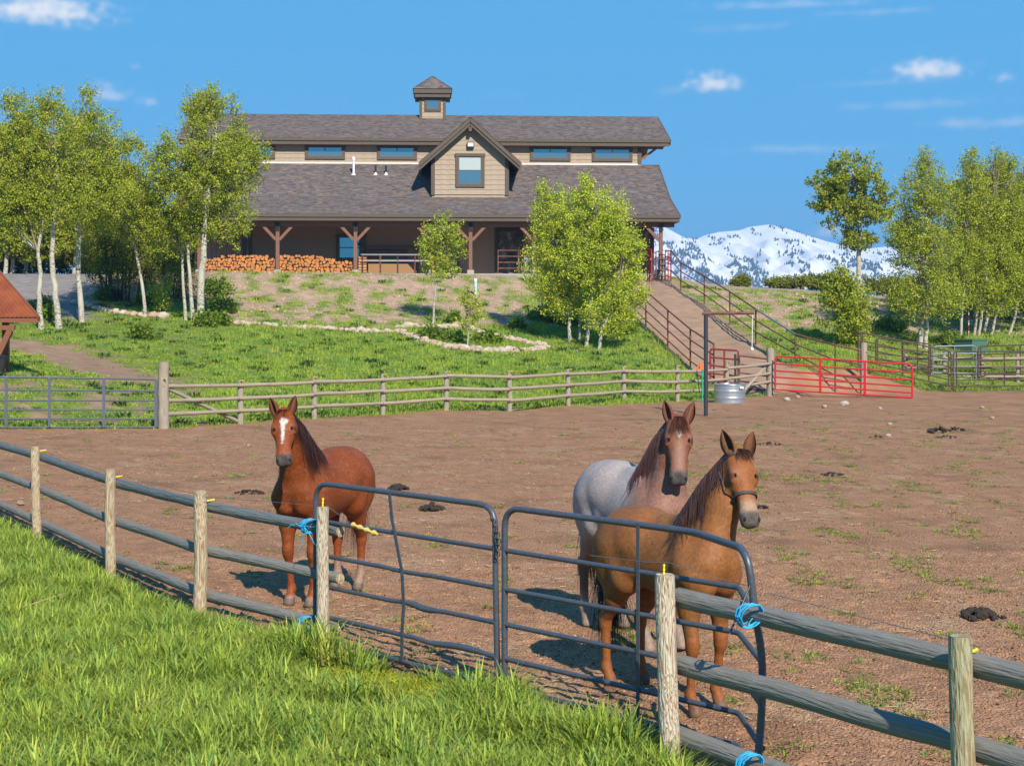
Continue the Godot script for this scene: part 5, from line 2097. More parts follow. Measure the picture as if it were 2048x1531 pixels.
func tree(called: String, label: String, stems: Array, crowns: Array, leaves: int, o := {}) -> void:
	var base: Vector3 = o.get("at", on_ground(stems[0][0][0], stems[0][0][1], 30))
	var d := -base.z
	var k := d / LENS
	var group: String = o.get("group", "")
	var node := thing(called, label, o.get("category", "tree"), base, 0.0, group)
	var sh := Shape.new()
	var tw := Shape.new()
	var r0: float = o.get("r", .10)
	var lean_in: float = o.get("deep", 0.0)
	var paths := []
	for si in stems.size():
		var st: Array = stems[si]
		var pts := []
		var rad := []
		var off := rng.randf_range(-.5, .5) if si > 0 else 0.0
		var q := rng.randf() * 50
		for j in st.size():
			var p := P(st[j][0], st[j][1], d + off) - base
			if j == 0 and si == 0:
				p = Vector3(0, -.25, 0)
			elif j == 0:
				p.y = terrain(p.x + base.x, -(p.z + base.z)) - base.y - .2 if o.get("rooted", true) else p.y
			pts.append(p)
		# finer path
		var path := []
		for j in pts.size() - 1:
			for t in 4:
				var a: Vector3 = pts[max(j - 1, 0)]
				var b: Vector3 = pts[j]
				var c: Vector3 = pts[j + 1]
				var e: Vector3 = pts[min(j + 2, pts.size() - 1)]
				path.append(b.cubic_interpolate(c, a, e, t / 4.0) + Vector3(noise_a.get_noise_2d(j * 2 + t * .5, q), 0, noise_a.get_noise_2d(j * 2 + t * .5, q + 20)) * r0 * .5)
		path.append(pts[-1])
		var rs: float = r0 * (1.0 if si == 0 else o.get("next", .8))
		for j in path.size():
			var t := float(j) / (path.size() - 1)
			rad.append(maxf(rs * (1.0 - .72 * t) * (1.25 - .25 * smoothstep(0, .08, t)), .012))
		sh.tube(path, rad, 9, false, rng.randf() * 3)
		paths.append(path)
	var s := Shape.new()
	s.turn_faces = false
	var tone: float = o.get("tone", 1.0)
	var hue: Color = o.get("tint", Color(1, 1, 1))
	var size: float = o.get("leaf", .070)
	var gap: float = o.get("gap", -.16)
	var per := 16
	var total := 0.0
	for c in crowns:
		total += c[2] * c[3]
	for c in crowns:
		var n := int(leaves * 3.0 * c[2] * c[3] / total / per)
		var ctr := P(c[0], c[1], d + (c[4] if c.size() > 4 else 0.0)) - base
		var rx: float = c[2] * k * 1.08
		var ry: float = c[3] * k * 1.06
		var made := 0
		var tries := 0
		while made < n and tries < n * 8:
			tries += 1
			var u := Vector3(rng.randfn(), rng.randfn(), rng.randfn()).normalized() * pow(rng.randf(), .42)
			# ragged rim: shoots push out here and there
			var w := ctr + base
			var rim := 1.0 + .34 * noise_a.get_noise_3d(u.x * 2.2 + w.x, u.y * 2.2 + w.y, u.z * 2.2)
			var p := ctr + Vector3(u.x * rx, u.y * ry, u.z * rx * .85) * rim
			if noise_a.get_noise_3d((p.x + base.x) * .75, (p.y + base.y) * .75, (p.z + base.z) * .75) + rng.randf_range(-.1, .1) < gap:
				continue
			made += 1
			var dir := (u + Vector3(0, .55, 0) + Vector3(rng.randfn(), rng.randfn(), rng.randfn()) * .35).normalized()
			var span := rng.randf_range(.18, .42) * (o.get("shoot", 1.0) as float)
			var base_col: Color = leaf_tones[rng.randi() % 4] * tone * 1.12 * rng.randf_range(.85, 1.15)
			base_col = base_col * hue
			var stem := p - dir * span * .5
			if made % 3 == 0:
				tw.tube([stem - dir * .15, stem + dir * span], [.007, .004], 3, false)
			for j in per:
				var t := rng.randf()
				var q := stem + dir * span * t + Vector3(rng.randfn(), rng.randfn(), rng.randfn()) * .075
				var ld := (dir * .3 + Vector3(rng.randfn(), rng.randfn() - .5, rng.randfn())).normalized()
				var cc := base_col * rng.randf_range(.8, 1.2)
				cc.a = 1
				leaf(s, q, ld, size * rng.randf_range(.7, 1.25), cc)
		# limbs from the nearest stem out to the crown
		var limbs: int = o.get("limbs", 9)
		for j in limbs:
			var path: Array = paths[rng.randi() % paths.size()]
			var f := rng.randf_range(.58, .97)
			var a: Vector3 = path[int(f * (path.size() - 1))]
			var u := Vector3(rng.randfn(), rng.randf_range(-.15, 1.0), rng.randfn()).normalized() * rng.randf_range(.5, .95)
			var e := ctr + Vector3(u.x * rx, u.y * ry, u.z * rx * .8)
			if e.y < a.y + .1:
				e.y = a.y + rng.randf_range(.1, .5)
			var m := a.lerp(e, .5) + Vector3(0, -.12 * a.distance_to(e), 0)
			tw.tube([a, a.lerp(m, .6), m.lerp(e, .4), e], [.03 * (r0 / .1) * (1 - f * .5), .02, .013, .006], 5, false)
	if not o.get("no_trunk", false):
		part("trunk", sh, M[o.get("bark", "aspen_bark")], node)
	part("branches", tw, M[o.get("twig", "twig_bark")], node)
	part("crown", s, M.leaf, node)

func build_trees() -> void:
	var g := "aspens on the slope beside the barn"
	# left stand
	tree("aspen_tree", "tallest aspen with white forked trunk before the barn's end", [[[398, 645], [403, 560], [408, 480], [418, 380], [428, 300], [432, 215]], [[405, 440], [385, 385], [350, 325]]], [[425, 265, 62, 95], [405, 345, 105, 85], [470, 335, 66, 62], [340, 330, 52, 66], [455, 430, 48, 60], [425, 195, 24, 42], [500, 300, 40, 36], [395, 215, 30, 46]], 15500, {"r": .17, "next": .5, "rooted": false, "limbs": 8, "gap": -.10})
	tree("aspen_tree", "slender white aspen trunk touching the forked aspen", [[[386, 642], [380, 560], [374, 480], [368, 400]]], [[352, 420, 60, 70], [395, 445, 42, 50]], 4200, {"r": .10, "deep": 1.0})
	tree("aspen_tree", "thin leaning aspen beside the two joined trunks", [[[371, 639], [366, 560], [362, 480], [350, 400]]], [[325, 455, 60, 58], [300, 405, 48, 60]], 4200, {"r": .08})
	tree("aspen_tree", "aspen with thin trunk curving left over the boulder edging", [[[289, 634], [284, 570], [266, 480], [245, 400], [235, 350]]], [[245, 400, 70, 72], [230, 330, 40, 52], [262, 318, 30, 46]], 6000, {"r": .085})
	tree("aspen_tree", "straight white aspen at the end of the boulder edging", [[[163, 645], [157, 560], [158, 470], [162, 380], [172, 300]]], [[170, 295, 72, 90], [205, 380, 66, 70], [150, 390, 70, 60], [175, 220, 26, 46]], 9500, {"r": .13})
	tree("aspen_tree", "white aspen with kinked trunk beside the gravel drive", [[[118, 659], [110, 590], [104, 520], [108, 430], [112, 330], [110, 270]]], [[95, 300, 78, 92], [120, 400, 74, 56], [60, 390, 60, 66], [98, 215, 28, 44]], 10000, {"r": .14})
	tree("aspen_tree", "aspen with crooked fork nearest the rusty shelter", [[[82, 660], [78, 600], [80, 545], [76, 500], [86, 440], [92, 360]], [[76, 500], [50, 482], [30, 455], [8, 430]]], [[30, 330, 64, 85], [10, 400, 60, 60], [30, 240, 34, 60], [-20, 280, 50, 90]], 8500, {"r": .12, "next": .6, "rooted": false})
	var i := 0
	for k in [[10, 548, 40, 380], [22, 546, 10, 330], [49, 545, 60, 350], [146, 548, 140, 330], [-30, 548, -20, 330]]:
		tree("background_aspen", ["pale aspen trunk behind the boulders of the gravel drive", "second pale trunk behind the drive boulders", "slim pale trunk where the drive boulders end", "slim aspen standing on the crest of the drive", "aspen at the far side of the rusty shelter"][i], [[[k[0], k[1]], [k[0] + 4, 500], [k[2], k[3]]]], [[k[2], 400, 62, 70], [k[2] + 10, 320, 55, 70], [k[2] + 20, 480, 60, 40]], 5600, {"at": ground_point(k[0], 84.0 + i), "r": .15, "tone": .82, "leaf": .14, "group": "aspens behind the gravel drive"})
		i += 1
	i = 0
	for k in [[-20, 90.0], [40, 91.0], [105, 89.0], [165, 90.0], [225, 88.0], [290, 89.0], [350, 90.0], [410, 93.0]]:
		tree("background_thicket", ["leafy thicket behind the rusty shelter", "leafy thicket behind the drive boulders", "leafy thicket on the crest of the drive", "leafy thicket behind the straight white aspen", "leafy thicket behind the willow shrub", "leafy thicket behind the curved thin trunk", "leafy thicket behind the joined aspen trunks", "leafy thicket at the barn's end wall"][i], [[[k[0], 552], [k[0] + 3, 520], [k[0] + 8, 480]], [[k[0] + 16, 552], [k[0] + 22, 510]]], [[k[0], 512, 48, 42], [k[0] + 18, 470, 44, 44]], 3000, {"at": ground_point(k[0], k[1]), "r": .06, "next": 1.0, "tone": .7, "leaf": .15, "category": "shrub", "gap": -.3, "limbs": 4, "bark": "dark_bark", "group": "thickets behind the gravel drive"})
		i += 1
	# dense dark shrub of many stems
	var stems := []
	for k in 15:
		stems.append([[200 + k * 6 + rng.randf_range(-5, 5), 600 + rng.randf_range(-6, 6)], [195 + k * 7 + rng.randf_range(-10, 10), 540], [172 + k * 10 + rng.randf_range(-16, 16), 460], [160 + k * 11 + rng.randf_range(-20, 20), 390]])
	tree("willow_shrub", "dense dark many-stemmed willow shrub under the aspens", stems, [[235, 440, 75, 75], [200, 490, 55, 60], [285, 500, 60, 62], [245, 540, 70, 42], [320, 540, 40, 46]], 11000, {"r": .05, "next": 1.0, "bark": "dark_bark", "twig": "dark_bark", "tone": .62, "limbs": 5, "category": "shrub", "at": on_ground(240, 602, 30)})
	tree("willow_shrub", "shadowed willow shrub between the aspens and firewood stack", [[[330, 610], [325, 540], [310, 470]], [[345, 612], [350, 540], [355, 480]], [[352, 605], [370, 540], [385, 500]]], [[335, 500, 50, 60], [360, 560, 36, 36], [300, 470, 40, 50]], 4200, {"r": .045, "next": 1.0, "bark": "dark_bark", "twig": "dark_bark", "tone": .6, "category": "shrub", "at": on_ground(345, 596, 30)})
	tree("young_aspen", "knee-high leafy sapling beneath the willow shrub", [[[321, 625], [322, 590], [330, 550]]], [[322, 585, 24, 34]], 420, {"r": .02, "leaf": .08, "tone": 1.1, "category": "sapling", "gap": -.4})
	# saplings on the bank
	tree("young_aspen", "slender young aspen with airy crown before the barn door", [[[866, 646], [869, 600], [874, 545], [882, 500], [888, 450]]], [[886, 470, 40, 42], [905, 505, 30, 34], [860, 500, 30, 32], [880, 535, 40, 16]], 1900, {"r": .055, "leaf": .085, "tone": 1.12, "gap": -.22})
	tree("young_aspen", "small staked sapling inside the stone ringed bed", [[[934, 694], [938, 650], [941, 600]]], [[940, 610, 22, 34], [938, 640, 24, 16]], 420, {"r": .035, "leaf": .075, "tone": 1.1, "gap": -.3, "category": "sapling"})
	# clump by the ramp
	tree("aspen_tree", "leaning white aspen in the middle of the clump by the ramp", [[[1172, 692], [1180, 620], [1193, 550], [1200, 470], [1190, 400]]], [[1195, 450, 62, 80], [1185, 530, 72, 60], [1170, 385, 22, 36]], 8200, {"r": .09, "tone": 1.35})
	tree("aspen_tree", "straight pale aspen on the barn side of the clump", [[[1140, 684], [1138, 610], [1136, 530], [1125, 430]]], [[1110, 455, 44, 70], [1100, 530, 55, 66], [1085, 405, 22, 40], [1130, 590, 60, 45]], 7600, {"r": .085, "tone": 1.3})
	tree("aspen_tree", "aspen leaning toward the ramp railing at the clump's edge", [[[1196, 699], [1206, 655], [1228, 610], [1245, 540], [1250, 470]]], [[1240, 500, 46, 72], [1250, 580, 40, 60], [1235, 440, 20, 36], [1215, 630, 50, 40]], 7200, {"r": .08, "tone": 1.35})
	tree("aspen_tree", "thin shaded aspen trunk at the back of the clump", [[[1158, 680], [1160, 620], [1158, 540], [1150, 440]]], [[1150, 470, 55, 80, .8], [1160, 560, 70, 60, .8]], 6200, {"r": .07, "tone": 1.25})
	# right side
	tree("aspen_tree", "lone spreading aspen on the skyline before the snowy mountain", [[[1719, 560], [1718, 510], [1722, 460], [1712, 400], [1705, 330]]], [[1700, 350, 60, 48], [1650, 380, 38, 34], [1735, 400, 55, 52], [1690, 420, 44, 40], [1715, 470, 45, 30], [1640, 395, 24, 22]], 6200, {"at": ground_point(1719, 88.0), "r": .17, "leaf": .13, "tone": .85, "gap": -.04})
	tree("young_aspen", "bushy young aspen on the slope beside the ramp railing", [[[1681, 690], [1688, 650], [1692, 600], [1690, 560]]], [[1690, 615, 52, 58], [1700, 660, 38, 26], [1680, 565, 34, 34]], 3600, {"r": .05, "leaf": .095, "tone": .95})
	tree("aspen_tree", "twin-trunked white aspen above the stock panels", [[[1839, 696], [1845, 640], [1850, 570], [1853, 480], [1850, 380]], [[1851, 696], [1854, 640], [1856, 580], [1860, 520]]], [[1850, 400, 52, 75], [1845, 500, 72, 70], [1855, 590, 82, 52], [1850, 325, 18, 30], [1810, 450, 34, 50]], 12500, {"r": .115, "next": .9, "gap": -.10})
	i = 0
	for k in [[1921, 678, 1935, 470], [1950, 672, 1960, 430], [1962, 676, 1985, 420], [1975, 672, 2000, 440], [1990, 676, 2010, 400], [2030, 676, 2050, 430]]:
		tree("aspen_tree", ["pale leaning aspen behind the green utility box", "straight aspen by the striped stake", "aspen with thin curved trunk above the utility box", "slim aspen between two thicker trunks in the grove", "tall aspen with straight trunk at the grove's end", "aspen closing the grove beyond the stock panels"][i], [[[k[0], k[1]], [k[0] + 5, 610], [k[2], k[3]], [k[2] + 4, k[3] - 60]]], [[k[2], 420 + (i % 3) * 20, 46, 85], [k[2] - 4, 540, 56, 80], [k[2] + 6, 330 + (i % 2) * 24, 20, 34]], 6800, {"r": .075, "at": on_ground(k[0], k[1], 55) + Vector3(0, 0, -i * .25), "group": "aspen grove above the utility box"})
		i += 1
	i = 0
	for k in [[2075, 660, 96], [1960, 640, 90], [2120, 660, 92]]:
		tree("background_aspen", ["shady aspen filling the back of the grove", "shady aspen behind the striped stake", "shady aspen beyond the last stock panel"][i], [[[k[0], k[1]], [k[0], 560], [k[0] - 4, 430]]], [[k[0] - 10, 440, 80, 90], [k[0] - 20, 560, 90, 66]], 6200, {"at": ground_point(k[0], 74 + i * 2.0), "r": .12, "tone": .75, "leaf": .13})
		i += 1
	# low bushes along the crest by the mountain
	i = 0
	for k in [[1480, 574, 16, 13], [1565, 576, 30, 9], [1600, 574, 26, 10], [1640, 574, 26, 12], [1765, 580, 40, 18], [1810, 590, 36, 22]]:
		tree("crest_bush", ["small spiky bush on the road crest under the summit", "low grey green bush along the road crest", "bush joining the crest hedge", "crest bush beside the lone skyline aspen", "dark bush on the crest behind the twin trunks", "dark bush tucked under the twin-trunked aspen"][i], [[[k[0], k[1]], [k[0] + 3, k[1] - 12]], [[k[0] + 4, k[1]], [k[0] + 9, k[1] - 14]]], [[k[0], k[1] - 10, k[2], k[3]]], 1100, {"at": ground_point(k[0], 90.0), "r": .03, "next": 1, "leaf": .11, "tone": .62, "category": "bush", "bark": "dark_bark", "tint": Color(1, .95, 1.4)})
		i += 1
	# leafy perennials on the slope
	i = 0
	for k in [[285, 678, 20, 17], [410, 652, 20, 16], [440, 650, 18, 15], [905, 645, 13, 11], [1035, 658, 10, 10], [85, 630, 20, 22], [100, 640, 14, 16], [860, 678, 26, 14], [900, 684, 26, 12], [975, 686, 28, 12], [1100, 640, 40, 22], [1150, 650, 40, 18], [1250, 668, 22, 14], [430, 590, 30, 22], [445, 625, 26, 20], [300, 610, 26, 18], [215, 600, 24, 14], [1780, 660, 36, 18], [1900, 690, 26, 14]]:
		tree("leafy_weed", ["broad leafy weed alone in the middle of the slope", "leafy weed between the joined aspen trunks and edging", "leafy weed where the stone edging begins", "round leafy weed above the stone ring", "small round weed right of the stone ring", "leafy weed beside the crooked fork aspen", "leafy weed at the kinked aspen trunk", "leafy plant at the near end of the stone ring", "leafy plant next to the staked sapling", "leafy plant at the pointed end of the stone ring", "shaded weed under the clump by the ramp", "shaded weed between the clump trunks", "weed between the clump and ramp railing", "weed on the bank under the firewood stack", "weed below the bank by the forked aspen", "weed around the curved thin trunk", "weed at the foot of the willow shrub", "weed on the shady slope left of the twin trunks", "weed beside the green utility box"][i], [[[k[0], k[1]], [k[0], k[1] - 8]]], [[k[0], k[1] - k[3] * .5, k[2], k[3]]], 620, {"r": .012, "leaf": .12, "tone": .62, "category": "plant", "tint": Color(.75, 1.0, 1.0), "gap": -.5, "no_trunk": true, "limbs": 3})
		i += 1

# ---------------------------------------------------------------- grass
func tuft(blades: int, spread: float, h0: float, h1: float, width: float, sd: int, droop := .55) -> ArrayMesh:
	var r := RandomNumberGenerator.new()
	r.seed = sd
	var s := Shape.new()
	s.turn_faces = false
	for b in blades:
		var a := r.randf() * TAU
		var p := Vector3(cos(a), 0, sin(a)) * spread * sqrt(r.randf())
		var h := r.randf_range(h0, h1)
		var out := Vector3(cos(a + r.randf_range(-1, 1)), 0, sin(a + r.randf_range(-1, 1))) * h * r.randf_range(.1, droop)
		var side := out.cross(Vector3.UP).normalized() * width * r.randf_range(.6, 1.15)
		var f := r.randf_range(.5, 1.35)
		var cc := Color(f * r.randf_range(.85, 1.15), f, f * r.randf_range(.7, 1.2))
		if r.randf() < .07:
			cc = Color(1.9, 1.15, 3.2) * r.randf_range(.6, 1.1)
		var k := s.v.size()
		for j in 4:
			var t := j / 3.0
			var q := p + Vector3(0, h * (t - .25 * t * t), 0) + out * t * t
			var nn := side.cross(Vector3(0, h, 0) + out * 2 * t).normalized()
			if nn.y < 0:
				nn = -nn
			var w := side * (1.0 - t * t * .9)
			s.v.append(q - w); s.v.append(q + w)
			s.n.append(nn); s.n.append(nn)
			s.t.append(Vector2(0, t)); s.t.append(Vector2(1, t))
			s.c.append(cc); s.c.append(cc)
		for j in 3:
			var e := k + j * 2
			s.i.append_array([e, e + 1, e + 2, e + 1, e + 3, e + 2])
	s.turn_faces = true
	return s.mesh()

func build_grass() -> void:
	var tones := [Color(.32, .43, .08), Color(.40, .49, .08), Color(.24, .38, .085), Color(.48, .52, .11)]
	# --- near grass
	var sets := [[], [], [], [], [], []]
	var tint := [PackedColorArray(), PackedColorArray(), PackedColorArray(), PackedColorArray(), PackedColorArray(), PackedColorArray()]
	var n := 0
	var tries := 0
	while n < 27000 and tries < 120000:
		tries += 1
		var d := rng.randf_range(8.6, 20.5)
		var x := rng.randf_range(-.36, .17) * d
		if x > 1.05:
			continue
		var front := line_at(front_line, x) - d
		if front < -.25:
			continue
		var g := cover(x, d)
		if rng.randf() > g * 1.15:
			continue
		n += 1
		# the mown, mossy patch in front of the left gate leaf
		var mown := smoothstep(1.25, .75, Vector2((x + 1.0) / .85, (d - 11.4 + (x + 1.0) * .6) / .55).length() + noise_a.get_noise_2d(x * 2, d * 2) * .3)
		var lush := .5 + .5 * noise_a.get_noise_2d(x * .8 + 20, d * .8)
		var big := clampf(.55 + lush * .7 + noise_b.get_noise_2d(x * 3, d * 3) * .35, .35, 1.5)
		# long grass left standing along the posts
		for q in [Vector2(-1.58, 12.35), Vector2(-.1, 10.75), Vector2(.75, 9.6), Vector2(-1.3, 12.1)]:
			big += .6 * smoothstep(.5, .1, Vector2(x, d).distance_to(q))
		big *= smoothstep(-.25, .45, front) * .6 + .4
		var v: int = [0, 1, 2, 4, 0, 1, 4, 2][rng.randi() % 8]
		if rng.randf() < .035 + .20 * smoothstep(.45, .0, front):
			v = 5
		if mown > rng.randf():
			v = 3
			big = rng.randf_range(.7, 1.2)
		sets[v].append(Transform3D(Basis(Vector3(rng.randfn(), 0, rng.randfn()).normalized(), rng.randf_range(0, .32)) * Basis(Vector3.UP, rng.randf() * TAU) * Basis.from_scale(Vector3(.8 + big * .3, big, .8 + big * .3)), Vector3(x, relief_at(x, d, true) - .01, -d)))
		var hue := noise_a.get_noise_2d(x * 1.3 - 40, d * 1.3) * 3.4 + 1.4 + rng.randf_range(-.7, .7)
		var c: Color = tones[clampi(int(hue), 0, 3)] if v != 3 else Color(.40, .45, .05)
		if v == 5:
			c = Color(.46, .36, .20)
		tint[v].append(c * rng.randf_range(.75, 1.2))
	for v in 6:
		var mesh: ArrayMesh = [tuft(13, .07, .07, .29, .0062, 100, .8), tuft(17, .09, .05, .20, .0050, 101, 1.0), tuft(9, .05, .10, .34, .0085, 102, .9), tuft(34, .10, .015, .045, .0045, 104, 1.2), tuft(11, .08, .06, .16, .0095, 105, 1.2), tuft(12, .10, .05, .17, .0032, 106, 1.3)][v]
		var o := many(["grass", "grass", "grass", "mown_grass", "grass", "dry_grass"][v], mesh, M.grass_blade, sets[v], tint[v])
		tag(o, ["long fresh green grass in front of the log fence", "fine bright grass filling the turf before the fence", "broad tall grass blades in front of the fence", "short yellow green mossy turf before the gate", "low broad-leaved grass between the taller tufts", "dry straw coloured grass along the fence foot"][v], "grass")
	# --- slope grass
	var where := []
	var tints := PackedColorArray()
	var weeds := []
	var wt := PackedColorArray()
	tries = 0
	while where.size() < 17000 and tries < 120000:
		tries += 1
		var d := rng.randf_range(38, 84)
		var px := rng.randf_range(-80, 2120)
		var x := (px - 1024) * d / LENS
		if d < line_at(far_line, x) + .05:
			continue
		var g := cover(x, d)
		if rng.randf() > g:
			continue
		var big := rng.randf_range(.6, 1.15) * (.8 + .5 * noise_a.get_noise_2d(x * .4, d * .4))
		if d < line_at(far_line, x) + 1.2:
			big *= 1.25
		if soil.r > .465 and soil.r < .475:
			big *= 1.5
		where.append(Transform3D(Basis(Vector3.UP, rng.randf() * TAU) * Basis.from_scale(Vector3(1, big, 1)), Vector3(x, relief_at(x, d, false) - .02, -d)))
		var hue := noise_a.get_noise_2d(x * .35 - 40, d * .35) * 2.4 + 1.5 + rng.randf_range(-.6, .6)
		tints.append((tones[clampi(int(hue), 0, 3)] as Color) * rng.randf_range(.9, 1.25))
		if rng.randf() < .05:
			weeds.append(Transform3D(Basis(Vector3.UP, rng.randf() * TAU) * Basis.from_scale(Vector3.ONE * rng.randf_range(.6, 1.4)), Vector3(x, relief_at(x, d, false) - .02, -d)))
			wt.append(Color(.11, .185, .045) * rng.randf_range(.7, 1.25))
	var o := many("slope_grass", tuft(26, .26, .05, .17, .0125, 300, .8), M.grass_blade, where, tints)
	tag(o, "fresh green grass covering the slope below the barn", "grass")
	o = many("ground_weeds", tuft(24, .16, .06, .22, .03, 301, .9), M.grass_blade, weeds, wt)
	tag(o, "broad leaved weeds scattered through the slope grass", "weeds")
	# --- sparse grass in the yard
	where = []
	tints = PackedColorArray()
	tries = 0
	while where.size() < 3600 and tries < 200000:
		tries += 1
		var d := rng.randf_range(9, 52)
		var x := rng.randf_range(-.35, .36) * d
		if d < line_at(front_line, x) + .3 or d > line_at(far_line, x) - 1.0:
			continue
		var a := noise_a.get_noise_2d(x * 1.1 + 200, d * .55) + .45 * noise_b.get_noise_2d(x * 3.5, d * 2.2)
		var lim := .52 - .20 * smoothstep(-.02, .16, x / d) + .12 * smoothstep(12, 9, d) + .2 * smoothstep(36, 50, d)
		for q in [Vector2(5.15, 26.5), Vector2(4.75, 26.7), Vector2(5.6, 26.4)]:
			lim -= 1.2 * smoothstep(.75, .2, Vector2(x - q.x, (d - q.y) * .8).length())
		if a < lim:
			continue
		where.append(Transform3D(Basis(Vector3.UP, rng.randf() * TAU) * Basis.from_scale(Vector3(1, rng.randf_range(.5, 1.2), 1)), Vector3(x, relief_at(x, d, true) - .005, -d)))
		tints.append((tones[rng.randi() % 3] as Color) * rng.randf_range(.6, .95))
	o = many("yard_grass", tuft(16, .08, .012, .05, .006, 302, 1.6), M.grass_blade, where, tints)
	tag(o, "thin green grass tufts dotting the bare yard", "grass")
	# --- clods of trampled earth
	where = []
	tints = PackedColorArray()
	while where.size() < 20000:
		var d := 8.5 + 34.0 * pow(rng.randf(), 1.5)
		var x := rng.randf_range(-.36, .36) * d
		if d < line_at(front_line, x) + .05 or d > line_at(far_line, x) - .3:
			continue
		if noise_a.get_noise_2d(x * .8, d * .8) + rng.randf_range(-.3, .3) < -.1:
			continue
		var r := rng.randf_range(.004, .011) * (1.0 + d * .01)
		where.append(Transform3D(Basis(Vector3.UP, rng.randf() * TAU) * Basis.from_scale(Vector3(r * 1.3, r * .8, r)), Vector3(x, relief_at(x, d, true) + r * .25, -d)))
		var f := rng.randf_range(.55, 1.1)
		tints.append(Color(.385 * f, .214 * f, .124 * f) if rng.randf() < .95 else Color(.46, .37, .28))
	var lump := Shape.new()
	lump.lump(Vector3.ZERO, Vector3.ONE, noise_a, .5, 4, 6)
	lump.smooth()
	o = many("earth_clods", lump.mesh(), M.clod, where, tints)
	tag(o, "crumbly brown clods of trampled earth over the yard", "earth")
	# straw bits
	where = []
	tints = PackedColorArray()
	while where.size() < 1700:
		var d := 9.5 + 30.0 * rng.randf()
		var x := rng.randf_range(-.36, .36) * d
		if d < line_at(front_line, x) + .2 or noise_a.get_noise_2d(x * .55 + 70, d * .55 - 13) < .12:
			continue
		var b := Basis(Vector3.UP, rng.randf() * TAU) * Basis.from_scale(Vector3(rng.randf_range(.01, .045), .002, .003 + d * .0001))
		where.append(Transform3D(b, Vector3(x, relief_at(x, d, true) + .016, -d)))
		var f := rng.randf_range(.7, 1.2)
		tints.append(Color(.56 * f, .43 * f, .25 * f))
	var bx := Shape.new()
	bx.abox(-Vector3.ONE, Vector3.ONE)
	o = many("straw_bits", bx.mesh(), M.clod, where, tints)
	tag(o, "pale bits of straw scattered on the trampled earth", "straw")
# ---------------------------------------------------------------- horses
# a body is a field of tapered bones joined smoothly, meshed as one skin
var bone_a := PackedVector3Array()
var bone_d := PackedVector3Array()
var bone_q := PackedFloat32Array()     # 1 / length squared
var bone_r := PackedFloat32Array()
var bone_s := PackedFloat32Array()
var bone_k := PackedFloat32Array()
var bone_w := PackedFloat32Array()     # 1 / sideways width

func bone(a: Vector3, b: Vector3, ra: float, rb: float, k := .06, wide := 1.0) -> void:
	bone_a.append(a)
	bone_d.append(b - a)
	bone_q.append(1.0 / maxf((b - a).length_squared(), 1e-8))
	bone_r.append(ra)
	bone_s.append(rb - ra)
	bone_k.append(k)
	bone_w.append(1.0 / wide)

func bone_far(j: int, p: Vector3) -> float:
	var q := p - bone_a[j]
	var w := bone_w[j]
	var dd := bone_d[j]
	var h := clampf(q.dot(dd) * bone_q[j], 0.0, 1.0)
	q -= dd * h
	if w != 1.0:
		q.z *= w
	return q.length() - bone_r[j] - bone_s[j] * h

func field(p: Vector3, list: PackedInt32Array) -> float:
	var d := 10.0
	for j in list:
		var q := p - bone_a[j]
		var dd := bone_d[j]
		var h := clampf(q.dot(dd) * bone_q[j], 0.0, 1.0)
		q -= dd * h
		q.z *= bone_w[j]
		var e := q.length() - bone_r[j] - bone_s[j] * h
		var k := bone_k[j]
		var m := k - absf(d - e)
		d = minf(d, e)
		if m > 0.0:
			d -= m * m / k * .25
	return maxf(d, -p.y)

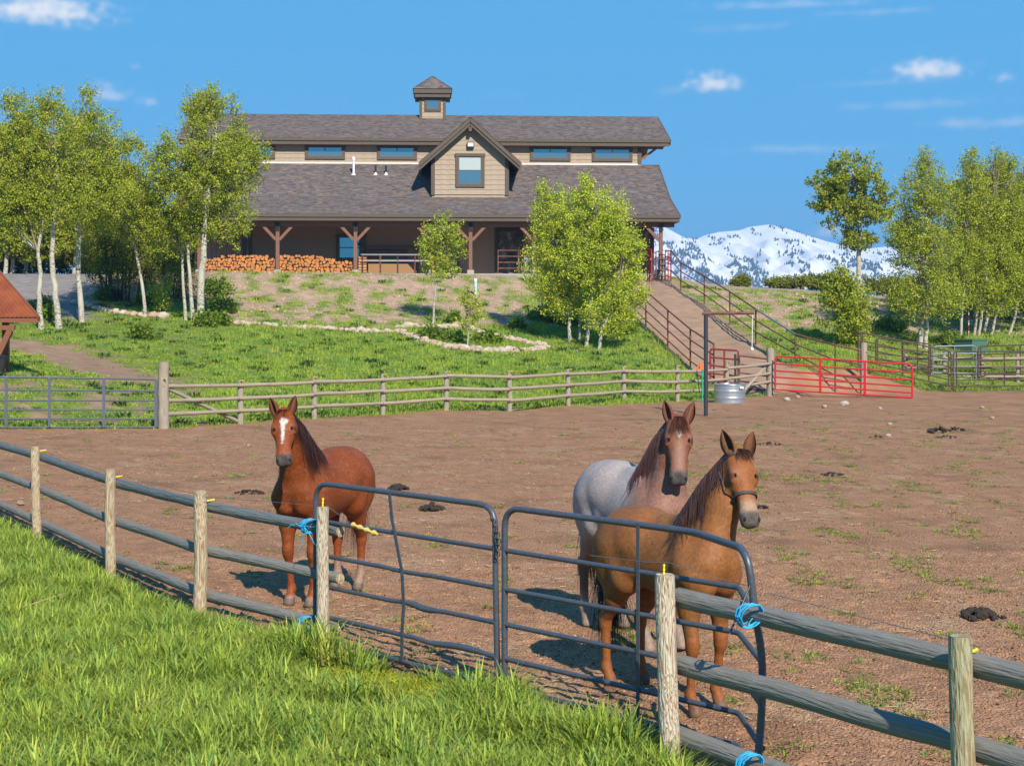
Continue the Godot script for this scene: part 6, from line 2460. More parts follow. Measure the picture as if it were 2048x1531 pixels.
func skin(h: float, tint: Callable) -> Shape:
	var s := Shape.new()
	s.turn_faces = false
	var lo := Vector3.ONE * 1e9
	var hi := -lo
	for j in bone_a.size():
		var r := maxf(bone_r[j], bone_r[j] + bone_s[j]) + .03
		for p in [bone_a[j], bone_a[j] + bone_d[j]]:
			lo = lo.min(p - Vector3.ONE * r)
			hi = hi.max(p + Vector3.ONE * r)
	lo.y = minf(lo.y, -.05)
	var B := h * 4.0
	var S := B * 4.0
	var all := PackedInt32Array(range(bone_a.size()))
	var blocks := []
	var half := B * .8661
	var half4 := S * .8661
	var n := ((hi - lo) / S).ceil()
	for bx in int(n.x):
		for by in int(n.y):
			for bz in int(n.z):
				var ctr := lo + Vector3(bx + .5, by + .5, bz + .5) * S
				var near := PackedInt32Array()
				var best := 10.0
				var dist := PackedFloat32Array()
				for j in all:
					var e := bone_far(j, ctr)
					dist.append(e)
					best = minf(best, e)
				if best > half4 + .10 or best < -half4 * 1.6 - .1:
					continue
				for j in all:
					if dist[j] < best + 2 * half4 + .13:
						near.append(j)
				for x in 4:
					for y in 4:
						for z in 4:
							var c2 := lo + Vector3(bx * 4 + x + .5, by * 4 + y + .5, bz * 4 + z + .5) * B
							var f := field(c2, near)
							if absf(f) > half * 1.35:
								continue
							var l2 := PackedInt32Array()
							var b2 := 10.0
							var ds := PackedFloat32Array()
							for j in near:
								var e := bone_far(j, c2)
								ds.append(e)
								b2 = minf(b2, e)
							for q in near.size():
								if ds[q] < b2 + 2 * half + .12:
									l2.append(near[q])
							blocks.append([bx * 4 + x, by * 4 + y, bz * 4 + z, l2])
	var cell := {}
	var vals := []
	var v5 := PackedFloat32Array()
	v5.resize(125)
	for b in blocks:
		var o := lo + Vector3(b[0], b[1], b[2]) * B
		var list: PackedInt32Array = b[3]
		var q := 0
		for z in 5:
			for y in 5:
				for x in 5:
					v5[q] = field(o + Vector3(x, y, z) * h, list)
					q += 1
		vals.append(v5.duplicate())
		for z in 4:
			for y in 4:
				for x in 4:
					var i0 := x + y * 5 + z * 25
					var c0 := v5[i0]; var c1 := v5[i0 + 1]; var c2 := v5[i0 + 5]; var c3 := v5[i0 + 6]
					var c4 := v5[i0 + 25]; var c5 := v5[i0 + 26]; var c6 := v5[i0 + 30]; var c7 := v5[i0 + 31]
					var neg := int(c0 < 0) + int(c1 < 0) + int(c2 < 0) + int(c3 < 0) + int(c4 < 0) + int(c5 < 0) + int(c6 < 0) + int(c7 < 0)
					if neg == 0 or neg == 8:
						continue
					var sum := Vector3.ZERO
					var m := 0
					for e in [[c0, c1, 0, 0, 0, 0], [c2, c3, 0, 0, 1, 0], [c4, c5, 0, 0, 0, 1], [c6, c7, 0, 0, 1, 1], [c0, c2, 1, 0, 0, 0], [c1, c3, 1, 1, 0, 0], [c4, c6, 1, 0, 0, 1], [c5, c7, 1, 1, 0, 1], [c0, c4, 2, 0, 0, 0], [c1, c5, 2, 1, 0, 0], [c2, c6, 2, 0, 1, 0], [c3, c7, 2, 1, 1, 0]]:
						if (e[0] < 0) != (e[1] < 0):
							var t: float = e[0] / (e[0] - e[1])
							var p := Vector3(e[3], e[4], e[5])
							p[e[2]] = t
							sum += p
							m += 1
					var p := o + (Vector3(x, y, z) + sum / m) * h
					var key: int = (b[0] * 4 + x) + (b[1] * 4 + y) * 1024 + (b[2] * 4 + z) * 1048576
					cell[key] = s.v.size()
					s.v.append(p)
	for bi in blocks.size():
		var b: Array = blocks[bi]
		var w: PackedFloat32Array = vals[bi]
		for z in 4:
			for y in 4:
				for x in 4:
					var i0 := x + y * 5 + z * 25
					var f := w[i0] < 0
					var key: int = (b[0] * 4 + x) + (b[1] * 4 + y) * 1024 + (b[2] * 4 + z) * 1048576
					if f != (w[i0 + 1] < 0):
						quad_of(s, cell, key - 1024 - 1048576, key - 1048576, key, key - 1024, f)
					if f != (w[i0 + 5] < 0):
						quad_of(s, cell, key - 1 - 1048576, key - 1, key, key - 1048576, f)
					if f != (w[i0 + 25] < 0):
						quad_of(s, cell, key - 1 - 1024, key - 1024, key, key - 1, f)
	# two passes of relaxing even out the cell steps
	for it in 2:
		var acc := PackedVector3Array()
		acc.resize(s.v.size())
		var cnt := PackedInt32Array()
		cnt.resize(s.v.size())
		for k in range(0, s.i.size(), 3):
			var a := s.i[k]; var b := s.i[k + 1]; var c := s.i[k + 2]
			acc[a] += s.v[b] + s.v[c]
			acc[b] += s.v[a] + s.v[c]
			acc[c] += s.v[a] + s.v[b]
			cnt[a] += 2; cnt[b] += 2; cnt[c] += 2
		for k in s.v.size():
			if cnt[k] > 0:
				s.v[k] = s.v[k].lerp(acc[k] / cnt[k], .5 if it == 0 else .35)
	s.n.resize(s.v.size())
	s.t.resize(s.v.size())
	s.smooth()
	for k in s.v.size():
		s.c.append(tint.call(s.v[k]))
	return s

func quad_of(s: Shape, cell: Dictionary, a: int, b: int, c: int, d: int, flip: bool) -> void:
	if not (cell.has(a) and cell.has(b) and cell.has(c) and cell.has(d)):
		return
	var i: int = cell[a]; var j: int = cell[b]; var k: int = cell[c]; var l: int = cell[d]
	if flip:
		s.i.append_array([i, k, j, i, l, k])
	else:
		s.i.append_array([i, j, k, i, k, l])

func strand(s: Shape, pts: Array, width: float, col: Color) -> void:
	var k := s.v.size()
	var m := pts.size()
	s.col = col
	for j in m:
		var dir: Vector3 = (pts[min(j + 1, m - 1)] - pts[max(j - 1, 0)]).normalized()
		var side := dir.cross(Vector3(rng.randf_range(-.4, .4) + .3, .2, 1.0 if j % 1 == 0 else .8)).normalized()
		var w := width * (1.0 - .85 * pow(float(j) / (m - 1), 1.6))
		var nn := side.cross(dir).normalized()
		s.v.append(pts[j] - side * w); s.v.append(pts[j] + side * w)
		s.n.append(nn); s.n.append(nn)
		s.t.append(Vector2(0, 0)); s.t.append(Vector2(1, 0))
		s.c.append(col); s.c.append(col)
	for j in m - 1:
		var e := k + j * 2
		s.i.append_array([e, e + 1, e + 2, e + 1, e + 3, e + 2])

func ear(s: Shape, root: Vector3, dir: Vector3, open: Vector3, len: float, outer: Color, inner: Color) -> void:
	# a pointed scoop: rings of a half tube closing to the tip, with an inner skin
	var side := dir.cross(open).normalized()
	for lay in 2:
		var first := s.v.size()
		var rows := 8
		var cols := 8
		for r in rows + 1:
			var t := float(r) / rows
			var w := len * (.235 * sin(PI * (.18 + .82 * t) * .98 + .0) + .015) * (1.0 if lay == 0 else .86)
			if r == rows:
				w = .002
			for c in cols + 1:
				var a := lerpf(-2.25, 2.25, float(c) / cols)
				var p := root + dir * len * t + side * sin(a) * w - open * (cos(a) * w * .85 + (0.0 if lay == 0 else -.004)) + open * len * .10 * t * t
				s.v.append(p)
				s.n.append((side * sin(a) - open * cos(a)).normalized() * (1.0 if lay == 0 else -1.0))
				s.t.append(Vector2.ZERO)
				s.c.append(outer if lay == 0 else inner.lerp(outer, t * .6))
		for r in rows:
			for c in cols:
				var a := first + r * (cols + 1) + c
				var b := a + cols + 1
				s.i.append_array([a, b, a + 1, a + 1, b, b + 1])

func horse(label: String, at: Vector3, fwd: Vector2, size: float, poll_w: Vector3, muzzle_w: Vector3, kind: Dictionary) -> Node3D:
	var node := thing("horse", label, "horse", at, atan2(-fwd.y, fwd.x))
	var inv := node.transform.affine_inverse()
	var poll := inv * poll_w
	var muz := inv * muzzle_w
	bone_a.clear(); bone_d.clear(); bone_q.clear(); bone_r.clear(); bone_s.clear(); bone_k.clear(); bone_w.clear()
	var z := size
	var fat: float = kind.get("fat", 1.0)
	var V := func(x: float, y: float, w: float) -> Vector3: return Vector3(x, y, w) * z
	# trunk
	bone(V.call(-.44, 1.19, 0), V.call(.28, 1.13, 0), .268 * z * fat, .258 * z * fat, .08)
	bone(V.call(-.12, 1.07, 0), V.call(.24, 1.02, 0), .25 * z * fat, .24 * z * fat, .08, 1.04)
	bone(V.call(-.50, 1.235, 0), V.call(-.30, 1.235, 0), .235 * z, .255 * z, .10, 1.12)
	bone(V.call(.34, 1.37, 0), V.call(.02, 1.385, 0), .105 * z, .08 * z, .12)
	for sd in [-1, 1]:
		bone(V.call(-.60, 1.16, sd * .11), V.call(-.54, .99, sd * .13), .165 * z, .155 * z, .06)
		bone(V.call(.30, 1.32, sd * .085), V.call(.50, 1.06, sd * .165), .10 * z, .118 * z, .045)
		bone(V.call(.40, 1.12, sd * .16), V.call(.36, .96, sd * .165), .115 * z, .098 * z, .04)
		bone(V.call(.53, 1.13, sd * .085), V.call(.53, 1.0, sd * .10), .145 * z, .115 * z, .04)
		bone(V.call(-.40, 1.36, sd * .12), V.call(-.52, 1.26, sd * .16), .075 * z, .075 * z, .06)
		bone(V.call(-.22, 1.02, sd * .20), V.call(-.30, .90, sd * .195), .075 * z, .07 * z, .06)
	# legs
	var feet: Array = kind.feet      # front right, front left, hind right, hind left: forward and sideways shift
	for q in 4:
		var sd := 1 if q % 2 == 0 else -1
		var fx: float = feet[q][0]
		var fz: float = feet[q][1]
		var thin: float = kind.get("thin", 1.0)
		if q < 2:
			var elbow: Vector3 = V.call(.42, .90, sd * .155)
			var hoof: Vector3 = V.call(.46 + fx, .03, sd * .15 + fz)
			var knee := elbow.lerp(hoof, .46) + Vector3(.015, .02, 0) * z
			var fet := elbow.lerp(hoof, .86) + Vector3(-.035, .0, 0) * z
			bone(V.call(.47, 1.02, sd * .14), elbow.lerp(knee, .3), .118 * z, .080 * z, .04)
			bone(elbow, knee, .092 * z * thin, .050 * z * thin, .05)
			bone(knee + Vector3(.012, .03, 0) * z, knee + Vector3(.01, -.03, 0) * z, .051 * z * thin, .046 * z * thin, .03)
			bone(knee, fet, .040 * z * thin, .034 * z * thin, .03)
			bone(fet + Vector3(-.008, .01, 0), fet + Vector3(-.012, -.01, 0), .043 * z * thin, .043 * z * thin, .025)
			bone(fet, hoof + Vector3(.0, .05, 0) * z, .036 * z * thin, .046 * z * thin, .025)
			bone(hoof + Vector3(.0, .045, 0) * z, hoof + Vector3(.022, -.01, 0) * z, .046 * z, .060 * z, .02)
		else:
			var stifle: Vector3 = V.call(-.33 + fx * .25, .93, sd * .17)
			var hoof: Vector3 = V.call(-.56 + fx, .03, sd * .145 + fz)
			var hock: Vector3 = hoof + V.call(-.055, .50, sd * .005)
			var fet: Vector3 = hoof + V.call(-.045, .125, 0)
			bone(V.call(-.46, 1.14, sd * .13), stifle, .19 * z, .125 * z, .06)
			bone(V.call(-.56, 1.05, sd * .13), stifle.lerp(hock, .45) + Vector3(-.02, 0, 0), .16 * z, .080 * z, .05)
			bone(stifle, hock + Vector3(.01, .03, 0), .115 * z * thin, .052 * z * thin, .06)
			bone(hock + Vector3(-.035, .045, 0) * z, hock + Vector3(.0, -.03, 0) * z, .040 * z * thin, .050 * z * thin, .035)
			bone(hock, fet, .044 * z * thin, .037 * z * thin, .03)
			bone(fet + Vector3(-.008, .01, 0), fet + Vector3(-.012, -.01, 0), .046 * z * thin, .045 * z * thin, .025)
			bone(fet, hoof + Vector3(0, .05, 0) * z, .038 * z * thin, .047 * z * thin, .025)
			bone(hoof + Vector3(0, .045, 0) * z, hoof + Vector3(.022, -.01, 0) * z, .047 * z, .060 * z, .02)
	# head frame: a along the face, b out of the forehead, c to the horse's right
	var a := (muz - poll).normalized()
	var L := (muz - poll).length()
	var b0: Vector3 = kind.get("brow", Vector3(1, .25, 0))
	if kind.has("brow_w"):
		b0 = inv.basis * (kind.brow_w as Vector3)
	var b := (b0 - a * b0.dot(a)).normalized()
	var c := a.cross(b).normalized()
	if c.z < 0:
		c = -c
	var H := func(t: float, u: float, w: float) -> Vector3: return poll + a * L * t + b * u * z + c * w * z
	# neck
	var n0: Vector3 = V.call(.46, 1.19, 0)
	var n2: Vector3 = H.call(.06, -.075, 0)
	var n1: Vector3 = n0.lerp(n2, .52) + V.call(.0, .02, 0)
	bone(n0, n1, .205 * z, .145 * z, .08, .84)
	bone(n1, n2, .145 * z, .098 * z, .06, .84)
	for sd in [-1, 1]:
		bone(V.call(.52, 1.12, sd * .10), n1 + Vector3(0, -.04, sd * .055) * z, .085 * z, .055 * z, .05)
		bone(n1 + Vector3(0, -.04, sd * .055) * z, H.call(.16, -.12, sd * .05), .055 * z, .04 * z, .04)
	var crest0: Vector3 = V.call(.26, 1.40, 0)
	var crest2: Vector3 = H.call(-.04, -.05, 0)
	var crest1: Vector3 = crest0.lerp(crest2, .5) + V.call(.0, .04, 0)
	bone(crest0, crest1, .11 * z, .075 * z, .09)
	bone(crest1, crest2, .075 * z, .06 * z, .07)
	# head
	var first_head := bone_a.size()
	bone(H.call(0, -.03, 0), H.call(.22, -.015, 0), .082 * z, .088 * z, .05)
	for sd in [-1, 1]:
		bone(H.call(.12, -.005, sd * .04), H.call(.33, .0, sd * .066), .062 * z, .052 * z, .035)
		bone(H.call(.36, -.03, sd * .072), H.call(.56, -.03, sd * .048), .036 * z, .026 * z, .03)
		bone(H.call(.18, -.105, sd * .046), H.call(.44, -.085, sd * .04), .072 * z, .052 * z, .04)
		bone(H.call(.27, .030, sd * .092), H.call(.40, .012, sd * .094), .022 * z, .018 * z, .025)
		bone(H.call(.55, .005, sd * .045), H.call(.78, -.005, sd * .035), .022 * z, .030 * z, .04)
		bone(H.call(.86, -.014, sd * .034), H.call(.975, -.026, sd * .036), .044 * z, .038 * z, .022)
		bone(H.call(.875, .018, sd * .044), H.call(.955, .004, sd * .054), .020 * z, .024 * z, .016)
	bone(H.call(.28, -.012, 0), H.call(.84, -.004, 0), .074 * z, .050 * z, .035)
	bone(H.call(.45, -.07, 0), H.call(.93, -.055, 0), .052 * z, .033 * z, .04)
	bone(H.call(.93, -.066, 0), H.call(.985, -.062, 0), .033 * z, .028 * z, .02)
	var head := {"poll": poll, "a": a, "b": b, "c": c, "L": L, "z": z}
	var tint: Callable = kind.tint
	var s := skin(.0135, func(p: Vector3) -> Color: return tint.call(p / z, Vector3((p - poll).dot(a) / L, (p - poll).dot(b) / z, (p - poll).dot(c) / z)))
	var all := PackedInt32Array(range(bone_a.size()))
	# ears
	var ears: Array = kind.get("ears", [.15, .15])
	for sd in [-1, 1]:
		var ed: Vector3 = (-a * .95 + b * .12 + c * sd * .22).normalized()
		var op: Vector3 = (b + c * sd * .55)
		op = (op - ed * op.dot(ed)).normalized()
		ear(s, H.call(.03, .012, sd * .068), ed, op, .195 * z * (kind.get("ear_len", 1.0) as float), kind.ear, kind.ear_in)
	s.turn_faces = true
	part("body", s, M.coat, node)
	# eyes
	for sd in [-1, 1]:
		var dir: Vector3 = (c * sd + b * .45).normalized()
		var p: Vector3 = H.call(.345, .01, 0)
		var t := .02
		while field(p + dir * t, all) < 0 and t < .3:
			t += .003
		var es := Shape.new()
		var o := p + dir * (t - .0095)
		es.lump(Vector3.ZERO, Vector3(.021, .019, .021) * (kind.get("eye", 1.0) as float), noise_b, 0, 8, 12)
		var ey := part("eye", es, M.eye_dark, node, o)
		ey.basis = Basis(a * .95, b * .85, dir * .62)
		# nostril
		dir = (c * sd * .55 + b * .62 + a * .35).normalized()
		p = H.call(.93, -.01, sd * .03)
		t = .0
		while field(p + dir * t, all) < 0 and t < .2:
			t += .002
		es = Shape.new()
		es.lump(Vector3.ZERO, Vector3(.012, .018, .012), noise_b, .1, 6, 10)
		part("nostril", es, M.nostril, node, p + dir * (t - .009))
	# mane, forelock, tail
	var hs := Shape.new()
	var mc: Color = kind.mane
	for q in int(kind.get("mane_n", 1400)):
		var f := pow(rng.randf(), .9)
		var m0: Vector3 = crest0.lerp(crest1, f * 2) if f < .5 else crest1.lerp(crest2, f * 2 - 1)
		var dirn := (crest2 - crest0).normalized()
		var lat := dirn.cross(Vector3.UP).normalized()
		var sd := 1.0 if rng.randf() < kind.get("right", .5) else -1.0
		var upn := lat.cross(dirn).normalized()
		var len: float = (.20 + .24 * sin(PI * clampf(f, .08, .92))) * z * rng.randf_range(.6, 1.15) * kind.get("mane_len", 1.0)
		var wisp := rng.randf_range(.5, 1.5)
		var p: Vector3 = m0 + upn * lerpf(.10, .055, f) * z
		var o := lat * sd
		var rr := lerpf(.15, .085, f) * z
		var jit := Vector3(rng.randfn(), rng.randfn() * .3, rng.randfn()) * .02
		strand(hs, [p, p + o * rr * .5 + upn * .02, p + o * rr * .95 - Vector3(0, len * .22, 0) + jit * .5, p + o * rr * 1.12 - Vector3(0, len * .6, 0) + jit, p + o * rr * 1.12 - Vector3(0, len, 0) + jit * 1.8 + jit * wisp - dirn * .03], .0038, mc * rng.randf_range(.7, 1.35))
	for q in int(kind.get("lock_n", 70)):
		var w := rng.randf_range(-.045, .045)
		var l: float = rng.randf_range(.16, .36) * kind.get("lock_len", 1.0)
		var out := .085 + rng.randf_range(0, .02)
		strand(hs, [H.call(-.06, .045, w * .6), H.call(.0, out - .01, w), H.call(l * .5, out + .012, w * 1.4), H.call(l, out + .006, w * 1.7 + rng.randf_range(-.02, .02))], .0036, mc * rng.randf_range(.8, 1.5))
	hs.turn_faces = true
	part("mane", hs, M.hair, node)
	hs = Shape.new()
	var tc: Color = kind.tail
	for q in 320:
		var w := rng.randf_range(-.045, .045)
		var l := rng.randf_range(.55, 1.02) * z
		var o := Vector3(rng.randfn() * .03, 0, rng.randfn() * .045)
		var p: Vector3 = V.call(-.70, 1.26, w * .4)
		strand(hs, [p, p + Vector3(-.06, -.05, w) * z, p + Vector3(-.09, -.05 - l * .35, w * 1.4) + o * .3, p + Vector3(-.08, -.05 - l * .7, w * 1.6) + o, p + Vector3(-.06, -.05 - l, w * 1.3) + o * 1.6], .0042, tc * rng.randf_range(.6, 1.4))
	part("tail", hs, M.hair, node)
	node.set_meta("frame", head)
	return node

func round_eye(h: Vector3) -> float:
	return smoothstep(.034, .018, Vector2((h.x - .345) * .58, h.y - .028).length()) * smoothstep(.06, .075, absf(h.z))

func face_mark(h: Vector3, pts: Array) -> float:
	# white marking on the forehead: list of [t, side, half width]; strongest 1
	var best := 0.0
	for k in pts.size() - 1:
		if h.x >= pts[k][0] and h.x <= pts[k + 1][0]:
			var f: float = (h.x - pts[k][0]) / (pts[k + 1][0] - pts[k][0])
			var m := lerpf(pts[k][1], pts[k + 1][1], f)
			var w := lerpf(pts[k][2], pts[k + 1][2], f) + .008 * noise_a.get_noise_2d(h.x * 22, h.z * 60)
			best = maxf(best, smoothstep(w + .006, w - .006, absf(h.z - m)))
	return best

func build_horses() -> void:
	mat("nostril", lin(.012, .010, .010), .7)
	# chestnut with a white star and stripe, facing us
	var chest := func(p: Vector3, h: Vector3) -> Color:
		var c := Color(.30, .072, .017)
		var nz := noise_a.get_noise_3d(p.x * 3, p.y * 3, p.z * 3)
		c = c * (1.0 + .22 * nz + .16 * noise_b.get_noise_3d(p.x * 26, p.y * 26, p.z * 26))
		var dust := smoothstep(.30, .5, noise_b.get_noise_3d(p.x * 30, p.y * 30, p.z * 30) + nz * .3)
		c = c.lerp(Color(.40, .27, .19), dust * .30)
		var sock := smoothstep(.34, .26, p.y + .04 * nz) if p.x < -.3 else smoothstep(.12, .07, p.y + .03 * nz)
		c = c.lerp(Color(.42, .30, .23), sock * .8)
		c = c.lerp(Color(.20, .15, .12), smoothstep(.085, .06, p.y))
		if h.x > -.15 and h.x < 1.4 and absf(h.z) < .2 and h.y > -.125 and h.x < 1.2 and p.x > .3 and p.y > 1.1:
			if h.y > -.02:
				c = c.lerp(Color(.74, .70, .66), face_mark(h, [[.12, .0, .0], [.16, -.005, .022], [.20, -.012, .045], [.25, -.008, .03], [.30, .0, .02], [.55, .006, .013], [.66, .01, .003]]))
			c = c.lerp(Color(.06, .025, .015), round_eye(h) * .8)
			c = c.lerp(Color(.10, .085, .08), smoothstep(.83, .92, h.x + .03 * nz))
		return c
	horse("chestnut horse with white star and stripe standing beside the gate", Vector3(-1.915, 0, -15.13), Vector2(-.36, .93), 1.0, P(567, 829, 14.25), P(568, 925, 13.98), {
		"tint": chest, "feet": [[-.02, -.03], [.0, .03], [.06, -.03], [.0, .02]], "ear": Color(.21, .06, .02), "ear_in": Color(.10, .035, .015), "mane": Color(.085, .028, .014), "tail": Color(.05, .022, .014), "right": .3, "mane_len": 1.3, "lock_n": 60, "lock_len": .75, "brow_w": Vector3(.0, .5, .86), "fat": 1.05})
	# red roan: pale speckled body, brown face
	var roan := func(p: Vector3, h: Vector3) -> Color:
		var nz := noise_a.get_noise_3d(p.x * 4, p.y * 4, p.z * 4)
		var sp := noise_b.get_noise_3d(p.x * 28, p.y * 28, p.z * 28)
		var c := Color(.50, .43, .41) * (1.0 + .16 * sp + .12 * nz)
		c = c.lerp(Color(.30, .125, .075) * (1.0 + .35 * sp), smoothstep(.24, .42, p.x + .10 * nz + .08 * sp) * .85)
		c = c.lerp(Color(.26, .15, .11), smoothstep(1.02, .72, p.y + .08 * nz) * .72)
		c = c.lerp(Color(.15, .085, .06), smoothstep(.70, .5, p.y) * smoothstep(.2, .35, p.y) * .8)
		c = c.lerp(Color(.36, .27, .21), smoothstep(.26, .18, p.y))
		if p.x > .35 and p.y > 1.15 and h.x > -.2 and h.x < 1.4 and absf(h.z) < .15 and h.y > -.125 and h.x < 1.2:
			c = Color(.30, .115, .062) * (1.0 + .3 * sp)
			c = c.lerp(Color(.48, .34, .29), smoothstep(.05, .0, absf(h.z) - .02 + .02 * sp) * .32 * smoothstep(.25, .5, h.x))
			if h.y > -.02:
				c = c.lerp(Color(.74, .68, .62), face_mark(h, [[.16, .0, .0], [.20, .0, .02], [.27, .0, .022], [.33, .0, .004]]))
			c = c.lerp(Color(.07, .035, .03), round_eye(h) * .8)
			c = c.lerp(Color(.10, .09, .09), smoothstep(.80, .92, h.x + .04 * sp))
		return c
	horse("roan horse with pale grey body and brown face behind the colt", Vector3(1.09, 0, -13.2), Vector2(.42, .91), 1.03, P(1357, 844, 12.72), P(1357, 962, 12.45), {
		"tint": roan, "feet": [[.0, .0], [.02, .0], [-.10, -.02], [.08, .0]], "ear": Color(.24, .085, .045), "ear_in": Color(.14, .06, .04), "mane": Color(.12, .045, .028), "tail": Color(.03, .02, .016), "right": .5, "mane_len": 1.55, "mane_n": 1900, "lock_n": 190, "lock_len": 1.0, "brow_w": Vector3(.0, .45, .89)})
	# tan colt with a halter
	var colt := func(p: Vector3, h: Vector3) -> Color:
		var nz := noise_a.get_noise_3d(p.x * 4, p.y * 4, p.z * 4)
		var sp := noise_b.get_noise_3d(p.x * 22, p.y * 22, p.z * 22)
		var c := Color(.335, .135, .043) * (1.0 + .22 * nz + .24 * sp)
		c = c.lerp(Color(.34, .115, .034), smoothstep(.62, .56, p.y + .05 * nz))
		c = c.lerp(Color(.22, .12, .07), smoothstep(.11, .07, p.y))
		if p.x > .35 and p.y > 1.1 and h.x > -.2 and h.x < 1.4 and absf(h.z) < .15 and h.y > -.125 and h.x < 1.2:
			c = Color(.36, .125, .04) * (1.0 + .14 * nz)
			c = c.lerp(Color(.52, .36, .24), smoothstep(.62, .78, h.x) * .8)
			c = c.lerp(Color(.07, .03, .015), round_eye(h) * .8)
			c = c.lerp(Color(.13, .11, .10), smoothstep(.83, .91, h.x + .03 * nz))
		return c
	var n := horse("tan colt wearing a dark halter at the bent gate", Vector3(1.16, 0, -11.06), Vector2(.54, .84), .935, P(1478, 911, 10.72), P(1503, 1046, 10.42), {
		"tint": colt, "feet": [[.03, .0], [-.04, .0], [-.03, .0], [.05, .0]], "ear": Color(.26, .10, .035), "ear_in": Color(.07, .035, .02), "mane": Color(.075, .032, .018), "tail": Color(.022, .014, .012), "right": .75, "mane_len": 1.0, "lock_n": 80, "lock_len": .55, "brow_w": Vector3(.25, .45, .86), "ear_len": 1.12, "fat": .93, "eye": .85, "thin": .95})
	# its halter: bands that hug the head
	var f: Dictionary = n.get_meta("frame")
	var all := PackedInt32Array(range(bone_a.size()))
	var o := thing("halter", "worn dark webbing halter on the tan colt", "halter", n.position, n.rotation.y)
	for band in [[.60, .60, 0.0, TAU, "noseband"], [.60, .06, 0.0, TAU, "cheek"], [.02, .02, 0.0, TAU, "crown_strap"]]:
		if band[4] == "cheek":
			for sd in [-1, 1]:
				var pts := []
				for k in 12:
					var t := lerpf(.60, .02, k / 11.0)
					var ctr: Vector3 = f.poll + f.a * f.L * t - f.b * .045
					pts.append(hug(ctr, (f.c * sd - f.b * .35).normalized(), all))
				part("cheek_strap", webbing(pts, f.b, (f.c * sd as Vector3)), M.halter, o)
			continue
		var pts := []
		for k in 29:
			var an := TAU * k / 28.0
			var ctr: Vector3 = f.poll + f.a * f.L * band[0] - f.b * (.03 if band[4] == "noseband" else .07)
			pts.append(hug(ctr, (f.b * cos(an) + f.c * sin(an)).normalized(), all))
		part(band[4], webbing(pts, f.a, Vector3.ZERO), M.halter, o)
	for sd in [-1, 1]:
		var ctr: Vector3 = f.poll + f.a * f.L * .60 - f.b * .045
		var at := hug(ctr, (f.c * sd - f.b * .35).normalized(), all)
		var pts := []
		for k in 13:
			pts.append(at + f.a * cos(TAU * k / 12) * .018 + f.b * sin(TAU * k / 12) * .018 + f.c * sd * .006)
		var s := Shape.new()
		s.tube(pts, [.005], 6, false)
		part("ring", s, M.chain_steel, o)
	n.remove_meta("frame")

# flat strap through points; wide along one direction
func webbing(pts: Array, wide: Vector3, out: Vector3) -> Shape:
	var s := Shape.new()
	var mid := Vector3.ZERO
	for p in pts:
		mid += p / pts.size()
	for k in pts.size() - 1:
		var p: Vector3 = pts[k]
		var q: Vector3 = pts[k + 1]
		var o0 := out if out != Vector3.ZERO else (p - mid - wide * (p - mid).dot(wide)).normalized()
		var o1 := out if out != Vector3.ZERO else (q - mid - wide * (q - mid).dot(wide)).normalized()
		var w := wide * .0115
		s.face(p - w + o0 * .004, q - w + o1 * .004, q + w + o1 * .004, p + w + o0 * .004)
		s.face(p + w + o0 * .004, q + w + o1 * .004, q + w - o1 * .004, p + w - o0 * .004)
		s.face(p - w - o0 * .004, q - w - o1 * .004, q - w + o1 * .004, p - w + o0 * .004)
	for k in range(0, s.n.size(), 12):
		if s.n[k].dot(s.v[k] - mid) < 0 and out == Vector3.ZERO or out != Vector3.ZERO and s.n[k].dot(out) < 0:
			for j in 12:
				s.n[k + j] = -s.n[k + j]
	return s

func hug(ctr: Vector3, dir: Vector3, all: PackedInt32Array) -> Vector3:
	var t := .01
	while field(ctr + dir * t, all) < .006 and t < .3:
		t += .003
	return ctr + dir * t

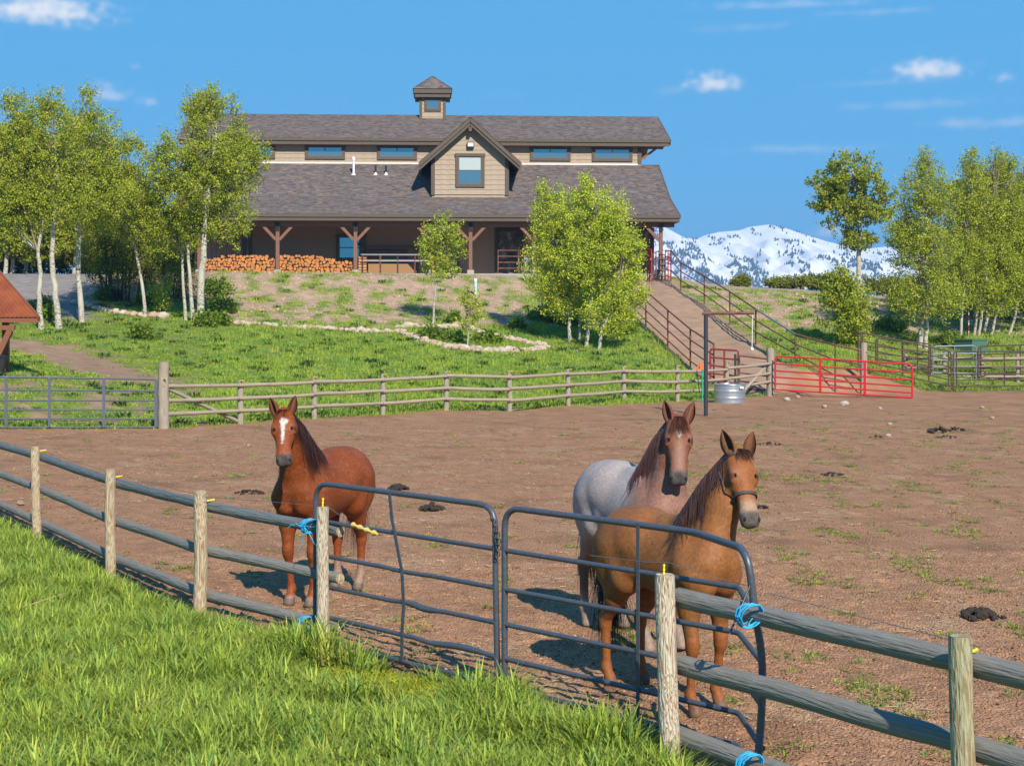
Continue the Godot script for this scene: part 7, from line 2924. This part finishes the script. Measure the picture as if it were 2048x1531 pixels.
# ---------------------------------------------------------------- dung, loose stones, dry stalks
func build_small_things() -> void:
	var i := 0
	for k in [[498, 982, 34, 10], [797, 972, 22, 14], [862, 1012, 24, 16], [1880, 858, 30, 12], [1912, 856, 18, 9], [1752, 872, 16, 6], [1665, 946, 22, 7], [1958, 1222, 34, 26], [1540, 886, 28, 6], [1893, 872, 24, 5], [1524, 1012, 14, 9], [2000, 1232, 14, 8]]:
		var p := on_ground(k[0], k[1] + k[3] * .5)
		var sc := -p.z / LENS
		var o := thing("dung_heap", ["flat dark dung heap near the fence corner behind the gate", "dark crumbled dung heap on the open yard behind the chestnut horse", "compact dark dung heap seen over the left gate leaf", "tall dark dung heap out toward the stock panels", "small dung heap touching the tall one toward the stock panels", "little flat dung patch in the thin grass", "dung lying on the greenest grass patch", "big black dung heap beyond the top log rail", "flat spread of dung between the colt's ears and red gate", "low dung smear near the tall dung heap", "small dung lump beside the colt's muzzle", "dung crumbs beside the big black heap"][i], "dung", p)
		var s := Shape.new()
		var n := 34 if k[2] > 20 else 16
		for q in n:
			var r: float = k[3] * sc * rng.randf_range(.14, .32)
			var a := rng.randf() * TAU
			var e := sqrt(rng.randf())
			s.lump(Vector3(cos(a) * e * k[2] * sc, r * .4 + (1 - e) * k[3] * sc * .75, sin(a) * e * k[2] * sc * .8), Vector3(r * 1.2, r, r * 1.1), noise_a, .35, 5, 8)
		s.smooth()
		part("heap", s, M.manure, o)
		i += 1
	var ms := stone_meshes()
	i = 0
	for k in [[40, 1004, 8], [1575, 798, 8], [1596, 793, 6], [1690, 806, 9], [1650, 812, 6], [1760, 816, 5], [1965, 814, 5], [1778, 870, 6], [1985, 835, 6], [1075, 1172, 5], [497, 890, 5], [1780, 847, 5]]:
		var p := on_ground(k[0], k[1] + k[2] * .4)
		var r: float = k[2] * -p.z / LENS
		var o := piece("loose_stone", ms[i % 8], M.stone, self, p + Vector3(0, r * .3, 0))
		o.scale = Vector3(r, r * .8, r)
		o.rotation.y = i
		tag(o, ["pale rock lying behind the left log rails", "pale stone at the foot of the red gate's hinge post", "smaller stone next to the hinge post stone", "flat pale stone under the middle of the red gate", "small stone under the red gate's first brace", "small stone near the free end of the red gate", "tiny pale stone before the bowed panel feet", "pale stone in the thin grass beside the dung", "pale stone toward the stock panels", "small stone behind the right gate leaf", "small pale stone before the far rail fence", "tiny stone in the open yard"][i], "stone")
		i += 1
	# dry grass stalks leaning in the near grass
	i = 0
	for k in [[[2, 1228], [70, 1205], [128, 1186]], [[60, 1130], [64, 1110], [68, 1098]], [[945, 1428], [958, 1400], [968, 1378]], [[1275, 1475], [1282, 1440], [1292, 1415]]]:
		var foot := on_ground(k[0][0], k[0][1] + 14)
		var s := Shape.new()
		var pts := []
		for q in k:
			pts.append(P(q[0], q[1], -foot.z - .05 * pts.size()) - foot)
		pts[0] = Vector3(pts[0].x, -.02, pts[0].z) if i != 0 else pts[0]
		s.tube(pts, [.0045, .004, .002], 5)
		var o := part("dry_stalk", s, mat("straw_%d" % i, lin(.62, .48, .26), .8), self, foot)
		tag(o, ["long dry straw stalk lying across the tall grass", "short dry stalk at the first tan post", "dry stalk below the gate leaves' meeting point", "dry bent stalk before the knotty post"][i], "stalk")
		i += 1
